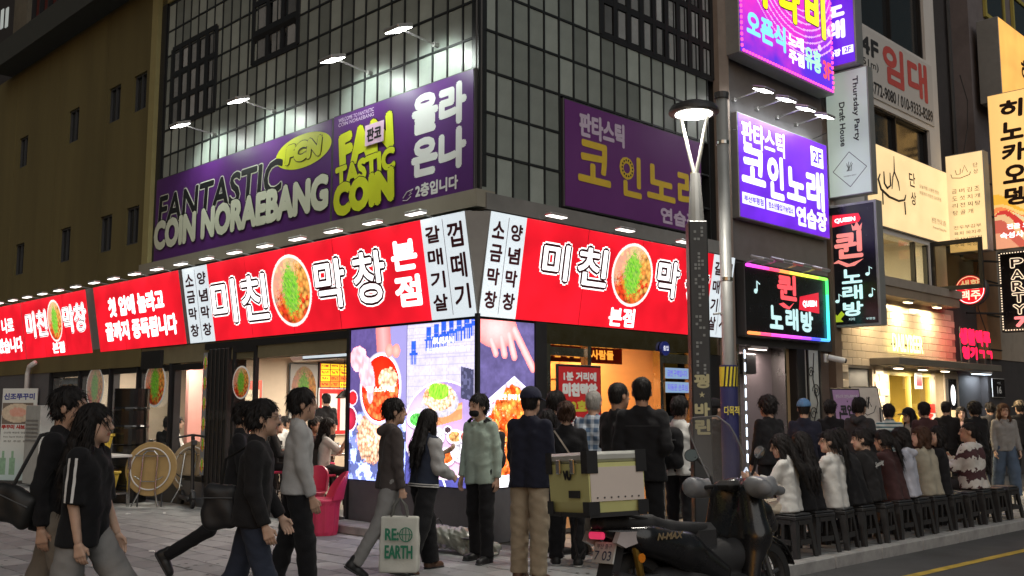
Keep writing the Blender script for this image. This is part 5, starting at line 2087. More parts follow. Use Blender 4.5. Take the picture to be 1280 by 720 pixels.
def hair_fn(style):
    def fn(P):
        X, Y, Z = P
        aX = (np.abs(X), Y, Z)
        d = ell(P, (0, -.020, .042), (.088, .104, .094))
        low = -.055
        if style in ('long', 'bob', 'tail', 'bun', 'wavy'):
            d = smin(d, ell(P, (0, -.045, -.01), (.090, .082, .10)), .02)
            low = -.30
        if style in ('short', 'curly', 'crop'):
            d = smin(d, ell(P, (0, -.042, -.012), (.076, .070, .082)), .02)
        if style == 'curly':
            d = d - .014 + .009 * np.sin(95 * X + 3) * np.sin(90 * Y + 1) * np.sin(85 * Z)
        if style == 'crop':
            d = d + .007
        # face opening
        face = ell(P, (0, .098, -.055), (.076, .092, .118))
        if style in ('long', 'bob', 'wavy'):
            face = ell(P, (0, .105, -.05), (.068, .085, .108))
        d = smax(d, -face, .012)
        # clear the ears and the nape
        if style in ('short', 'curly', 'crop'):
            d = smax(d, -ell(aX, (.088, .004, -.034), (.026, .034, .044)), .008)
            d = smax(d, -(Z + .088 - .9 * np.maximum(Y + .03, 0)), .015)
        if style == 'tail' or style == 'bun':
            d = smax(d, -(Z + .07), .02)
            d = smax(d, -ell(aX, (.088, .012, -.03), (.026, .036, .045)), .008)
        if style == 'tail':
            d = smin(d, rcone(P, (0, -.115, .02), (0, -.165, -.06), .022, .034), .02)
            d = smin(d, rcone(P, (0, -.165, -.06), (.01, -.19, -.32), .034, .012), .02)
        if style == 'bun':
            d = smin(d, ell(P, (0, -.115, .06), (.045, .042, .042)), .015)
        if style == 'bob':
            b = rcone(aX, (.066, -.015, .0), (.074, .004, -.115), .034, .030)
            b = smin(b, rcone(aX, (.0, -.08, .0), (.035, -.075, -.13), .045, .040), .03)
            d = smin(d, b, .02)
            d = smax(d, -(Z + .145), .012)
        if style in ('long', 'wavy'):
            b = rcone(aX, (.068, -.020, .0), (.080, .0, -.19), .032, .028)
            b = smin(b, rcone(aX, (.080, .0, -.19), (.072, -.01, -.34), .028, .016), .02)
            b = smin(b, rcone(aX, (.02, -.085, .0), (.045, -.160, -.28), .048, .042), .03)
            b = smin(b, rcone(aX, (.045, -.160, -.28), (.032, -.175, -.47), .042, .020), .03)
            if style == 'wavy':
                b = b + .010 * np.sin(Z * 42 + X * 20)
            d = smin(d, b, .02)
            d = smax(d, -ell(P, (0, .02, -.24), (.058, .095, .12)), .01)
        if style in ('short', 'crop', 'bob', 'bun', 'tail'):
            d = d + (.0045 if style != 'crop' else .002) * np.sin(71 * X + 23 * Z + 2) * np.sin(57 * Y - 31 * X) * (Z > -.03)
        return d + strands(P, 46 if style != 'crop' else 90, .0034 if style != 'crop' else .0014)
    return fn


_HAIR = {}


def add_strands(V, F, style):
    """loose locks lying on the hair so that its outline is uneven"""
    rg = np.random.RandomState(len(style))
    fn = np.cross(V[F[:, 2]] - V[F[:, 0]], V[F[:, 3]] - V[F[:, 1]])
    N = np.zeros_like(V)
    for c in range(4):
        np.add.at(N, F[:, c], fn)
    N /= np.linalg.norm(N, axis=1, keepdims=True) + 1e-9
    n = 900 if style in ('long', 'wavy') else 650
    i = rg.choice(len(V), n)
    p, m = V[i], N[i]
    L_ = (.10 if style in ('long', 'wavy', 'tail') else .022 if style == 'crop' else .045) * rg.uniform(.6, 1.4, (n, 1))
    g = np.array([0, -.25, -1.]) + rg.normal(0, {'curly': .9, 'long': .12, 'tail': .15}.get(style, .3), (n, 3))
    g = np.where((p[:, 1:2] > .03) & (p[:, 2:3] > .04), g + np.array([0, .9, .3]), g)
    t = g - m * (g * m).sum(1, keepdims=True)
    t /= np.linalg.norm(t, axis=1, keepdims=True) + 1e-9
    s = np.cross(m, t) * rg.uniform(.0014, .0032, (n, 1))
    o = rg.uniform(.001, .0065, (n, 1))
    q = p + t * L_ * .5 + m * o
    e = p + t * L_ + m * o * .8 - np.array([0, 0, .006])
    W = np.concatenate([p - s, p + s, q + s, q - s, e + s * .15, e - s * .15])
    k = np.arange(n) + len(V)
    Q_ = np.concatenate([np.stack([k, k + n, k + 2 * n, k + 3 * n], 1), np.stack([k + 3 * n, k + 2 * n, k + 4 * n, k + 5 * n], 1)])
    return np.concatenate([V, W]), np.concatenate([F, Q_])


def hair_mesh(style):
    if style not in _HAIR:
        zlo = {'long': -.53, 'wavy': -.53, 'tail': -.36, 'bob': -.19}.get(style, -.12)
        V, F = field(hair_fn(style), (-.15, -.25, zlo), (.15, .13, .18), .0075)
        _HAIR[style] = np_mesh('hair', *add_strands(V, F, style), True)
    return _HAIR[style]


def cap_mesh():
    if 'cap' not in _HAIR:
        def fn(P):
            X, Y, Z = P
            d = ell(P, (0, -.012, .045), (.093, .112, .098))
            d = smax(d, -(Z - .035 - .06 * Y), .006)
            d = smax(d, -ell(P, (0, -.012, .035), (.086, .105, .09)), .003)
            br = smax(np.sqrt((X / .075) ** 2 + ((Y - .115) / .085) ** 2) * .075 - .075, np.abs(Z - .043 + .20 * (Y - .09) + 4 * X * X) - .006, .004)
            br = smax(br, .07 - Y, .004)
            return np.minimum(d, br)
        V, F = field(fn, (-.12, -.14, .0), (.12, .22, .16), .0065)
        _HAIR['cap'] = np_mesh('cap', V, F, True)
    return _HAIR['cap']


def shoe_fn(P):
    X, Y, Z = P
    d = rcone(P, (0, -.035, -.045), (0, .125, -.058), .043, .036, (1.0, 1, 1))
    d = smin(d, rcone(P, (0, .06, -.05), (0, .14, -.06), .046, .036), .02)
    d = smin(d, rcone(P, (0, -.022, -.04), (0, -.028, .03), .044, .043), .03)
    return smax(d, -(Z + .078), .006)


def sole_fn(P):
    X, Y, Z = P
    d = rcone((X, Y, Z * 0), (0, -.035, 0), (0, .135, 0), .047, .047)
    return smax(d, np.abs(Z + .0755) - .0095, .004)


SHOE = np_mesh('shoe', *field(shoe_fn, (-.07, -.1, -.1), (.07, .2, .06), .0085), True)
SOLE = np_mesh('sole', *field(sole_fn, (-.07, -.1, -.1), (.07, .2, -.05), .007), True)


def skin_mat(tone):
    nm = 'skin_%02d' % round(tone[0] * 100)
    if nm in MATS:
        return MATS[nm]
    m, n, l, b = _mat(nm)
    a = n.new('ShaderNodeAttribute')
    a.attribute_name = 'Col'
    tc = n.new('ShaderNodeTexCoord')
    nz = n.new('ShaderNodeTexNoise')
    nz.inputs['Scale'].default_value = 30
    l.new(tc.outputs['Object'], nz.inputs[0])
    mr = n.new('ShaderNodeMapRange')
    mr.inputs[3].default_value = .88
    mr.inputs[4].default_value = 1.12
    l.new(nz.outputs[0], mr.inputs[0])
    mx = n.new('ShaderNodeMix')
    mx.data_type = 'RGBA'
    mx.blend_type = 'MULTIPLY'
    mx.inputs[0].default_value = 1
    mx.inputs[6].default_value = tuple(tone) + (1,)
    l.new(a.outputs[0], mx.inputs[7])
    m2 = n.new('ShaderNodeVectorMath')
    m2.operation = 'SCALE'
    l.new(mx.outputs[2], m2.inputs[0])
    l.new(mr.outputs[0], m2.inputs['Scale'])
    l.new(m2.outputs[0], b.inputs['Base Color'])
    b.inputs['Roughness'].default_value = .5
    b.inputs['Subsurface Weight'].default_value = .08
    b.inputs['Subsurface Radius'].default_value = (.01, .004, .002)
    MATS[nm] = m
    return m


def hair_mat(col):
    return pm('hair_%02d_%02d' % (col[0] * 100, col[2] * 100), col, .62, var=.35, scale=40, stretch=(1, 1, .12), spec=.25, bump=.5, bscale=120)


TONE = {'m': (.50, .31, .22), 'f': (.58, .38, .28), 't': (.42, .24, .16), 'p': (.62, .42, .33)}
BLACKH = (.014, .012, .012)


def rotx(a):
    c, s = math.cos(a), math.sin(a)
    return np.array([[1, 0, 0], [0, c, -s], [0, s, c]])


def rotz(a):
    c, s = math.cos(a), math.sin(a)
    return np.array([[c, -s, 0], [s, c, 0], [0, 0, 1]])


def roty(a):
    c, s = math.cos(a), math.sin(a)
    return np.array([[c, 0, s], [0, 1, 0], [-s, 0, c]])


def person(label, x, y, face, height=1.70, legs=((4, 4), (-2, 3)), arms=((6, 8, 14, 0), (4, 8, 18, 0)), lean=2, head=(0, 0),
           tone='m', hair='short', hcol=BLACKH, cap=None, top=None, topw=1., hem=-.10, sleeve=1., hood=False, pants=None, pantw=1., cut=1.,
           shoe=None, sole=None, seat=None, z0=0., res=.015, hands=('relax', 'relax'), topname='jacket', group=None, twist=0, collar=None, foot=(None, None), belly=0.):
    """face: compass of the gaze in degrees (0 right, 90 away from the camera). legs: (hip forward, knee bend). arms: (swing, spread, elbow, in-turn)"""
    k = height / 1.72
    root = thing('person', label, 'person', Matrix.Translation((x, y, z0)) @ Matrix.Rotation(R(face - 90), 4, 'Z'), group)
    # --- skeleton
    hips, knees, ankles, fpit = [], [], [], []
    for i, (a, b) in enumerate(legs):
        s = (-1, 1)[i]
        a, b = R(a), R(b)
        h = np.array([s * .088, 0, 0])
        sp = .05 if seat is None else .10
        kn = h + .435 * np.array([s * sp, math.sin(a), -math.cos(a)])
        an = kn + .42 * np.array([s * .02, math.sin(a - b), -math.cos(a - b)])
        hips.append(h), knees.append(kn), ankles.append(an)
    low = min(a[2] for a in ankles)
    hz = (-low + .083) if seat is None else (seat / k + .075)
    off = np.array([0, 0, hz])
    hips = [p + off for p in hips]
    knees = [p + off for p in knees]
    ankles = [p + off for p in ankles]
    T = rotz(R(twist)) @ rotx(-R(lean))
    P0 = off + np.array([0, 0, .03])

    def tr(p):
        return P0 + T @ np.array(p, float)
    sh, elb, wri, fdir = [], [], [], []
    for i, (p_, b_, e_, t_) in enumerate(arms):
        s = (-1, 1)[i]
        p_, b_, e_, t_ = R(p_), R(b_), R(e_), R(t_)
        S = tr((s * .160, -.008, .415))
        u = T @ np.array([s * math.sin(b_), math.sin(p_) * math.cos(b_), -math.cos(p_) * math.cos(b_)])
        E = S + .285 * u
        q = p_ + e_
        f = T @ np.array([s * (math.sin(b_) * .4 - math.sin(t_)), math.sin(q) * math.cos(t_), -math.cos(q) * math.cos(t_)])
        f /= np.linalg.norm(f)
        sh.append(S), elb.append(E), wri.append(E + .245 * f), fdir.append(f)
    neck = tr((0, -.015, .49))
    HR = T @ rotz(R(head[0])) @ rotx(R(head[1]) + R(lean) * .7)
    hc = neck + HR @ np.array([0, .035, .135])
    ph = (len(label) * 1.7 + x * 13) % 6.28

    def tl(P):
        X, Y, Z = P
        q = [X - P0[0], Y - P0[1], Z - P0[2]]
        Ti = T.T
        return tuple(Ti[i, 0] * q[0] + Ti[i, 1] * q[1] + Ti[i, 2] * q[2] for i in range(3))

    def folds(P, amp):
        X, Y, Z = P
        w1 = 26 * Z + 16 * X * np.sign(X + .001) + 9 * Y + 2.2 * np.sin(9 * X + 7 * Z + ph) + 1.6 * np.sin(13 * Y + 5 * Z + ph)
        w2 = 41 * Z - 24 * Y + 21 * X + 2.5 * np.sin(15 * X - 8 * Z + 2 * ph)
        m1 = .5 + .5 * np.sin(6.5 * Z + 5 * X + 4 * Y + ph)
        return amp * (2 * np.abs(np.sin(w1 * .5)) - 1.3) * m1 + amp * .6 * (2 * np.abs(np.sin(w2 * .5)) - 1.3) * (1 - m1) + amp * .35 * np.sin(70 * Z + 40 * X + 3 * np.sin(20 * Y))

    # --- body: one continuous figure
    def body_fn(P):
        L_ = tl(P)
        aL = (np.abs(L_[0]), L_[1], L_[2])
        d = rcone(aL, (.050, 0, .0), (.066, 0, .32), .075, .080)
        d = smin(d, rcone(aL, (0, 0, .42), (.115, 0, .40), .05, .042), .05)
        d = smin(d, rcone(P, neck - T @ np.array([0, 0, .06]), hc - HR @ np.array([0, .04, .04]), .056, .05), .03)
        for i in (0, 1):
            d = smin(d, rcone(P, sh[i], elb[i], .041, .035), .03)
            d = smin(d, rcone(P, elb[i], wri[i], .037, .026), .015)
            d = smin(d, rcone(P, hips[i], knees[i], .072, .05), .03)
            d = smin(d, rcone(P, knees[i], ankles[i], .05, .036), .015)
        return d
    allp = [*knees, *ankles, *hips, *sh, *elb, *wri, neck, hc]
    lo, hi = bounds(allp, .13)
    BV, BF = field(body_fn, lo, hi, max(res, .016) if cut >= 1 and sleeve >= .9 else .014)
    Vs, Fs, Cs = [BV], [BF], [np.ones((len(BV), 3))]
    n0 = len(BV)
    Vs.append((HV * 1.05) @ HR.T + hc)
    Fs.append(HF + n0)
    Cs.append(HC)
    n0 += len(HV)
    for i in (0, 1):
        V, F = HANDS[hands[i]]
        V = V.copy()
        if i == 0:
            V[:, 0] *= -1
            F = F[:, ::-1]
        f = fdir[i]
        ref = T @ np.array([0, 1., 0]) if abs(f @ (T @ np.array([0, 1., 0]))) < .8 else np.array([0, 0, 1.])
        zc = -f
        yc = ref - zc * (ref @ zc)
        yc /= np.linalg.norm(yc)
        xc = np.cross(yc, zc)
        M_ = np.stack([xc, yc, zc], 1)
        V = (V * .93) @ M_.T + wri[i] + f * .010
        Vs.append(V)
        Fs.append(F + n0)
        Cs.append(np.ones((len(V), 3)))
        n0 += len(V)
    V = np.concatenate(Vs) * k
    F = np.concatenate(Fs)
    me = np_mesh('body', V, F, True)
    at = me.color_attributes.new('Col', 'FLOAT_COLOR', 'POINT')
    cc = np.concatenate(Cs)
    at.data.foreach_set('color', np.concatenate([cc, np.ones((len(cc), 1))], 1).astype(np.float32).ravel())
    link('body', me, skin_mat(TONE[tone]), root)

    # --- upper garment
    def top_fn(P):
        L_ = tl(P)
        aL = (np.abs(L_[0]), L_[1], L_[2])
        w = topw
        d = rcone(aL, (.070 * w, -.002, hem - .06), (.054 * w, .004 + belly, .10), .116 * w, .102 * w)
        d = smin(d, rcone(aL, (.052 * w, .004 + belly, .10), (.078 * w, 0, .31), .100 * w, .100 * w), .03)
        d = smin(d, rcone(aL, (0, -.01, .435), (.128, -.008, .402), .058 * w, .056 * w), .04)
        d = smin(d, rcone(aL, (0, -.02, .44), (.02, -.02, .47), .07, .062), .03)
        d = smin(d, rcone(aL, (0, .004, .05), (0, .010, .36), .100 * w, .088 * w), .02)
        if hood:
            d = smin(d, rcone(aL, (0, -.115, .43), (.075, -.055, .475), .048, .034), .02)
            d = smin(d, rcone(aL, (.075, -.055, .475), (.05, .05, .45), .034, .022), .015)
        d = smax(d, -(L_[2] - hem), .012)
        for i in (0, 1):
            if sleeve > .6:
                a = rcone(P, sh[i], elb[i], .058 * w, .050 * w)
                e2 = elb[i] + (wri[i] - elb[i]) * min(1., (sleeve - .5) * 2)
                a2 = rcone(P, elb[i], e2 + fdir[i] * .02, .050 * w, .040 * w)
                a2 = smax(a2, (P[0] - e2[0]) * fdir[i][0] + (P[1] - e2[1]) * fdir[i][1] + (P[2] - e2[2]) * fdir[i][2], .01)
                a = smin(a, a2, .02)
            else:
                u = (elb[i] - sh[i])
                e2 = sh[i] + u * (sleeve * 2)
                u = u / np.linalg.norm(u)
                a = rcone(P, sh[i], elb[i], .060 * w, .062 * w)
                a = smax(a, (P[0] - e2[0]) * u[0] + (P[1] - e2[1]) * u[1] + (P[2] - e2[2]) * u[2], .01)
            d = smin(d, a, .018)
        nb = rcone(P, neck + T @ np.array([0, .008, .012]), neck + T @ np.array([0, .03, .12]), .060, .066)
        d = smax(d, -nb, .008)
        if collar:
            cb = rcone(aL, (0, -.062, .485), (.058, -.02, .495), .022, .02)
            cb = smin(cb, rcone(aL, (.058, -.02, .495), (.03, .055, .455), .02, .016), .01)
            d = np.minimum(d, cb)
        return d + folds(P, .0044)
    lo, hi = bounds([*sh, *elb, *wri, tr((.1, .1, hem)), tr((-.1, -.1, hem)), tr((0, -.1, .52))], .16)
    V, F = field(top_fn, lo, hi, res)
    link(topname, np_mesh(topname, V * k, F, True), top, root)

    # --- trousers
    def pant_fn(P):
        L_ = tl(P)
        aL = (np.abs(L_[0]), L_[1], L_[2])
        w = pantw
        d = rcone(aL, (0, -.005, -.02), (.058, -.005, -.03), .098, .094)
        d = smin(d, rcone(aL, (0, 0, .0), (.05, 0, .10), .085, .086), .03)
        d = smax(d, L_[2] - min(.10, hem + .07), .01)
        for i in (0, 1):
            hp = hips[i] + np.array([0, 0, -.01])
            a = rcone(P, hp, knees[i], .090 * (w * .3 + .7), .067 * w)
            e = knees[i] + (ankles[i] - knees[i]) * 1.0
            b = rcone(P, knees[i], e + (e - knees[i]) * .08, .066 * w, .056 * (w * 1.25 - .25))
            c = (np.array(ankles[i]) if cut >= 1 else (knees[i] + (ankles[i] - knees[i]) * max(cut - .5, 0) * 2 if cut >= .5 else hp + (knees[i] - hp) * cut * 2))
            u = (ankles[i] - knees[i]) if cut >= .5 else (knees[i] - hp)
            u = u / np.linalg.norm(u)
            if cut >= .5:
                b = smax(b, (P[0] - c[0]) * u[0] + (P[1] - c[1]) * u[1] + (P[2] - c[2]) * u[2] - .015, .008)
                a = smin(a, b, .03)
            else:
                a = smax(a, (P[0] - c[0]) * u[0] + (P[1] - c[1]) * u[1] + (P[2] - c[2]) * u[2], .008)
            d = smin(d, a, .025)
        return d + folds(P, .0056)
    lo, hi = bounds([*hips, *knees, *ankles, tr((0, .1, .1)), tr((0, -.1, .1))], .15)
    V, F = field(pant_fn, lo, hi, res)
    link('trousers', np_mesh('trousers', V * k, F, True), pants, root)
    # --- shoes, hair, cap: shared shapes placed on this figure
    for i in (0, 1):
        a, b = legs[i]
        pit = foot[i] if foot[i] is not None else (0 if (seat is not None or ankles[i][2] < .11) else -min(60, max(0, b - a)))
        L_ = Matrix.Translation(Vector(ankles[i] * k)) @ Matrix.Rotation(R((1, -1)[i] * 7), 4, 'Z') @ Matrix.Rotation(R(pit), 4, 'X') @ Matrix.Scale(k * 1.02, 4)
        so = link('shoe', SHOE, None, root, local=L_)
        set_mat(so, shoe)
        s2 = link('sole', SOLE, None, so)
        set_mat(s2, sole or M_black)
    HM = Matrix([list(r) + [0] for r in (HR)] + [[0, 0, 0, 1]])
    L_ = Matrix.Translation(Vector(hc * k)) @ HM @ Matrix.Scale(k * 1.05, 4)
    if hair:
        ho = link('hair', hair_mesh(hair), None, root, local=L_)
        set_mat(ho, hair_mat(hcol))
    if cap:
        co = link('cap', cap_mesh(), None, root, local=L_)
        set_mat(co, cap)
    J = dict(root=root, k=k, sh=[p * k for p in sh], elb=[p * k for p in elb], wri=[p * k for p in wri], fdir=fdir, neck=neck * k, hc=hc * k, HR=HR,
             T=T, P0=P0 * k, hips=[p * k for p in hips], top_fn=top_fn, headM=L_, W=ROOTM[root.name])
    return J


def set_mat(o, m):
    """the shape is shared, the colour is this object's own"""
    if not o.data.materials:
        o.data.materials.append(None)
    o.material_slots[0].link = 'OBJECT'
    o.material_slots[0].material = m


def wpt(J, p):
    return J['W'] @ Vector(p)
# ------------------------------------------------------------------ street lamp and poles
M_pole = pm('lamp_pole_black', (.055, .057, .06), .45, .3, var=.15)
M_dot = pm('pole_dot_grey', (.30, .32, .32), .6)
M_galv = pm('galvanised_pole', (.42, .43, .42), .5, .5, var=.15, scale=4, dirt=.3)
lx, ly = 1.86, 9.9
t = thing('street_lamp', 'black street lamp with a round disc head and dotted pole', 'street lamp', Matrix.Translation((lx, ly, 0)))
MB().box(-.095, .095, -.095, .095, 0, 3.42, bev=.012).build('pole', M_pole, t, smooth=False)
MB().box(-.14, .14, -.14, .14, 0, .25, bev=.02).build('base', M_pole, t)
tp_ = MB().tube([(0, 0, 3.42), (0, 0, 3.92)], [.08, .05], 12)
tp_.build('neck', M_galv, t)
for sx_ in (-1, 1):
    MB().tube([(0, 0, 3.86), (sx_ * .15, 0, 4.57)], [.03, .022], 8, rz=.5).build('fork_arm', pm('lamp_arm_pale', (.24, .24, .22), .5), t)
MB().lathe([(0, .13), (.12, .125), (.23, .08), (.255, .04), (.255, .012), (.22, .0), (.0, .0)], 32, (0, 0, 4.54)).build('disc_head', M_pole, t, smooth=False)
MB().lathe([(0, -.004), (.18, -.004), (.19, .003)], 28, (0, 0, 4.535)).build('lens', em('street_lamp_lens', (1., .95, .85), 14.), t)
ld = bpy.data.lights.new('street_lamp_light', 'SPOT')
ld.energy = 480
ld.color = (1., .93, .82)
ld.spot_size = R(150)
ld.spot_blend = .7
ld.shadow_soft_size = .18
lo_ = bpy.data.objects.new('street_lamp_light', ld)
COL.objects.link(lo_)
lo_.parent = t
lo_.location = (0, 0, 4.50)
rd = random.Random(3)
dmb = MB()
for i in range(40):
    z = 1.9 + i * .037
    for x in (-.035, .0, .035):
        if rd.random() < .42:
            dmb.box(x - .012, x + .012, -.0995, -.0955, z - .012, z + .012)
dmb.build('dot_pattern', M_dot, t, kind='stuff')
M_plt = pm('pole_text', (.62, .58, .34), .6)
for (c, z0, z1) in (('평', 1.62, 1.76), ('바', 1.34, 1.48), ('린', 1.17, 1.32)):
    letters('letter', c, M_plt, t, (-.075, z0 + .13, .075, z1 + .13), -.098, bold=.008)
letters('letter', '★', M_plt, t, (-.03, 1.66, .03, 1.72), -.098)

ux, uy = (910 - 640) / FPX * 11.3, 11.3
t = thing('utility_pole', 'grey steel utility pole with a blue wrap and yellow chevron near its foot', 'utility pole', Matrix.Translation((ux, uy, 0)))
MB().tube([(0, 0, 0), (0, 0, 5.15)], .068, 16).build('pole', M_galv, t, smooth=True)
MB().tube([(0, 0, 5.15), (0, 0, 5.22)], .085, 16).build('cap', M_dark, t)
MB().lathe([(.10, .0), (.10, 1.92)], 20, (0, 0, .12)).build('wrap', pm('blue_wrap', (.02, .022, .10), .6), t)
MB().lathe([(.103, .0), (.103, .22)], 20, (0, 0, 1.80)).build('chevron_band', pm('chevron_yellow', (.60, .48, .03), .6), t)
for k in range(5):
    a = -2.4 + k * .42
    ch = MB()
    ch.add([(.106 * math.cos(a), .106 * math.sin(a), 1.8), (.106 * math.cos(a + .2), .106 * math.sin(a + .2), 1.8), (.106 * math.cos(a + .42), .106 * math.sin(a + .42), 2.02), (.106 * math.cos(a + .22), .106 * math.sin(a + .22), 2.02)], [(0, 1, 2, 3)])
    ch.build('chevron_stripe', M_black, t)
letters('letter_line', '다목적', pm('wrap_text', (.6, .5, .08), .6), t, (-.085, 1.48, .085, 1.58), -.108, bold=.002)
for z in (3.0, 4.6):
    MB().tube([(0, 0, z), (0, 0, z + .04)], .075, 16).build('steel_band', M_steel, t)
MB().tube([(-.16, 0, 2.62), (.02, -.02, 2.64)], .012, 6).build('step_bolt', M_alu, t)

# white LED strips and wall fittings beside the karaoke door
for s in (5.24, 5.60):
    t = thing('led_strip', 'upright white LED strip %s' % ('left of the karaoke door on the tan pilaster' if s < 5.3 else 'on the karaoke door post'), 'light strip', wall_frame('R', s, .08, .3))
    MB().box(-.02, .02, .0, .02, 0, 2.2).build('rail', M_alu, t)
    for k in range(11):
        MB().box(-.014, .014, -.008, -.001, .03 + k * .2, .16 + k * .2).build('segment', em('led_cool', (.75, .85, 1.), 3.5), t)
t = thing('cctv_camera', 'white bullet security camera above the scrollwork panel', 'camera', wall_frame('R', 8.25, .06, 2.3))
MB().box(-.06, .06, -.02, .02, .05, .2, bev=.01).build('bracket', M_white, t)
MB().tube([(-.02, -.05, .14), (.16, -.26, .08)], .05, 12).build('housing', M_white, t)
MB().tube([(.16, -.26, .08), (.18, -.28, .075)], .042, 12).build('lens', M_black, t)
t = thing('scroll_panel', 'white panel with black wrought-iron scrolls beside the karaoke door', 'panel', wall_frame('R', 7.62, .02, .55))
MB().box(0, .46, .0, .04, 0, 2.0, bev=.006).build('board', pm('panel_white', (.60, .62, .58), .6), t)
sc = MB()
for (cx, cz, r0, n_, sgn) in ((.14, 1.62, .10, 1.6, 1), (.30, 1.30, .13, 1.7, -1), (.18, .92, .12, 1.6, 1), (.22, .45, .16, 1.8, -1)):
    pts = []
    for k in range(24):
        a = k / 23 * n_ * 2 * math.pi
        r_ = r0 * (1 - .8 * k / 23)
        pts.append((cx + sgn * r_ * math.cos(a), -.012, cz + r_ * math.sin(a)))
    sc.tube(pts, .007, 5)
sc.tube([(.06, -.012, .05), (.1, -.012, .6), (.34, -.012, 1.1), (.2, -.012, 1.5), (.26, -.012, 1.95)], .008, 5)
sc.build('scrollwork', M_black, t)
for (x, z) in ((.02, 0), (.44, 0)):
    MB().box(x - .02, x + .02, -.03, -.001, 0, 2.0).build('frame_bar', M_black, t)

# ------------------------------------------------------------------ boards on the pavement, right side
def easel_board(label, x, y, rot, w, h, z, mat, tilt=8):
    t = thing('poster_stand', label, 'poster stand', Matrix.Translation((x, y, 0)) @ Matrix.Rotation(R(rot), 4, 'Z'))
    Mt = ROOTM[t.name] @ Matrix.Translation((0, 0, z)) @ Matrix.Rotation(R(-tilt), 4, 'X')
    MB().box(-w / 2 - .03, w / 2 + .03, .0, .03, -.03, h + .03, bev=.006).build('frame', M_black, t, Mt)
    MB().box(-w / 2, w / 2, -.006, -.001, 0, h).build('sheet', mat, t, Mt)
    lg = MB()
    for s_ in (-1, 1):
        lg.tube([(s_ * w * .4, .02, 0), (s_ * w * .35, .06, z + h * .6)], .014, 6)
    lg.tube([(0, .45, 0), (0, .1, z + h * .8)], .014, 6)
    lg.build('legs', M_black, t)
    return t, Mt


def on_board(t, Mt, s_, mat, box, bold=0.):
    o = letters('letter_line', s_, mat, t, box, -.010, bold=bold)
    o.data.transform(ROOTM[t.name].inverted() @ Mt)
    return o


x, y = wpos('R', 7.75, .75)
t, Mt = easel_board('lilac poster on a black stand reading 코인 노래방', x, y, 30, .62, .92, .95, pm('lilac_sheet', (.42, .26, .48), .6))
on_board(t, Mt, '코인', M_ink, (-.2, .48, .12, .68), .012)
on_board(t, Mt, '노래방', M_ink, (-.24, .20, .26, .42), .012)
on_board(t, Mt, '판타스틱 코인노래연습장', M_wv, (-.26, .78, .26, .84))
x, y = wpos('R', 8.95, .55)
t, Mt = easel_board('white drawn menu board leaning on a black easel', x, y, 20, .55, .95, 1.0, pm('menu_sheet', (.55, .50, .45), .7), 14)
dr_ = MB()
dr_.tube([(-.15, -.01, .55), (-.05, -.01, .45), (.1, -.01, .5), (.18, -.01, .62)], .006, 5)
dr_.tube([(-.05, -.01, .6), (.02, -.01, .78), (.08, -.01, .6)], .006, 5)
dr_.build('drawing', M_ink, t, Mt)

# ------------------------------------------------------------------ stools along the kerb
M_stool = pm('stool_plastic', (.034, .034, .036), .38, var=.2, bump=.15, bscale=200)


def make_stool(M, label):
    t = thing('stool', label, 'stool', M, 'black plastic stools along the kerb')
    top = MB().box(-.15, .15, -.15, .15, .425, .45, bev=.012)
    top.box(-.158, .158, -.158, .158, .385, .4245, bev=.008)
    top.build('seat', M_stool, t)
    for sx_ in (-1, 1):
        for sy_ in (-1, 1):
            def P_(f, w_):
                # corner position at height fraction f from the top
                b = .15 + .045 * f
                return b, b - w_
            lg = MB()
            secs = []
            for (z, f, w_) in ((.385, 0, .075), (.2, .5, .062), (.0, 1, .055)):
                b, i_ = P_(f, w_)
                th = .012
                secs.append([(sx_ * b, sy_ * b, z), (sx_ * i_, sy_ * b, z), (sx_ * i_, sy_ * (b - th), z), (sx_ * (b - th), sy_ * (b - th), z), (sx_ * (b - th), sy_ * i_, z), (sx_ * b, sy_ * i_, z)])
            lg.loft(secs)
            lg.build('leg', M_stool, t)
    for (ax_, sg) in (('x', -1), ('x', 1), ('y', -1), ('y', 1)):
        r_ = MB()
        if ax_ == 'x':
            r_.box(sg * .168 - .006, sg * .168 + .006, -.10, .10, .13, .185)
            r_.box(sg * .156 - .006, sg * .156 + .006, -.10, .10, .34, .384)
            r_.box(sg * .162 - .005, sg * .162 + .005, -.017, .017, .1851, .34)
        else:
            r_.box(-.10, .10, sg * .168 - .006, sg * .168 + .006, .13, .185)
            r_.box(-.10, .10, sg * .156 - .006, sg * .156 + .006, .34, .384)
            r_.box(-.017, .017, sg * .162 - .005, sg * .162 + .005, .1851, .34)
        r_.build('side_panel', M_stool, t)
    return t


SA = np.array([2.98, 10.85])
SB = np.array([7.08, 14.6])
NST = 13
STOOLS = []
st0 = None
what = ['under the woman in the white cardigan', 'under the woman with black hair and black coat', 'under the woman in the white shirt with long hair', 'under the man in the plain black jacket',
        'under the person in the jacket with white script', 'under the person in dark brown beside the script jacket', 'under the person in the pale hoodie', 'under the woman in the beige jacket',
        'under the woman in black with a white bag', 'empty, between the woman in black and the man in bands', 'under the man in the brown and white banded top', 'under the woman with hair over her shoulder', 'empty, at the far end of the row']
for i in range(NST):
    p = SA + (SB - SA) * i / (NST - 1)
    M = Matrix.Translation((p[0], p[1], 0)) @ Matrix.Rotation(KROT + rnd.uniform(-.22, .22), 4, 'Z')
    STOOLS.append(p)
    lab = 'black plastic stool ' + what[i]
    if st0 is None:
        st0 = make_stool(M, lab)
    else:
        o = copy_tree(st0, None, M)
        o['label'] = lab

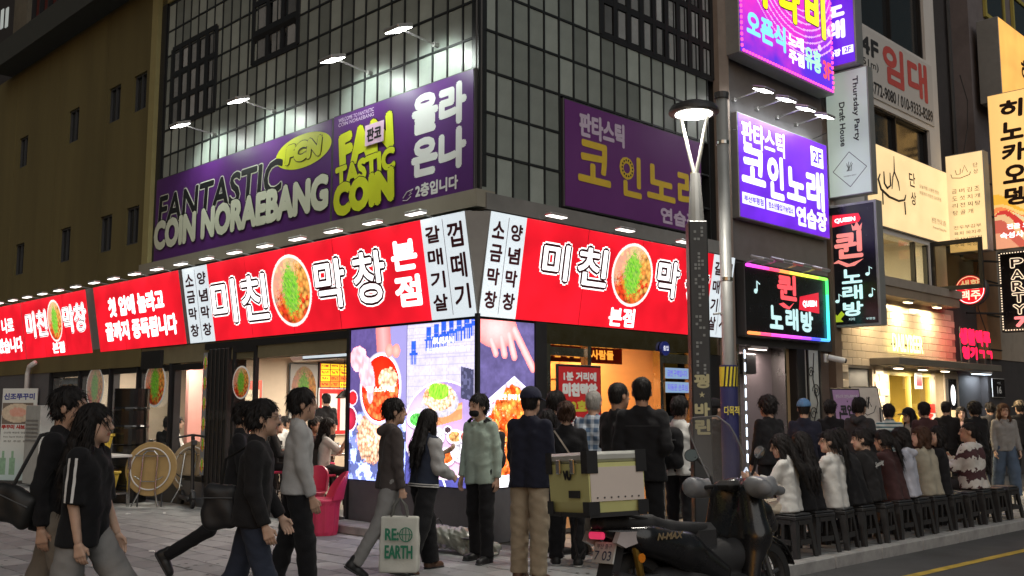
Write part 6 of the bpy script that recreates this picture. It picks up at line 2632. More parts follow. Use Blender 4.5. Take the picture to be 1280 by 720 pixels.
# ------------------------------------------------------------------ left side: folded tables, shelf, kick scooter, banner stand
M_tan2 = pm('table_underside', (.42, .29, .12), .6, var=.15, scale=5)
M_tan3 = pm('table_underside_pale', (.46, .36, .24), .6, var=.2, scale=4)
M_chrome = pm('chrome_tube', (.65, .65, .64), .2, 1.)


def folded_table(label, x, y, rot, mat, tilt):
    t = thing('folding_table', label, 'table', Matrix.Translation((x, y, 0)) @ Matrix.Rotation(R(rot), 4, 'Z'))
    Mt = ROOTM[t.name] @ Matrix.Rotation(R(-tilt), 4, 'X') @ Matrix.Translation((0, 0, .60))
    MB().lathe([(0, .0), (.415, .0), (.43, .006), (.43, .022), (.415, .028), (0, .028)], 40, axis='y').build('table_top', mat, t, Mt)
    rg = MB()
    rg.tube([(.33 * math.cos(a * math.pi / 20), -.02, .33 * math.sin(a * math.pi / 20)) for a in range(41)], .012, 6, cap=False)
    rg.build('ring', M_white, t, Mt)
    for s_ in (-1, 1):
        MB().tube([(s_ * .12, -.05, .22), (s_ * .13, -.055, -.36), (s_ * .22, -.10, -.60)], .014, 6).build('leg', M_chrome, t, Mt)
    br_ = MB()
    br_.tube([(-.12, -.05, .22), (-.06, -.05, .28), (.06, -.05, .28), (.12, -.05, .22)], .013, 6)
    br_.tube([(-.24, -.045, -.12), (-.1, -.045, -.2), (.1, -.045, -.2), (.24, -.045, -.12)], .010, 6)
    br_.tube([(-.26, -.045, .2), (.26, -.045, .2)], .010, 6)
    br_.build('brace', M_chrome, t, Mt)
    for s_ in (-1, 1):
        MB().tube([(s_ * .2, .06, -.60), (s_ * .2, .03, -.25)], .012, 6).build('rear_leg', M_dark, t, Mt)


gx, gy = ground(184, 634)
folded_table('tan folding table tipped on edge with a white ring on its underside', gx, gy, -6, M_tan2, 6)
gx, gy = ground(232, 630)
folded_table('paler folding table tipped on edge behind the kick scooter', gx, gy, -22, M_tan3, 9)

gx, gy = ground(240, 636)
t = thing('kick_scooter', 'black electric kick scooter parked before the folding tables', 'scooter', Matrix.Translation((gx, gy, 0)) @ Matrix.Rotation(R(-62), 4, 'Z'))
for (x_, nm) in ((.0, 'front_wheel'), (-.92, 'rear_wheel')):
    MB().lathe([(.05, -.02), (.085, -.03), (.11, -.022), (.115, 0), (.11, .022), (.085, .03), (.05, .02), (.05, -.02)], 20, (x_, 0, .115), 'y').build(nm, M_black, t)
MB().box(-.84, -.1, -.075, .075, .10, .16, bev=.02).build('deck', M_black, t)
MB().tube([(-.12, 0, .15), (-.03, 0, .3), (-.14, 0, 1.12)], .03, 8).build('stem', M_black, t)
MB().tube([(-.15, -.24, 1.10), (-.14, 0, 1.14), (-.15, .24, 1.10)], .017, 8).build('handlebar', M_black, t)
MB().tube([(.13, 0, .16), (.07, 0, .25), (-.02, 0, .27)], .03, 8, rz=1.4).build('mudguard', M_dark, t)
MB().box(-.08, .03, -.04, .04, .98, 1.06, bev=.01).build('display', M_dark, t)

gx, gy = ground(150, 632)
t = thing('steel_shelf', 'white topped steel shelf table outside the shop window', 'shelf', Matrix.Translation((gx - .35, gy, 0)) @ Matrix.Rotation(R(-45), 4, 'Z'))
MB().box(-.55, .55, -.28, .28, .78, .82, bev=.006).build('top', M_white, t)
MB().box(-.53, .53, -.26, .26, .20, .23).build('shelf_board', M_steel, t)
for sx_ in (-.52, .52):
    for sy_ in (-.25, .25):
        MB().box(sx_ - .02, sx_ + .02, sy_ - .02, sy_ + .02, 0, .78).build('leg', M_steel, t)
M_ycrate = pm('yellow_crate', (.62, .45, .06), .55, var=.1)
for k, (dx, dz, lab) in enumerate(((-.2, .82, 'yellow plastic tub standing on the white shelf table'), (.1, .23, 'yellow plastic tub on the lower shelf of the white table'))):
    M = ROOTM[t.name] @ Matrix.Translation((dx, 0, dz))
    c = thing('tub', lab, 'tub', M)
    MB().lathe([(.0, .01), (.20, .01), (.26, .30), (.275, .30), (.275, .32), (.245, .32), (.19, .03), (0, .03)], 24).build('bowl', M_ycrate, c)
    MB().lathe([(.275, .28), (.285, .29), (.285, .315), (.275, .325)], 24).build('rim', M_ycrate, c)

# black drums in the shop window bay
for k, z in enumerate((.0, .95)):
    p = FL @ Vector((-8.1, -.45, z))
    t = thing('drum', 'glossy black drum %s' % ('on top of another drum by the shop window' if k else 'on the ground under another drum'), 'drum', Matrix.Translation(p))
    prof = [(0, 0), (.28, 0), (.29, .02)]
    for q in (.3, .6):
        prof += [(.285, q - .03), (.297, q), (.285, q + .03)]
    prof += [(.29, .92), (.29, .94), (.27, .94), (.27, .92), (0, .92)]
    MB().lathe(prof, 28).build('shell', pm('drum_black', (.012, .012, .012), .18), t)
    MB().tube([(.15, 0, .92), (.15, 0, .938)], .03, 10).build('bung', M_steel, t)

# banner stand at the far left
def fishprint(U, V, A):
    n = fbm(U * 18, V * 36)
    c = np.ones(U.shape + (3,)) * np.array([.74, .80, .78])
    c = mixc(c, (.55, .72, .74), sstep(.55, 1., V))
    r = el(U, V, .46, .27, .46, .105)
    c = np.where(((V > .16) & (V < .39))[..., None] & ((U > .02) & (U < .9))[..., None], np.array([.20, .17, .14]), c)
    c = np.where((r < 1)[..., None], np.stack([.55 + .3 * n, .45 + .3 * n, .33 + .25 * n], -1), c)
    c = np.where((el(U, V, .46, .26, .25, .05) + (n - .5) * .5 < 1)[..., None], np.stack([.75 + .1 * n, .35 + .2 * n, .25 + .2 * n], -1), c)
    for cx in (.12, .38):
        m = (np.abs(U - cx) < .08) & (V > .76) & (V < .94) | ((np.abs(U - cx) < .03) & (V > .68) & (V <= .76))
        c = np.where(m[..., None], np.array([.30, .52, .36]) * (.7 + .5 * n)[..., None], c)
    return c


gx, gy = ground(18, 604)
t = thing('banner_stand', 'upright banner stand with a fish dish and blue heading', 'banner stand', Matrix.Translation((gx, gy, 0)) @ Matrix.Rotation(R(-12), 4, 'Z'))
MB().box(-.42, .42, .02, .035, .06, 1.98).build('board', M_paper, t)
paint('print', t, (-.42, .06, .42, 1.98), .012, fishprint, 60, 120, V_print)
letters('letter_line', '신조쭈꾸미', pm('banner_blue', (.06, .08, .35), .6), t, (-.38, 1.74, .36, 1.88), .008, bold=.006)
letters('letter_line', '쭈꾸미 샤브샤브', pm('banner_red', (.5, .03, .03), .6), t, (-.40, 1.12, .38, 1.22), .008, bold=.006)
for i, s_ in enumerate(('신선한 재료로 만듭니다', 'Hot Squid Shabu-shabu', '포장 주문 환영')):
    letters('small_print', s_, M_ink, t, (-.34, 1.03 - i * .09, .32, 1.07 - i * .09), .008)
MB().box(-.45, .45, -.14, .16, 0, .06, bev=.01).build('foot', M_dark, t)

# white pipe elbow and cabinet on the left wall
t = thing('drain_pipe', 'bent white pipe on the wall left of the shop windows', 'pipe', wall_frame('L', 13.9, .0, 0))
MB().tube([(-.1, -.12, .1), (-.1, -.12, 2.3), (-.02, -.12, 2.45), (.3, -.12, 2.52)], .05, 10).build('pipe', M_white, t, smooth=True)
MB().box(-.16, -.04, -.07, .02, 1.2, 1.24).build('clamp', M_steel, t)
t = thing('metal_cabinet', 'grey white metal cabinet behind the banner stand', 'cabinet', wall_frame('L', 12.7, .42, 0))
MB().box(-.4, .4, .0, .36, .05, 1.62, bev=.01).build('body', pm('cabinet_grey', (.50, .53, .52), .5, dirt=.2), t)
for k in range(6):
    MB().box(-.32, .32, -.012, -.001, .9 + k * .08, .93 + k * .08).build('vent_slat', M_case, t)

# red tub chairs
M_pinkc = pm('tub_chair_red', (.55, .035, .10), .35, var=.1)


def tub_chair(label, x, y, rot):
    t = thing('tub_chair', label, 'chair', Matrix.Translation((x, y, 0)) @ Matrix.Rotation(R(rot), 4, 'Z'))
    b = MB()
    n = 48
    secs = []
    for (z, r_) in ((0, .19), (.04, .195), (.36, .215), (.40, .23)):
        ring = []
        for k in range(n):
            a = 2 * math.pi * k / n
            rr = r_ + (.008 if (k % 4 < 2 and .02 < z < .38) else 0)
            ring.append((rr * math.cos(a), rr * math.sin(a), z))
        secs.append(ring)
    b.loft(secs)
    b.build('base', M_pinkc, t)
    MB().lathe([(0, .425), (.16, .425), (.225, .44), (.24, .425), (.235, .401), (0, .401)], 36).build('seat', M_pinkc, t)
    bk_ = MB()
    secs = []
    m = 18
    for k in range(m + 1):
        a = R(20) + R(140) * k / m
        hgt = .44 + .33 * math.sin(math.pi * k / m) ** .7
        r0, r1 = .235, .262
        lean_ = .06 * math.sin(math.pi * k / m)
        secs.append([(r0 * math.cos(a), r0 * math.sin(a), .43), (r1 * math.cos(a), r1 * math.sin(a), .43), ((r1 + lean_) * math.cos(a), (r1 + lean_) * math.sin(a), hgt), ((r0 + lean_) * math.cos(a), (r0 + lean_) * math.sin(a), hgt)])
    bk_.loft(secs)
    smooth_by_angle(bk_.build('backrest', M_pinkc, t), 50)


gx, gy = ground(402, 668)
tub_chair('red fluted tub chair with a rounded back outside the open front', gx, gy, -70)
gx, gy = ground(384, 655)
tub_chair('red fluted tub chair half hidden behind another, backrest to the shop', gx, gy, -15)

# ------------------------------------------------------------------ bundle in clear plastic at the corner
M_plas = pm('cloudy_plastic', (.52, .54, .46), .22, var=.25, scale=8, spec=.8)
M_plas.node_tree.nodes['Principled BSDF'].inputs['Transmission Weight'].default_value = .5


def bundle_fn(P):
    X, Y, Z = P
    d = rcone(P, (-.55, .1, .22), (.1, .05, .16), .17, .17, (1, 1, 1.1))
    d = smin(d, rcone(P, (.1, .05, .16), (.55, -.02, .08), .17, .10), .06)
    d = smin(d, rcone(P, (.15, -.12, .05), (.62, -.18, .04), .07, .05), .05)
    d = smax(d, -(Z - .004), .01)
    n = np.abs(np.sin(19 * X + 7 * np.sin(9 * Y + 5 * Z))) * .014 + np.abs(np.sin(27 * Z + 17 * X - 11 * Y + 2 * np.sin(13 * X))) * .014 + .008 * np.sin(61 * X + 40 * Y + 33 * Z)
    return d + n


t = thing('wrapped_bundle', 'white bundle wrapped in clear plastic lying against the corner plinth', 'bundle', Matrix.Translation((-.62, 11.05, 0)) @ Matrix.Rotation(R(-22), 4, 'Z') @ Matrix.Scale(.86, 4))
V, F = field(bundle_fn, (-.85, -.35, -.05), (.8, .4, .55), .017)
link('wrapping', np_mesh('wrapping', V, F, True), M_plas, t)
MB().tube([(-.3, -.12, .3), (-.28, .1, .41), (-.28, .25, .3)], .008, 6).build('cord', M_dark, t)
MB().box(.18, .36, -.2, -.05, .2, .215, bev=.004).build('contents_label', M_dark, t)
t = thing('step_kerb', 'low grey stone step in front of the left screens', 'step', wall_frame('L', 2.5, .0, 0))
MB().box(0, 2.4, -.42, -.01, 0, .11, bev=.012).build('stone', M_kerb, t)

# ------------------------------------------------------------------ restaurant inside: menus, tables, stickers
for (s, z, r_, fn, off, lab) in ((8.33, 1.98, .40, food, -.05, 'round dish sticker with scallions on the shop window near the drums'), (10.88, 1.96, .40, food2, -.05, 'pale round dish sticker on a shop window by the banner stand'), (5.25, 1.95, .25, food, .04, 'round dish sticker on the glass door beside the folded doors')):
    t = thing('window_sticker', lab, 'sticker', wall_frame('L', s, off, z))
    MB().lathe([(0, .0), (r_ * 1.02, 0), (r_ * 1.02, .004), (0, .004)], 32, (0, .004, 0), 'y').build('backing', M_paper, t)
    paint('dish_print', t, (-r_, -r_, r_, r_), -.002, fn, 56, 56, V_win, True)
for (s, lab, nm) in ((12.3, 'photo poster in the far shop window', 0),):
    t = sign('window_poster', lab, wall_frame('L', 12.75, -.14, 1.55), .9, .62, .01, pm('poster_blue', (.42, .48, .62), .6, var=.5, scale=5), M_paper, rim=.002)
    for k in range(3):
        MB().box(.06 + k * .28, .28 + k * .28, -.011, -.007, .08, .5).build('photo', pm('poster_photo_%d' % k, ((.55, .4, .3), (.5, .35, .22), (.6, .55, .5))[k], .6, var=.4, scale=9), t)
t = sign('wall_notice', 'cream notice with a red header on the restaurant wall', wall_frame('L', 9.62, -2.35, 1.1), 1.0, 1.0, .012, pm('notice_red', (.6, .12, .08), .7), M_paper, rim=.002)
MB().box(.08, .92, -.012, -.007, .05, .82).build('sheet', pm('notice_cream', (.75, .62, .45), .8), t)
for i in range(6):
    letters('small_print', '미친막창 이용안내', M_ink, t, (.16, .68 - i * .11, .84, .74 - i * .11), -.014)


def menu_grid(U, V, A):
    i, j = np.floor(U * 6), np.floor(V * 4)
    fu, fv = U * 6 - i, V * 4 - j
    h = _h(i + 3, j + 1)
    c = np.where((h > .5)[..., None], np.array([.95, .62, .03]), np.array([.95, .22, .03]))
    c = np.where(((fu < .06) | (fv < .08))[..., None], np.array([.15, .05, .02]), c)
    tx = (fv > .3) & (fv < .65) & (fu > .2) & (fu < .8) & (vnoise(U * 90, V * 30) > .45)
    return np.where(tx[..., None], np.array([.35, .04, .02]), c)


def WM(y_, z_):
    return FL @ Matrix.Translation((-9.90, y_, z_)) @ Matrix.Rotation(R(90), 4, 'Z') @ Matrix.Translation((0, -.06, 0))


V_menu = vmat('menu_light', .9)
t = sign('wall_menu', 'yellow and orange lit menu grid on the restaurant back wall', WM(4.5, 2.02), 1.5, .52, .05, M_red, M_caseD)
paint('print', t, (0, 0, 1.5, .52), -.009, menu_grid, 72, 40, V_menu)
t = sign('wall_menu', 'red and white price boards under the menu grid', WM(4.5, 1.0), 1.5, .98, .04, pm('price_red', (.6, .03, .03), .6), M_paper)
for k in range(3):
    MB().box(.06 + k * .48, .46 + k * .48, -.012, -.007, .08, .88).build('sheet', M_paper, t)
t = sign('wall_picture', 'dark food photograph on the restaurant wall', WM(3.75, 1.35), .68, 1.15, .03, M_blk, M_caseD)
paint('print', t, (0, 0, .68, 1.15), -.009, lambda U, V, A: food(U, V, A) * .35, 40, 50, V_print)
t = sign('hanging_sign', 'white lit strip sign under the restaurant ceiling', wall_frame('L', 4.4, -.5, 2.3), 1.7, .14, .05, M_wpan, M_caseD)
t = sign('hanging_sign', 'red sign strip hung below the restaurant ceiling', wall_frame('L', 5.2, -3.0, 2.28), 2.4, .18, .05, M_red, M_caseD)
for k, (x_, y_) in enumerate(((-5.6, 2.2), (-7.4, 3.4), (-6.6, 3.0))):
    p = FL @ Vector((x_, y_, 1.75))
    t = thing('pendant_lamp', 'metal pendant lamp over a restaurant table', 'lamp', Matrix.Translation(p), 'pendant lamps in the restaurant')
    MB().lathe([(.03, .14), (.06, .12), (.17, .0), (.165, .0), (.05, .11), (.0, .12)], 20).build('shade', M_steel, t)
    MB().tube([(0, 0, .14), (0, 0, .9)], .008, 6).build('cord', M_black, t)
    MB().lathe([(0, .03), (.06, .03), (.06, .045), (0, .045)], 12).build('bulb', em('pendant_bulb', (1., .85, .6), 8.), t)


def diner_table(x_, y_, lab):
    p = FL @ Vector((x_, y_, .13))
    t = thing('dining_table', lab, 'table', Matrix.Translation(p) @ Matrix.Rotation(R(-45), 4, 'Z'))
    MB().lathe([(0, .70), (.40, .70), (.42, .71), (.42, .73), (.40, .74), (0, .74)], 28).build('table_top', M_steel, t)
    MB().tube([(0, 0, .03), (0, 0, .70)], .04, 8).build('column', M_black, t)
    MB().lathe([(0, 0), (.26, 0), (.24, .03), (0, .03)], 20).build('foot', M_black, t)
    for k, (a, r_, lb) in enumerate(((.6, .2, 'white bowl'), (2.6, .22, 'small sauce dish'), (4.4, .18, 'steel pan'))):
        b = thing('dish', '%s on %s' % (lb, lab.replace('round steel ', '').split(' with')[0]), 'dish', ROOTM[t.name] @ Matrix.Translation((r_ * math.cos(a), r_ * math.sin(a), .741)))
        MB().lathe([(0, 0), (.05, 0), (.09 + .02 * k, .05), (.085 + .02 * k, .05), (.05, .01), (0, .01)], 18).build('bowl', (M_white, M_pinkc, M_steel)[k], b)
        MB().lathe([(0, .03), (.07, .035)], 14).build('food', pm('stew', (.5, .12, .03), .5, var=.4, scale=20), b)


diner_table(-4.75, 1.1, 'round steel dining table nearest the open front')
diner_table(-8.75, 1.25, 'round steel dining table behind the open shop window')
diner_table(-6.95, 1.5, 'round steel dining table beside the folded doors')
diner_table(-11.3, 1.6, 'round steel dining table behind the far shop window')
diner_table(-7.4, 3.0, 'round steel dining table below the menu grid')
# notices in the entrance
t = sign('door_poster', 'red poster with white outlined letters 미친막창 2호점 on the entrance door', wall_frame('R', 1.34, .05, 1.1), .80, .98, .03, pm('poster_red2', (.62, .03, .035), .45), M_black, rim=.03)
for (s_, m_, b, bo) in (('1분 거리에', M_wv, (.08, .80, .72, .92), .008), ('미친막창', M_wv, (.06, .60, .74, .78), .016), ('2호점', pm('poster_lime', (.6, .55, .06), .5), (.22, .40, .70, .56), .012), ('있습니다', M_wv, (.08, .18, .72, .36), .012)):
    letters('letter_line', s_, m_, t, b, -.01, bold=bo)
t = sign('entrance_banner', 'red banner with glowing orange letters inside the entrance', wall_frame('R', 1.3, -.75, 2.2), 2.3, .24, .02, pm('banner_darkred', (.35, .02, .01), .6), M_black, rim=.004)
letters('letter_line', '미친막창 함께 만든 사람들', em('letters_orange', (1., .42, .05), 1.1), t, (.08, .05, 2.1, .19), -.01, bold=.006)
t = thing('round_badge', 'small round blue badge on the steel transom', 'sign', wall_frame('R', 3.62, .03, 2.40))
MB().lathe([(0, 0), (.10, 0), (.10, .04), (0, .04)], 24, axis='y').build('disc', pm('badge_blue', (.03, .05, .35), .4), t)
letters('letter', '출입', M_cool, t, (-.06, -.03, .06, .04), -.006)
for k, s_ in enumerate(('금연 구역입니다', '자동문 손조심')):
    t = sign('glass_notice', 'pale blue notice strip on the entrance glass, %s' % ('upper of two' if k == 0 else 'lower of two'), wall_frame('R', 3.64, .0, 1.98 - k * .2), .56, .15, .006, em('notice_blue', (.35, .55, .85), .5), M_paper, rim=.002)
    letters('letter_line', s_, M_violet2, t, (.04, .03, .52, .12), -.01)
# fire sticker strip on the pillar left of the folded doors
t = sign('pillar_print', 'tall print of small dishes on the pillar beside the folded doors', wall_frame('L', 6.47, .02, .5), .13, 1.95, .012, M_blk, M_black, rim=.002)
paint('print', t, (0, 0, .13, 1.95), -.009, lambda U, V, A: np.where(((((V * 6) % 1 - .5) ** 2 * 4 + (U - .5) ** 2 * 2) < .45)[..., None], food(U, (V * 6) % 1, A), np.array([.2, .2, .2])), 12, 90, V_win)
# wall brackets and cables along the facades
def cable(label, pts, r_=.008):
    t = thing('cable', label, 'cable', Matrix.Translation(pts[0]))
    MB().tube(pts, r_, 5).build('wire', M_black, t, Matrix.Identity(4))


a_ = wall_frame('R', 5.4, .1, 5.95) @ Vector((0, 0, 0))
b2 = wall_frame('R', 8.5, .1, 6.5) @ Vector((0, 0, 0))
cable('black cable sagging over the violet karaoke sign', [a_.lerp(b2, k / 10) + Vector((0, 0, -.25 * math.sin(math.pi * k / 10))) for k in range(11)])
a_ = wall_frame('R', 14.5, .3, 9.0) @ Vector((0, 0, 0))
b2 = wall_frame('R', 15.4, .2, 3.2) @ Vector((0, 0, 0))
cable('cable hanging down the charcoal wall', [a_.lerp(b2, k / 10) + Vector((.12 * math.sin(k * 1.3), 0, 0)) for k in range(11)], .012)
# litter on the pavement
lit = []
for k, (px, py) in enumerate(((135, 640), (160, 643), (205, 642), (190, 690), (120, 660), (250, 665), (575, 690))):
    gx, gy = ground(px, py)
    t = MB().prism([(-.03, 0), (.02, .004), (.035, .012), (.0, .016), (-.025, .01)], -.02, .025).build('litter_scrap', M_paper, None, Matrix.Translation((gx, gy, .003)) @ Matrix.Rotation(k * 1.1, 4, 'Z'))
    tag(t, 'scrap of white paper lying on the grey pavers', 'litter', 'paper scraps on the pavement')
# ------------------------------------------------------------------ delivery motor scooter
M_sc = pm('scooter_black', (.014, .014, .016), .28, var=.15, coat=.35)
M_scm = pm('scooter_matt', (.028, .028, .03), .6, var=.2)
M_tyre = pm('tyre_rubber', (.018, .018, .018), .85, bump=.3, bscale=60)
M_seatv = pm('seat_vinyl', (.025, .025, .027), .65, bump=.2, bscale=120)
M_limeb = pm('box_lime', (.72, .73, .32), .45, var=.08, scale=3, dirt=.25)
M_boxs = pm('box_pale', (.74, .66, .60), .5, var=.06, scale=3, dirt=.2)
M_alu2 = pm('box_aluminium', (.70, .71, .66), .35, .5, var=.08)
M_cover = pm('cover_grey', (.26, .27, .29), .38, var=.25, scale=10)
SD = R(35)
msc = thing('motor_scooter', 'black motor scooter with a lime delivery box parked at the kerb', 'motor scooter', Matrix.Translation((.93, 7.68, -.13)) @ Matrix.Rotation(SD, 4, 'Z') @ Matrix.Rotation(R(-4), 4, 'X') @ Matrix.Scale(1.05, 4))


def wheel(nm, x_, w_):
    r = .285
    prof = [(r - .085, -w_ * .45), (r - .03, -w_ * .5), (r, -w_ * .25), (r + .004, 0), (r, w_ * .25), (r - .03, w_ * .5), (r - .085, w_ * .45), (r - .085, -w_ * .45)]
    hub = MB().lathe([(0, -.05), (.05, -.05), (.05, .05), (0, .05)], 16, (x_, 0, r), 'y').build(nm, M_dark, msc, ROOTM[msc.name])
    MB().lathe(prof, 36, (x_, 0, r), 'y').build('tyre', M_tyre, hub, ROOTM[msc.name], smooth=True)
    rim = MB().lathe([(r - .086, -w_ * .42), (r - .10, -.02), (r - .10, .02), (r - .086, w_ * .42)], 36, (x_, 0, r), 'y')
    for k in range(5):
        a = 2 * math.pi * k / 5
        rim.tube([(x_ + .04 * math.cos(a), 0, r + .04 * math.sin(a)), (x_ + .19 * math.cos(a + .2), 0, r + .19 * math.sin(a + .2))], .018, 6)
    rim.build('rim', M_dark, hub, ROOTM[msc.name])


FM = ROOTM[msc.name]
wheel('rear_wheel', 0, .14)
wheel('front_wheel', 1.36, .12)


def sdfpart(nm, fn, lo, hi, mat, h=.018, parent=None):
    V, F = field(fn, lo, hi, h)
    return link(nm, np_mesh(nm, V, F, True), mat, parent or msc)


def tail_fn(P):
    X, Y, Z = P
    aP = (X, np.abs(Y), Z)
    d = rcone(aP, (-.26, .06, .76), (.0, .12, .68), .06, .11)
    d = smin(d, rcone(aP, (.0, .12, .68), (.40, .13, .56), .11, .13), .05)
    d = smin(d, rcone(aP, (.40, .13, .56), (.72, .13, .38), .13, .10), .05)
    d = smax(d, Z - .765 + .08 * np.maximum(X - .1, 0), .02)
    return d


sdfpart('tail_fairing', tail_fn, (-.45, -.3, .25), (.85, .3, .9), M_sc)


def seat_fn(P):
    X, Y, Z = P
    aP = (X, np.abs(Y), Z)
    d = rcone(aP, (-.28, .04, .80), (.10, .09, .775), .05, .06)
    d = smin(d, rcone(aP, (.10, .09, .775), (.30, .09, .72), .06, .06), .03)
    d = smin(d, rcone(aP, (.30, .09, .72), (.66, .06, .70), .06, .05), .04)
    return d


sdfpart('seat', seat_fn, (-.4, -.2, .6), (.8, .2, .92), M_seatv)


def tunnel_fn(P):
    X, Y, Z = P
    aP = (X, np.abs(Y), Z)
    d = rcone(aP, (.55, .07, .44), (1.0, .06, .48), .14, .13)
    d = smin(d, rcone(aP, (.30, .14, .28), (1.0, .18, .28), .08, .07), .05)
    d = smin(d, rcone(aP, (.2, .06, .36), (.6, .08, .34), .10, .10), .05)
    return smax(d, -(Z - .22), .01)


sdfpart('floor_tunnel', tunnel_fn, (.05, -.3, .15), (1.15, .3, .65), M_scm)


def front_fn(P):
    X, Y, Z = P
    aP = (X, np.abs(Y), Z)
    d = rcone(aP, (1.02, .19, .28), (1.10, .20, .62), .08, .11)
    d = smin(d, rcone(aP, (1.10, .20, .62), (1.12, .14, .95), .11, .09), .05)
    d = smin(d, rcone(aP, (1.12, .05, .60), (1.20, .07, .96), .13, .10), .06)
    d = smin(d, rcone(aP, (1.26, .10, .78), (1.40, .06, .68), .11, .08), .05)
    d = smin(d, rcone(aP, (1.10, .20, .34), (1.30, .14, .62), .03, .03), .04)
    d = smax(d, -rcone(P, (1.36, -.2, .285), (1.36, .2, .285), .335, .335), .02)
    return d


sdfpart('front_fairing', front_fn, (.85, -.36, .14), (1.58, .36, 1.12), M_sc)


def fend_fn(P):
    X, Y, Z = P
    r = np.sqrt((X - 1.36) ** 2 + (Z - .285) ** 2)
    d = smax(np.abs(r - .318 + 3.0 * Y * Y) - .010, np.abs(Y) - .085, .01)
    a = np.arctan2(Z - .285, X - 1.36)
    d = smax(d, (np.abs(a - 1.45) - 1.25) * .3, .01)
    return d


sdfpart('front_fender', fend_fn, (.95, -.12, .2), (1.75, .12, .68), M_sc, .013)
for s_ in (-1, 1):
    MB().tube([(1.36, s_ * .085, .285), (1.22, s_ * .085, .72)], .024, 8).build('fork_leg', M_steel, msc)
    MB().tube([(-.02, s_ * .13, .30), (-.10, s_ * .14, .68)], .028, 8).build('shock_absorber', pm('gold_shock', (.45, .28, .06), .3, .8), msc)
MB().box(-.06, .52, -.11, .13, .20, .42, bev=.05).build('engine', M_scm, msc)
MB().tube([(.42, -.16, .24), (.20, -.17, .27), (.05, -.19, .31), (-.34, -.20, .42)], [.03, .035, .075, .07], 14).build('muffler', M_scm, msc, smooth=True)
MB().tube([(-.34, -.20, .42), (-.37, -.20, .43)], [.05, .03], 12).build('muffler_tip', M_steel, msc)
MB().box(-.28, .02, -.262, -.252, .34, .44, bev=.004).build('heat_shield', M_dark, msc)
# rear: mudguard, plate, lights
MB().prism([(-.18, .70), (-.10, .74), (-.20, .44), (-.26, .38), (-.28, .42)], -.08, .08).build('rear_mudguard', M_scm, msc)
pl = MB().box(-.012, .0, -.115, .115, 0, .15, bev=.002).build('number_plate', pm('plate_white', (.62, .64, .62), .5, dirt=.25), msc, FM @ Matrix.Translation((-.275, 0, .52)) @ Matrix.Rotation(R(18), 4, 'Y'))
pt_ = letters('plate_number', '7 03', pm('plate_ink', (.03, .05, .12), .5), msc, (-.09, .02, .09, .085), -.016)
pt2 = letters('plate_line', '부산 중구', pm('plate_ink', (.03, .05, .12), .5), msc, (-.08, .10, .08, .135), -.016)
for o in (pt_, pt2):
    o.data.transform(Matrix.Translation((-.275, 0, .52)) @ Matrix.Rotation(R(18), 4, 'Y') @ Matrix.Rotation(R(-90), 4, 'Z'))
for s_ in (-1, 1):
    MB().prism([(-.30, .67), (-.26, .74), (.02, .73), (-.03, .67), (-.22, .63)], s_ * .165 - .025, s_ * .165 + .025).build('indicator', pm('indicator_glass', (.55, .5, .5), .12), msc)
MB().box(-.335, -.30, -.08, .08, .69, .74, bev=.012).build('tail_light', em('tail_light_red', (1., .05, .16), .55), msc)
MB().lathe([(0, 0), (.032, 0), (.03, .01), (0, .012)], 14, (-.14, -.262, .56), 'y').build('reflector', pm('reflector_orange', (.8, .25, .02), .3), msc)
lt = letters('side_lettering', 'N-MAX', pm('gold_badge', (.55, .42, .25), .3, .6), msc, (.02, .665, .26, .715), -.252, bold=.003, slant=.4)
# handlebar with covers, mirrors, screen
MB().tube([(1.02, -.36, .98), (1.06, -.14, 1.0), (1.10, 0, .96), (1.06, .14, 1.0), (1.02, .36, .98)], .016, 8).build('handlebar', M_scm, msc)


def muff_fn(s_):
    def fn(P):
        X, Y, Z = P
        d = rcone(P, (1.0, s_ * .35, .985), (1.34, s_ * .27, .955), .085, .03, (1, .85, 1.05))
        d = smin(d, rcone(P, (.98, s_ * .30, 1.0), (1.15, s_ * .33, 1.03), .05, .04), .04)
        return d + .008 * np.sin(26 * X + 19 * Z + 3 * s_) + .006 * np.sin(40 * Y + 17 * X)
    return fn


for s_ in (-1, 1):
    sdfpart('hand_cover', muff_fn(s_), (.8, s_ * .33 - .2, .85), (1.5, s_ * .33 + .2, 1.15), M_cover, .016)
    MB().tube([(1.06, s_ * .17, 1.0), (1.09, s_ * .24, 1.12), (1.04, s_ * .33, 1.235)], .012, 6).build('mirror_stalk', M_scm, msc)
    mm = FM @ Matrix.Translation((1.03, s_ * .36, 1.25)) @ Matrix.Rotation(R(10), 4, 'Y') @ Matrix.Rotation(R(s_ * 12), 4, 'Z')
    mr_ = MB().lathe([(0, .03), (.05, .02), (.064, .0), (.0, .0)], 20, (0, 0, 0), 'x')
    for i, v in enumerate(mr_.v):
        mr_.v[i] = (v[0], v[1] * 1.15, v[2] * .85)
    mo = mr_.build('mirror', M_scm, msc, mm)
    MB().add([(-.002, .066 * math.cos(a * math.pi / 10), .048 * math.sin(a * math.pi / 10)) for a in range(20)], [tuple(range(20))]).build('mirror_glass', pm('mirror_silver', (.85, .86, .85), .05, 1.), mo, mm)
MB().box(.98, 1.12, -.09, .09, .97, 1.04, bev=.03).build('dashboard', M_scm, msc)
scr_m = pm('hazy_screen', (.50, .51, .53), .18, var=.2, scale=5)
scr_m.node_tree.nodes['Principled BSDF'].inputs['Alpha'].default_value = .34
ws = MB()
secs = []
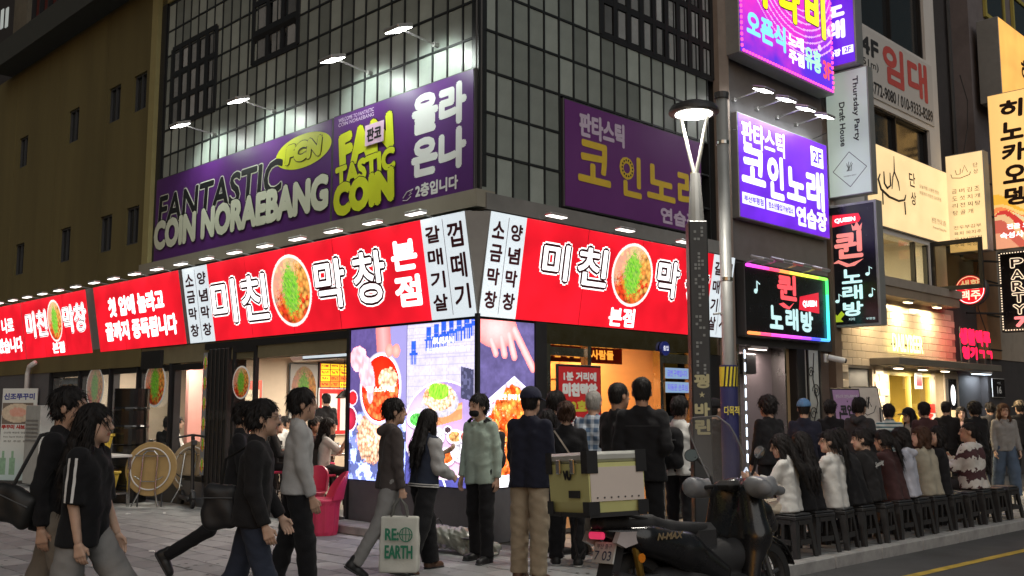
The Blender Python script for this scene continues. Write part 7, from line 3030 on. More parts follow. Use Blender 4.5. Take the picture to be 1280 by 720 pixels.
for k in range(9):
    u = k / 8
    row = []
    z = .92 + .62 * u
    x_ = 1.26 - .30 * u
    hw = .19 + .05 * math.sin(u * 2.6)
    hw = hw * (1 if u < .8 else math.sqrt(max(0, 1 - ((u - .8) / .25) ** 2)))
    for j in range(11):
        v = -1 + 2 * j / 10
        row.append((x_ - .12 * v * v, hw * v, z))
    secs.append(row)
vs = [p for r_ in secs for p in r_]
ws.add(vs, [(i * 11 + j, i * 11 + j + 1, (i + 1) * 11 + j + 1, (i + 1) * 11 + j) for i in range(8) for j in range(10)])
ws.build('windscreen', scr_m, msc, smooth=True)
MB().tube([secs[i][0] for i in range(9)] + [secs[i][10] for i in range(8, -1, -1)], .006, 5).build('screen_edge', M_cover, msc)

rk = MB()
for s_ in (-1, 1):
    rk.tube([(.12, s_ * .12, .80), (-.2, s_ * .13, .86), (-.52, s_ * .16, .87)], .013, 6)
for x_ in (-.5, -.3, -.1):
    rk.tube([(x_, -.17, .87), (x_, .17, .87)], .011, 6)
rk.build('rack', M_scm, msc)
BXM = FM @ Matrix.Translation((-.30, -.0, .885)) @ Matrix.Rotation(R(-9), 4, 'Z')
W2, L2, H2 = .285, .225, .335
secs = []
for (z, g) in ((0, -.025), (.07, -.005), (H2, 0)):
    secs.append([(-L2 - g, -W2 - g, z), (L2 + g, -W2 - g, z), (L2 + g, W2 + g, z), (-L2 - g, W2 + g, z)])
bxo = MB().loft(secs).build('delivery_box', M_limeb, msc, BXM)
for s_ in (-1, 1):
    MB().box(-L2 + .012, L2 - .012, s_ * (W2 + .003) - .002, s_ * (W2 + .003) + .002, .075, H2 - .03).build('side_sheet', M_boxs, bxo, BXM)
MB().box(-L2 - .008, L2 + .008, -W2 - .008, W2 + .008, H2 + .004, H2 + .075, bev=.02).build('lid', M_alu2, bxo, BXM)
MB().box(-L2 - .006, L2 + .006, -W2 - .006, W2 + .006, -.03, -.001).build('base_tray', M_scm, bxo, BXM)
for sx_ in (-1, 1):
    for sy_ in (-1, 1):
        for (z0, z1) in ((H2 - .07, H2 + .082), (-.015, .075)):
            cb = MB().box(sx_ * L2 - .03 * sx_ - .035, sx_ * L2 - .03 * sx_ + .055 * 1, sy_ * W2 - .045, sy_ * W2 + .0, z0, z1) if 0 else MB()
            x1_, y1_ = sx_ * (L2 + .014), sy_ * (W2 + .014)
            cb.prism([(min(x1_, x1_ - sx_ * .085), z0), (max(x1_, x1_ - sx_ * .085), z0), (max(x1_, x1_ - sx_ * .085), z1), (min(x1_, x1_ - sx_ * .085), z1)], min(y1_, y1_ - sy_ * .006), max(y1_, y1_ - sy_ * .006))
            cb.box(min(x1_, x1_ - sx_ * .006), max(x1_, x1_ - sx_ * .006), min(y1_ - sy_ * .0061, y1_ - sy_ * .085), max(y1_ - sy_ * .0061, y1_ - sy_ * .085), z0, z1)
            cb.build('corner_guard', M_black, bxo, BXM)
for y_ in (-.10, .10):
    MB().box(-L2 - .026, -L2 - .009, y_ - .03, y_ + .03, H2 - .07, H2 + .03, bev=.005).build('latch', M_steel, bxo, BXM)
lw_ = MB().box(-L2 - .012, -L2 - .004, -.17, -.02, .10, .15).build('warning_label', M_black, bxo, BXM)
lg = letters('box_logo', 'VU', M_blk, bxo, (-.06, .22, .06, .29), -.0, bold=.008)
lg.data.transform(FM.inverted() @ BXM @ Matrix.Translation((-L2 - .006, 0, 0)) @ Matrix.Rotation(R(-90), 4, 'Z'))
rv = MB()
for k in range(7):
    for sgn in (-1, 1):
        rv.lathe([(0, -.004), (.006, -.004), (.006, 0)], 8, (-L2 + .06 + k * .055, sgn * (W2 + .007), .10), 'y')
rv.build('rivets', M_dark, bxo, BXM, kind='stuff')
MB().tube([(-.44, .06, .84), (-.46, .08, .70), (-.42, .09, .56), (-.36, .10, .62)], .009, 6).build('cable', M_black, msc)
MB().box(.52, .80, -.12, .12, .50, .74, bev=.05).build('leg_bag', M_scm, msc)
# ------------------------------------------------------------------ the people
def at(px, Y, py=600):
    d = ray(px, py)
    return float(d[0] / d[1] * Y), Y


FB = lambda n, c, *a, **k_: fabric(n, c, *a, **k_)
c_black = FB('cloth_black', (.011, .011, .013))
c_black2 = FB('cloth_soft_black', (.016, .0155, .017))
c_navy = FB('cloth_navy', (.015, .017, .032))
c_char = FB('cloth_charcoal', (.034, .034, .038))
c_grey = FB('cloth_grey', (.24, .235, .23))
c_lgrey = FB('cloth_light_grey', (.40, .40, .40))
c_white = FB('cloth_white', (.62, .62, .60))
c_beige = FB('cloth_beige', (.34, .28, .20))
c_taupe = FB('cloth_taupe', (.20, .175, .145))
c_mint = FB('cloth_mint', (.36, .45, .39))
c_jean = FB('denim_dark', (.030, .038, .062))
c_jean2 = FB('denim_blue', (.075, .11, .17))
c_brown = FB('cloth_brown_grey', (.070, .058, .056))
c_maroon = FB('cloth_maroon', (.055, .025, .026))
c_pale = FB('cloth_pale_lilac', (.44, .46, .54))
c_cream = FB('cloth_cream', (.52, .47, .38))
c_sand = FB('cloth_sand', (.36, .33, .26))
c_plaid = FB('cloth_plaid', (.10, .16, .26), 'plaid', (.55, .60, .66), 70.)
c_stripe = FB('cloth_stripe', (.55, .60, .58), 'stripe', (.06, .14, .17), 110.)
c_band = FB('cloth_band', (.60, .58, .55), 'band', (.075, .035, .04), 24., var=.1)
c_pink = FB('cloth_pink', (.45, .30, .28))
sh_blk = pm('shoe_black', (.015, .015, .016), .5)
sh_wht = pm('shoe_white', (.6, .6, .58), .5, dirt=.2)
sh_brn = pm('shoe_brown', (.10, .05, .03), .5)
so_wht = pm('sole_white', (.55, .55, .53), .6, dirt=.3)
cap_bl = FB('cap_blue', (.10, .22, .42))
cap_nv = FB('cap_navy', (.020, .022, .045))
M_str = pm('strap_black', (.015, .015, .015), .6)


def strip_on(J, pts_out, w, mat, name, lift=.006):
    """ribbon laid on the garment's surface along points given as (inside point, outward direction, along direction)"""
    mb = MB()
    k = J['k']
    L_, R_ = [], []
    for (p, o, al) in pts_out:
        p, o, al = np.array(p) / k, np.array(o) / np.linalg.norm(o), np.array(al) / np.linalg.norm(al)
        sd = np.cross(o, al)
        for (s_, lst) in ((-1, L_), (1, R_)):
            q0 = p + sd * s_ * w / 2
            t = 0.
            for _ in range(40):
                q = q0 + o * t
                d = float(J['top_fn'](tuple(np.array([[v]], np.float32) for v in q))[0, 0])
                if d > 0:
                    break
                t += max(.002, -d * .7)
            lst.append((q0 + o * (t + lift)) * k)
    vs = [tuple(v) for v in L_] + [tuple(v) for v in R_]
    n = len(L_)
    mb.add(vs, [(i, i + 1, n + i + 1, n + i) for i in range(n - 1)])
    return mb.build(name, mat, J['root'], smooth=True)


def bag_on(name, label, M, w, d, h, mat, rim=True):
    t = thing(name, label, 'bag', M)
    rr = d * .46

    def fn(P):
        X, Y, Z = P
        qx, qy, qz = np.abs(X) - w / 2 + rr, np.abs(Y) - d / 2 + rr, np.abs(Z - h / 2) - h / 2 + rr
        dd = np.sqrt(np.maximum(qx, 0) ** 2 + np.maximum(qy, 0) ** 2 + np.maximum(qz, 0) ** 2) + np.minimum(np.maximum(qx, np.maximum(qy, qz)), 0) - rr
        return dd + .007 * np.sin(31 * X + 23 * Z) + .003 * np.sin(47 * Z + 19 * Y)
    V, F = field(fn, (-w / 2 - .05, -d / 2 - .05, -.05), (w / 2 + .05, d / 2 + .05, h + .05), .014)
    link('pouch', np_mesh('pouch', V, F, True), mat, t)
    if rim:
        MB().tube([(-w / 2 + .02, -d / 2 - .004, h * .7), (w / 2 - .02, -d / 2 - .004, h * .7)], .005, 5).build('zip', M_dark, t)
    return t


def strap(J, t, p0, p1, via, mat=None, r_=.012):
    """bag strap from the bag over the body"""
    Mi = ROOTM[t.name].inverted()
    pts = [Mi @ wpt(J, p) for p in (p0, *via, p1)]
    MB().tube(pts, r_, 6, rz=.4).build('strap', mat or M_str, t)


# left couple
x, y = at(72, 6.45)
J1 = person('man in a black collared shirt and taupe trousers walking at the left end', x, y, 2, 1.72, legs=((-16, 12), (20, 8)), arms=((14, 6, 20, 0), (-6, 6, 16, 0)), lean=4, top=c_black, pants=c_taupe, pantw=1.25, shoe=sh_blk, collar=True, hem=-.14, topname='shirt', topw=1.06, res=.012, sleeve=.98)
M = J1['W'] @ Matrix.Translation((.20, -.22, .86)) @ Matrix.Rotation(R(80), 4, 'Z') @ Matrix.Rotation(R(22), 4, 'Y')
t = bag_on('shoulder_bag', 'black shoulder bag hanging behind the man in the black collared shirt', M, .30, .11, .22, pm('bag_black', (.014, .014, .014), .55))
strap(J1, t, (.16, -.24, 1.0), (-.12, .0, 1.42), ((.10, -.17, 1.2), (-.02, -.13, 1.38)))
x, y = at(108, 6.2)
J2 = person('woman with long black hair, black top with white sleeve stripes and grey sweatpants', x, y, -2, 1.61, legs=((30, 34), (-10, 12)), arms=((10, 5, 14, 0), (2, 5, 12, 0)), lean=3, tone='f', hair='long', top=c_black, pants=c_grey, pantw=1.45, shoe=sh_wht, sole=so_wht, sleeve=.52, hem=-.15, topname='top', topw=1.16, res=.012)
u = (J2['elb'][1] - J2['sh'][1])
u = u / np.linalg.norm(u)
for o_ in (-.022, .022):
    pts = []
    for f_ in np.linspace(.06, .98, 14):
        p = J2['sh'][1] + (J2['elb'][1] - J2['sh'][1]) * f_ + np.array([0, o_, 0])
        pts.append((p, (1, 0, .25 * (1 - f_)), u))
    strip_on(J2, pts, .016, pm('stripe_white', (.7, .7, .7), .7), 'sleeve_stripe', .004)

# second group walking right
x, y = at(316, 6.75)
J3 = person('woman in glasses, black sweater and dark jeans walking past the tub chairs', x, y, 6, 1.63, legs=((-14, 26), (16, 6)), arms=((10, 6, 26, 6), (6, 8, 20, 0)), lean=5, tone='f', hair='bun', top=c_black2, pants=c_jean, pantw=1.1, shoe=sh_blk, hem=-.12, topname='sweater', topw=1.12, res=.012)
gl = MB()
for s_ in (-1, 1):
    gl.tube([(s_ * .033 + .022 * math.cos(a * math.pi / 8), .103, .010 + .018 * math.sin(a * math.pi / 8)) for a in range(17)], .0022, 5, cap=False)
    gl.tube([(s_ * .055, .10, .014), (s_ * .078, .02, .012)], .002, 5)
gl.tube([(-.011, .106, .012), (.011, .106, .012)], .002, 5)
g_ = gl.build('glasses', pm('glasses_metal', (.5, .45, .4), .2, .8), J3['root'])
g_.data.transform(J3['headM'])
M = J3['W'] @ Matrix.Translation((.02, -.20, .76)) @ Matrix.Rotation(R(80), 4, 'Z')
t = bag_on('backpack', 'black backpack hanging low on the woman in glasses', M, .24, .13, .30, pm('bag_nylon', (.018, .018, .02), .6))
strap(J3, t, (.02, -.2, 1.05), (.12, .02, 1.33), ((.06, -.17, 1.22),))
x, y = at(371, 8.2)
J4 = person('man in a pale grey sweatshirt and black trousers behind the woman in glasses', x, y, 14, 1.72, legs=((-8, 8), (10, 4)), arms=((6, 6, 12, 0), (8, 7, 12, 0)), top=c_lgrey, pants=c_black, pantw=1.2, shoe=sh_blk, hem=-.09, topname='sweatshirt', topw=1.12, res=.013)
x, y = at(296, 9.1)
J5 = person('person in dark clothes stepping off a trailing foot behind the woman in glasses', x, y, 4, 1.66, legs=((24, 8), (-30, 28)), arms=((-14, 6, 20, 0), (16, 6, 26, 0)), lean=6, top=c_black, pants=c_black, shoe=sh_blk, topname='coat', hem=-.2)

# pair in front of the screens
x, y = at(487, 9.6)
J6 = person('man in a brown grey hooded jacket carrying a white tote bag', x, y, 24, 1.66, legs=((14, 6), (-18, 14)), arms=((8, 5, 18, 0), (4, 7, 8, 0)), lean=3, head=(-10, 0), top=c_brown, hood=True, pants=c_grey, pantw=1.05, shoe=sh_blk, hem=-.13, topname='jacket', hands=('relax', 'grip'), res=.013, topw=1.04)
x, y = at(530, 9.85)
J7 = person('woman in a navy jacket with pale sleeves and wide black trousers', x, y, 38, 1.56, legs=((14, 5), (-14, 10)), arms=((30, 12, 95, 30), (10, 8, 60, 20)), lean=4, head=(20, -6), tone='f', hair='long', top=c_jean, pants=c_black, pantw=1.55, shoe=sh_brn, hem=-.07, topname='jacket', res=.013, topw=1.12)
# pale sleeves of her jacket
for i in (0, 1):
    k = J7['k']
    s0, e0, w0 = J7['sh'][i] / k, J7['elb'][i] / k, J7['wri'][i] / k

    def slv(P, s0=s0, e0=e0, w0=w0):
        u = (e0 - s0) / np.linalg.norm(e0 - s0)
        a = rcone(P, s0 + u * .03, e0, .084, .074)
        a = smin(a, rcone(P, e0, w0, .074, .060), .02)
        f_ = (w0 - e0) / np.linalg.norm(w0 - e0)
        a = smax(a, (P[0] - w0[0]) * f_[0] + (P[1] - w0[1]) * f_[1] + (P[2] - w0[2]) * f_[2] + .01, .008)
        return a + .004 * np.sin(50 * P[2] + 30 * P[0]) + .003 * np.sin(70 * P[1] + 40 * P[2])
    lo, hi = bounds([s0, e0, w0], .1)
    V, F = field(slv, lo, hi, .013)
    link('sleeve', np_mesh('sleeve', V * k, F, True), c_lgrey, J7['root'])
for dz in (-.062, -.040):
    rb_ = MB()
    T_, P0_, k = J7['T'], J7['P0'] / J7['k'], J7['k']
    pts = []
    for a in range(33):
        an = a * math.pi / 16
        pts.append(tuple((P0_ + T_ @ np.array([.212 * math.cos(an), .142 * math.sin(an), dz])) * k))
    rb_.tube(pts, .0065, 5, cap=False)
    rb_.build('hem_stripe', c_white, J7['root'])

# tote bag with green print
wp = wpt(J6, J6['wri'][1] + J6['fdir'][1] * .09)
t = thing('tote_bag', 'white tote bag with green letters RE:EARTH held by the man in brown', 'bag', Matrix.Translation((wp.x - .02, wp.y - .04, wp.z - .66)) @ Matrix.Rotation(R(-6), 4, 'Z'))


def tote_fn(P):
    X, Y, Z = P
    b = .065 - .035 * np.clip(Z / .5, 0, 1)
    qx, qy, qz = np.abs(X) - .165, np.abs(Y) - b, np.abs(Z - .25) - .24
    d = np.sqrt(np.maximum(qx, 0) ** 2 + np.maximum(qy, 0) ** 2 + np.maximum(qz, 0) ** 2) + np.minimum(np.maximum(qx, np.maximum(qy, qz)), 0) - .012
    return d + .004 * np.sin(17 * X + 9 * Z) + .003 * np.sin(29 * Z - 21 * X)


V, F = field(tote_fn, (-.22, -.12, -.03), (.22, .12, .55), .013)
link('pouch', np_mesh('pouch', V, F, True), pm('tote_canvas', (.60, .60, .54), .8, var=.08, bump=.2), t)
M_green = pm('tote_green', (.02, .20, .11), .7)
letters('letter_line', 'RE:', M_green, t, (-.12, .29, .01, .40), -.088, bold=.004)
letters('letter_line', 'EARTH', M_green, t, (-.12, .13, .14, .25), -.094, bold=.004)
gb = MB()
gb.tube([(.075 + .058 * math.cos(a * math.pi / 12), -.088, .345 + .062 * math.sin(a * math.pi / 12)) for a in range(25)], .005, 5, cap=False)
gb.tube([(.075, -.088, .285), (.075, -.088, .405)], .004, 5)
gb.tube([(.02, -.088, .345), (.13, -.088, .345)], .004, 5)
gb.tube([(.05, -.088, .29), (.04, -.088, .345), (.05, -.088, .40)], .004, 5)
gb.tube([(.10, -.088, .29), (.11, -.088, .345), (.10, -.088, .40)], .004, 5)
gb.build('globe_mark', M_green, t)
for s_ in (-1, 1):
    MB().tube([(-.08, s_ * .03, .48), (-.05, s_ * .03, .60), (.0, 0, .665), (.05, s_ * .03, .60), (.08, s_ * .03, .48)], .010, 6).build('handle', pm('tote_handle', (.12, .12, .11), .8), t)

# man in mint before the right screen
x, y = at(601, 10.45)
J8 = person('man in a mint hooded jacket and black trousers with a face mask at the corner', x, y, 232, 1.70, legs=((5, 5), (-3, 4)), arms=((-6, 7, 12, 0), (2, 8, 12, 0)), head=(-8, -3), top=c_mint, hood=True, pants=c_black, pantw=1.15, shoe=sh_blk, hem=-.17, topname='jacket', topw=1.06, res=.012)


def mask_fn(P):
    X, Y, Z = P
    d = ell(P, (0, .046, -.058), (.060, .056, .048))
    d = smax(d, -(Y - .035), .006)
    return smax(d, -ell(P, (0, .02, -.052), (.054, .066, .056)), .004)


V, F = field(mask_fn, (-.09, .0, -.14), (.09, .14, .02), .007)
mk = link('face_mask', np_mesh('face_mask', V, F, True), c_black, J8['root'], local=J8['headM'])
kk = J8['k']
for s_ in (0, 1):
    a = (J8['sh'][s_] / kk + np.array([(.05, -.05)[s_], .0, .03])) * kk
    MB().tube([a + np.array([0, .07, .02]) * kk, a + np.array([0, .02, .055]) * kk, a + np.array([0, -.09, -.0]) * kk, a + np.array([(.0, -.0)[s_], -.16, -.2]) * kk], .018, 6, rz=.35).build('backpack_strap', c_black, J8['root'])
M = J8['W'] @ Matrix.Translation((0, -.2, .92))
bag_on('backpack', 'dark backpack on the man in the mint jacket', M, .28, .15, .40, c_char)
MB().tube([J8['wri'][0] + np.array([-.0, 0, .03]), J8['wri'][0] + np.array([0, 0, .055])], .034, 12).build('wristwatch', M_black, J8['root'])

# queue at the entrance
x, y = at(662, 9.25)
J9 = person('man in a navy jacket, navy cap and beige trousers standing before the right screen', x, y, 62, 1.74, legs=((3, 3), (-3, 3)), arms=((8, 6, 20, 0), (6, 6, 22, 0)), top=c_navy, pants=c_beige, pantw=1.28, shoe=sh_brn, cap=cap_nv, hair='crop', hem=-.14, topw=1.12, res=.012)
x, y = at(708, 10.2)
J10 = person('woman in black with brown pinned hair and a crossbody strap', x, y, 88, 1.62, legs=((3, 3), (-3, 3)), tone='f', hair='bun', hcol=(.05, .025, .015), top=c_black, pants=c_black, pantw=1.2, shoe=sh_blk, hem=-.13, topw=1.08, sole=so_wht)
pts = []
for f_ in np.linspace(0, 1, 12):
    p = (J10['P0'] + J10['T'] @ (np.array([-.13 + .28 * f_, .0, .44 - .42 * f_])) * J10['k'])
    pts.append((p, (0, -1, .1), (.55, 0, -.83)))
strip_on(J10, pts, .018, pm('strap_tan', (.30, .25, .2), .6), 'crossbody_strap')
x, y = at(694, 11.05)
person('dark haired man half hidden behind the woman with pinned hair', x, y, 40, 1.74, top=c_char, pants=c_black, shoe=sh_blk)
x, y = at(684, 10.75)
person('short person in black behind the man with the navy cap', x, y, 70, 1.54, tone='f', hair='bob', top=c_black, pants=c_black, shoe=sh_blk)
x, y = at(742, 10.9)
person('grey haired man in a blue plaid shirt waiting at the entrance', x, y, 62, 1.74, hcol=(.32, .31, .29), hair='crop', top=c_plaid, pants=c_taupe, shoe=sh_blk, topname='shirt', topw=1.1, arms=((12, 10, 40, 10), (12, 10, 40, 10)))
x, y = at(772, 10.15)
person('man with cropped hair in a black tee looking right in the queue', x, y, 14, 1.81, tone='t', hair='crop', top=c_black2, pants=c_black, shoe=sh_blk, sleeve=.5, topname='tee', topw=1.12, twist=20)
x, y = at(804, 9.35)
J15 = person('tall man in a black zip jacket seen from behind with his hand at his back', x, y, 84, 1.84, arms=((-8, 10, 20, 0), (-22, 8, 70, 35)), tone='t', hair='crop', top=c_black, pants=c_black, shoe=sh_blk, collar=True, topw=1.16, hem=-.14, res=.012)
pts = []
for f_ in np.linspace(0, 1, 10):
    p = J15['P0'] + J15['T'] @ (np.array([-.15 + .3 * f_, .0, .33])) * J15['k']
    pts.append((p, (0, -1, .05), (1, 0, 0)))
strip_on(J15, pts, .008, c_char, 'back_seam', .002)
x, y = at(850, 10.75)
J16 = person('person in a white shirt with a black backpack behind the lamp pole', x, y, 50, 1.68, top=c_white, pants=c_black, shoe=sh_blk, topname='shirt')
M = J16['W'] @ Matrix.Translation((0, -.2, .92))
bag_on('backpack', 'black backpack on the person in white by the lamp pole', M, .30, .17, .44, c_black)
x, y = at(893, 11.9)
person('person in a black cap and black jacket between lamp pole and utility pole', x, y, 32, 1.66, cap=c_black, hair='crop', top=c_black2, pants=c_black, shoe=sh_blk)

# standing behind the stools
x, y = at(964, 12.55)
person('person with curly black hair and a black jacket near the karaoke door', x, y, 118, 1.70, hair='curly', top=c_black, pants=c_black, shoe=sh_blk, topw=1.08, res=.017)
x, y = at(1008, 13.3)
person('person in a light blue cap and dark denim jacket facing the karaoke door', x, y, 72, 1.67, cap=cap_bl, hair='crop', top=c_navy, pants=c_black, shoe=sh_blk, collar=True, res=.017)
x, y = at(1077, 13.9)
person('man with a dark hood and grey vest by the menu easel', x, y, 42, 1.70, top=c_char, hood=True, pants=c_black, shoe=sh_blk, topw=1.1, res=.017)
x, y = at(1115, 15.4)
person('person in a teal striped shirt before the beer shop door', x, y, 85, 1.62, top=c_stripe, pants=c_black, shoe=sh_blk, topname='shirt', res=.018)
x, y = at(1141, 16.3)
person('woman in a black cap looking back from the beer shop', x, y, 200, 1.56, tone='f', cap=c_black, hair='long', top=c_sand, pants=c_black, shoe=sh_blk, res=.018)
x, y = at(1160, 15.7)
person('man in a dark maroon jacket by the red topped poster', x, y, 100, 1.65, top=c_maroon, pants=c_black, shoe=sh_blk, topw=1.12, res=.018, collar=True)
x, y = at(1224, 17.2)
person('person in a black leather jacket next to the woman in the grey hoodie', x, y, 100, 1.66, top=c_black, pants=c_jean, shoe=sh_blk, topw=1.15, res=.018, hair='curly')
x, y = at(1259, 17.6)
person('woman in a grey hoodie and wide blue jeans walking towards the stools', x, y, 262, 1.64, legs=((9, 6), (-9, 8)), tone='f', hair='wavy', hcol=(.07, .032, .016), top=c_grey, hood=True, pants=c_jean2, pantw=1.6, shoe=sh_wht, sole=so_wht, hem=-.10, topname='hoodie', res=.014, topw=1.05)
x, y = at(1206, 18.9)
person('woman in a pink top further up the street', x, y, 250, 1.58, tone='p', hair='bob', top=c_pink, pants=c_black, shoe=sh_blk, res=.02)
x, y = at(1243, 20.5)
person('man in charcoal in the crowd up the street', x, y, 80, 1.68, top=c_char, pants=c_black, shoe=sh_blk, res=.02)
x, y = at(1281, 19.6)
person('man in a dark coat with a brown hat up the street', x, y, 90, 1.70, top=c_black, pants=c_black, cap=c_beige, shoe=sh_blk, res=.02)

x, y = at(1041, 15.2)
person('person in a black coat behind the man with the dark hood', x, y, 70, 1.68, top=c_black, pants=c_black, shoe=sh_blk, res=.02, hair='short')
x, y = at(1187, 17.6)
person('man in a black jacket between the maroon jacket and the leather jacket', x, y, 60, 1.68, top=c_black2, pants=c_black, shoe=sh_blk, res=.02, hair='crop')

# ---------------- people sitting on the stools, backs to the road
SIT = dict(legs=((80, 82), (84, 88)), arms=((26, 8, 62, 22), (26, 8, 62, 22)), lean=10, res=.016, hem=-.13)


def sitter(i, label, face=138, height=1.64, dy=.0, **kw):
    height *= 1.045
    kw['topw'] = kw.get('topw', 1.) * 1.07
    kw.setdefault('lean', (4, 9, 3, 14, 7, 11, 5, 8, 2, 6, 3, 6)[i % 12])
    kw.setdefault('arms', ((20 + 9 * (i % 3), 8, 50 + 14 * (i % 4), 20), (22 + 7 * (i % 4), 10, 56 + 11 * (i % 3), 16)))
    kw.setdefault('legs', ((78 + 5 * (i % 3), 74 + 9 * (i % 4)), (86 - 4 * (i % 4), 90 + 6 * (i % 3))))
    face += (7, -9, 4, -3, 11, -6, 9, -11, 5, 0, -4, 8)[i % 12]
    p = STOOLS[i] + KN * (.03 + dy) + KD * (.03, -.05, .04, 0, -.06, .05, -.03, .06, -.04, 0, .03, -.05)[i % 12]
    a = dict(SIT)
    a.update(kw)
    return person(label, float(p[0]), float(p[1]), face, height, seat=.45, pants=a.pop('pants', c_black), shoe=a.pop('shoe', sh_blk), group='people waiting on the stools', **a)


S1 = sitter(0, 'woman with long black hair in a white cardigan looking at her phone on a stool', 140, 1.60, tone='f', hair='long', top=c_white, pants=c_cream, topname='cardigan', arms=((34, 8, 80, 14), (34, 8, 78, 14)), head=(14, -12), res=.013, hem=-.10)
ph = wpt(S1, (S1['wri'][0] + S1['wri'][1]) / 2 + np.array([0, .12, .06]))
t = thing('phone', 'lit phone held by the woman in the white cardigan', 'phone', Matrix.Translation(ph) @ Matrix.Rotation(R(50), 4, 'Z') @ Matrix.Rotation(R(30), 4, 'X'))
MB().box(-.037, .037, 0, .009, -.075, .075, bev=.003).build('case', M_black, t)
MB().box(-.033, .033, -.002, -.0005, -.07, .07).build('screen', em('phone_screen', (.75, .85, 1.), 1.2), t)
sitter(1, 'woman with long black hair in a black coat on a stool', 132, 1.62, tone='f', hair='long', top=c_black, topw=1.08, hem=-.12)
sitter(2, 'woman in a white shirt with a long ponytail on a stool, face turned left', 130, 1.63, tone='f', hair='tail', top=c_white, topname='shirt', head=(34, 0), hem=-.12)
sitter(3, 'man in a plain black jacket bending forward on a stool', 136, 1.70, top=c_black, topw=1.16, lean=16, head=(0, -8))
S5 = sitter(4, 'person in a black jacket with white script across the back on a stool', 128, 1.66, tone='f', hair='bun', top=c_black2, topw=1.16, hem=-.10, head=(30, -5))
T5, P5, k5 = S5['T'], S5['P0'], S5['k']
scp = letters('back_script', 'Spanning', pm('script_white', (.7, .7, .68), .7), S5['root'], (-.13, 0, .13, .075), 0, bold=.002, slant=.4, shear=.12)
Tm = Matrix([list(r_) + [0] for r_ in T5] + [[0, 0, 0, 1]])
scp.data.transform(Matrix.Translation(Vector(P5 + T5 @ np.array([0, -.148, .27]) * k5)) @ Tm)
sitter(5, 'person in dark brown with hair tied low on a stool', 134, 1.62, tone='f', hair='tail', top=c_maroon, topw=1.1, head=(10, -6))
sitter(6, 'person in a pale lilac hoodie with black hair on a stool', 140, 1.66, tone='f', hair='bob', top=c_pale, hood=True, topname='hoodie', topw=1.1, head=(-10, -8), hem=-.1)
sitter(7, 'woman in a beige jacket with brown bobbed hair on a stool', 138, 1.66, tone='p', hair='bob', hcol=(.06, .03, .018), top=c_sand, topw=1.1, head=(32, 2), hem=-.12)
S9 = sitter(8, 'older woman in black smiling to the left on a stool', 150, 1.66, tone='p', hair='bob', top=c_black, head=(28, 4), topw=1.06)
M = S9['W'] @ Matrix.Translation((.26, .05, .46)) @ Matrix.Rotation(R(20), 4, 'Z')
bag_on('handbag', 'white handbag beside the older woman in black', M, .26, .10, .20, pm('bag_white', (.6, .6, .58), .5))
sitter(10, 'man in a brown and white banded top on a stool, face turned left', 132, 1.74, tone='t', hair='crop', top=c_band, topw=1.2, topname='sweatshirt', head=(36, 2), hem=-.10, belly=.02, pants=c_char)
sitter(11, 'woman with hair over her shoulder in a cream top on a stool', 128, 1.64, tone='f', hair='wavy', top=c_cream, head=(10, 0), dy=.1)

# ---------------- guests inside the restaurant
def dining_chair(p, rot, label, red=True):
    t = thing('dining_chair', label, 'chair', Matrix.Translation(p) @ Matrix.Rotation(R(rot), 4, 'Z'))
    MB().box(-.2, .2, -.2, .2, .42, .46, bev=.015).build('seat', M_pinkc if red else M_black, t)
    bk_ = MB()
    secs = []
    for k in range(9):
        a = R(200) + R(140) * k / 8
        secs.append([(.2 * math.cos(a), .2 * math.sin(a), .48), (.22 * math.cos(a), .22 * math.sin(a), .48), (.24 * math.cos(a), .24 * math.sin(a), .82), (.22 * math.cos(a), .22 * math.sin(a), .82)])
    bk_.loft(secs)
    bk_.build('backrest', M_black, t)
    for (a, b) in ((-1, -1), (-1, 1), (1, -1), (1, 1)):
        MB().tube([(a * .15, b * .15, .42), (a * .19, b * .19, 0)], .014, 6).build('leg', M_black, t)


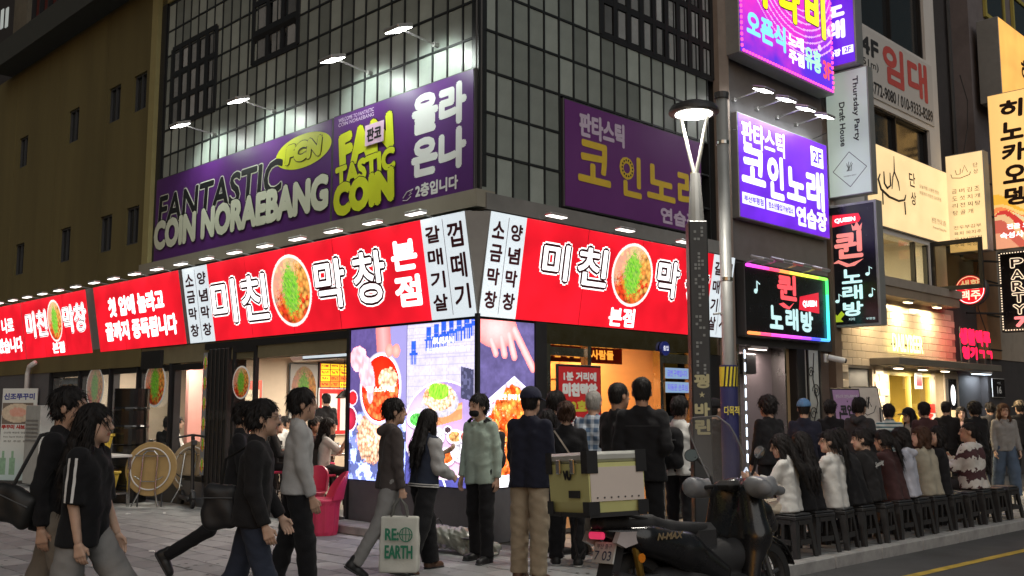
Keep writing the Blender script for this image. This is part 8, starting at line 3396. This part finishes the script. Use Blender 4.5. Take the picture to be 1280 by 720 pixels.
def guest(fx, fy, label, face, seated=True, **kw):
    p = FL @ Vector((fx, fy, .13))
    if seated:
        dining_chair(p, face - 90, 'dark dining chair under the %s' % ' '.join(label.split()[:6]))
        a = dict(SIT)
        a['res'] = .017
        a.update(kw)
        return person(label, p.x, p.y, face, 1.64, seat=.46, z0=.13, pants=c_black, shoe=sh_blk, **a)
    return person(label, p.x, p.y, face, 1.72, z0=.13, pants=c_black, shoe=sh_blk, res=.018, **kw)


guest(-9.35, .95, 'woman in a white knit sitting inside the open shop window', 10, tone='f', hair='wavy', top=c_white, lean=4)
guest(-9.02, .62, 'man in a black jacket with his back to the open shop window', 80, top=c_black, topw=1.1)
guest(-7.35, 1.15, 'girl with a black ponytail and white collar in the second open window', 20, tone='f', hair='tail', top=c_white, lean=6)
guest(-6.75, 2.0, 'child in a bright patterned top near the pink wall', 190, tone='f', top=c_band, lean=4)
guest(-4.2, .75, 'woman in a white tee eating at the table inside the open front', 12, tone='f', hair='wavy', top=c_white, sleeve=.5, arms=((50, 10, 90, 10), (60, 16, 100, 10)), lean=8)
guest(-5.45, 1.35, 'man in dark red leaning over the table inside the open front', -30, tone='t', hair='short', top=c_maroon, sleeve=.5)
guest(-4.3, 1.85, 'person in a beige shirt sitting beside the left screen', 200, top=c_sand, hair='long', tone='f')
guest(-7.9, 3.35, 'staff member in black standing before the price boards', 130, seated=False, top=c_black, sleeve=.5, hair='crop', topw=1.1)
guest(-6.9, 2.6, 'guest in charcoal sitting deep in the restaurant', 200, top=c_char)
guest(-11.6, 1.1, 'man in a pale shirt at the far window table', 20, top=c_lgrey, lean=6)
guest(-10.8, 2.2, 'woman in beige across the far window table', 200, tone='f', hair='bob', top=c_sand, lean=5)
guest(-6.3, 1.0, 'woman in charcoal with long hair beside the glass door', 150, tone='f', hair='long', top=c_char, lean=5)
guest(-8.3, 2.6, 'man in a white sweatshirt at the table below the menu grid', 40, top=c_white, lean=8)
guest(-5.4, .62, 'woman in black with pinned hair just inside the open front', 10, tone='f', hair='bun', top=c_black2, lean=6)
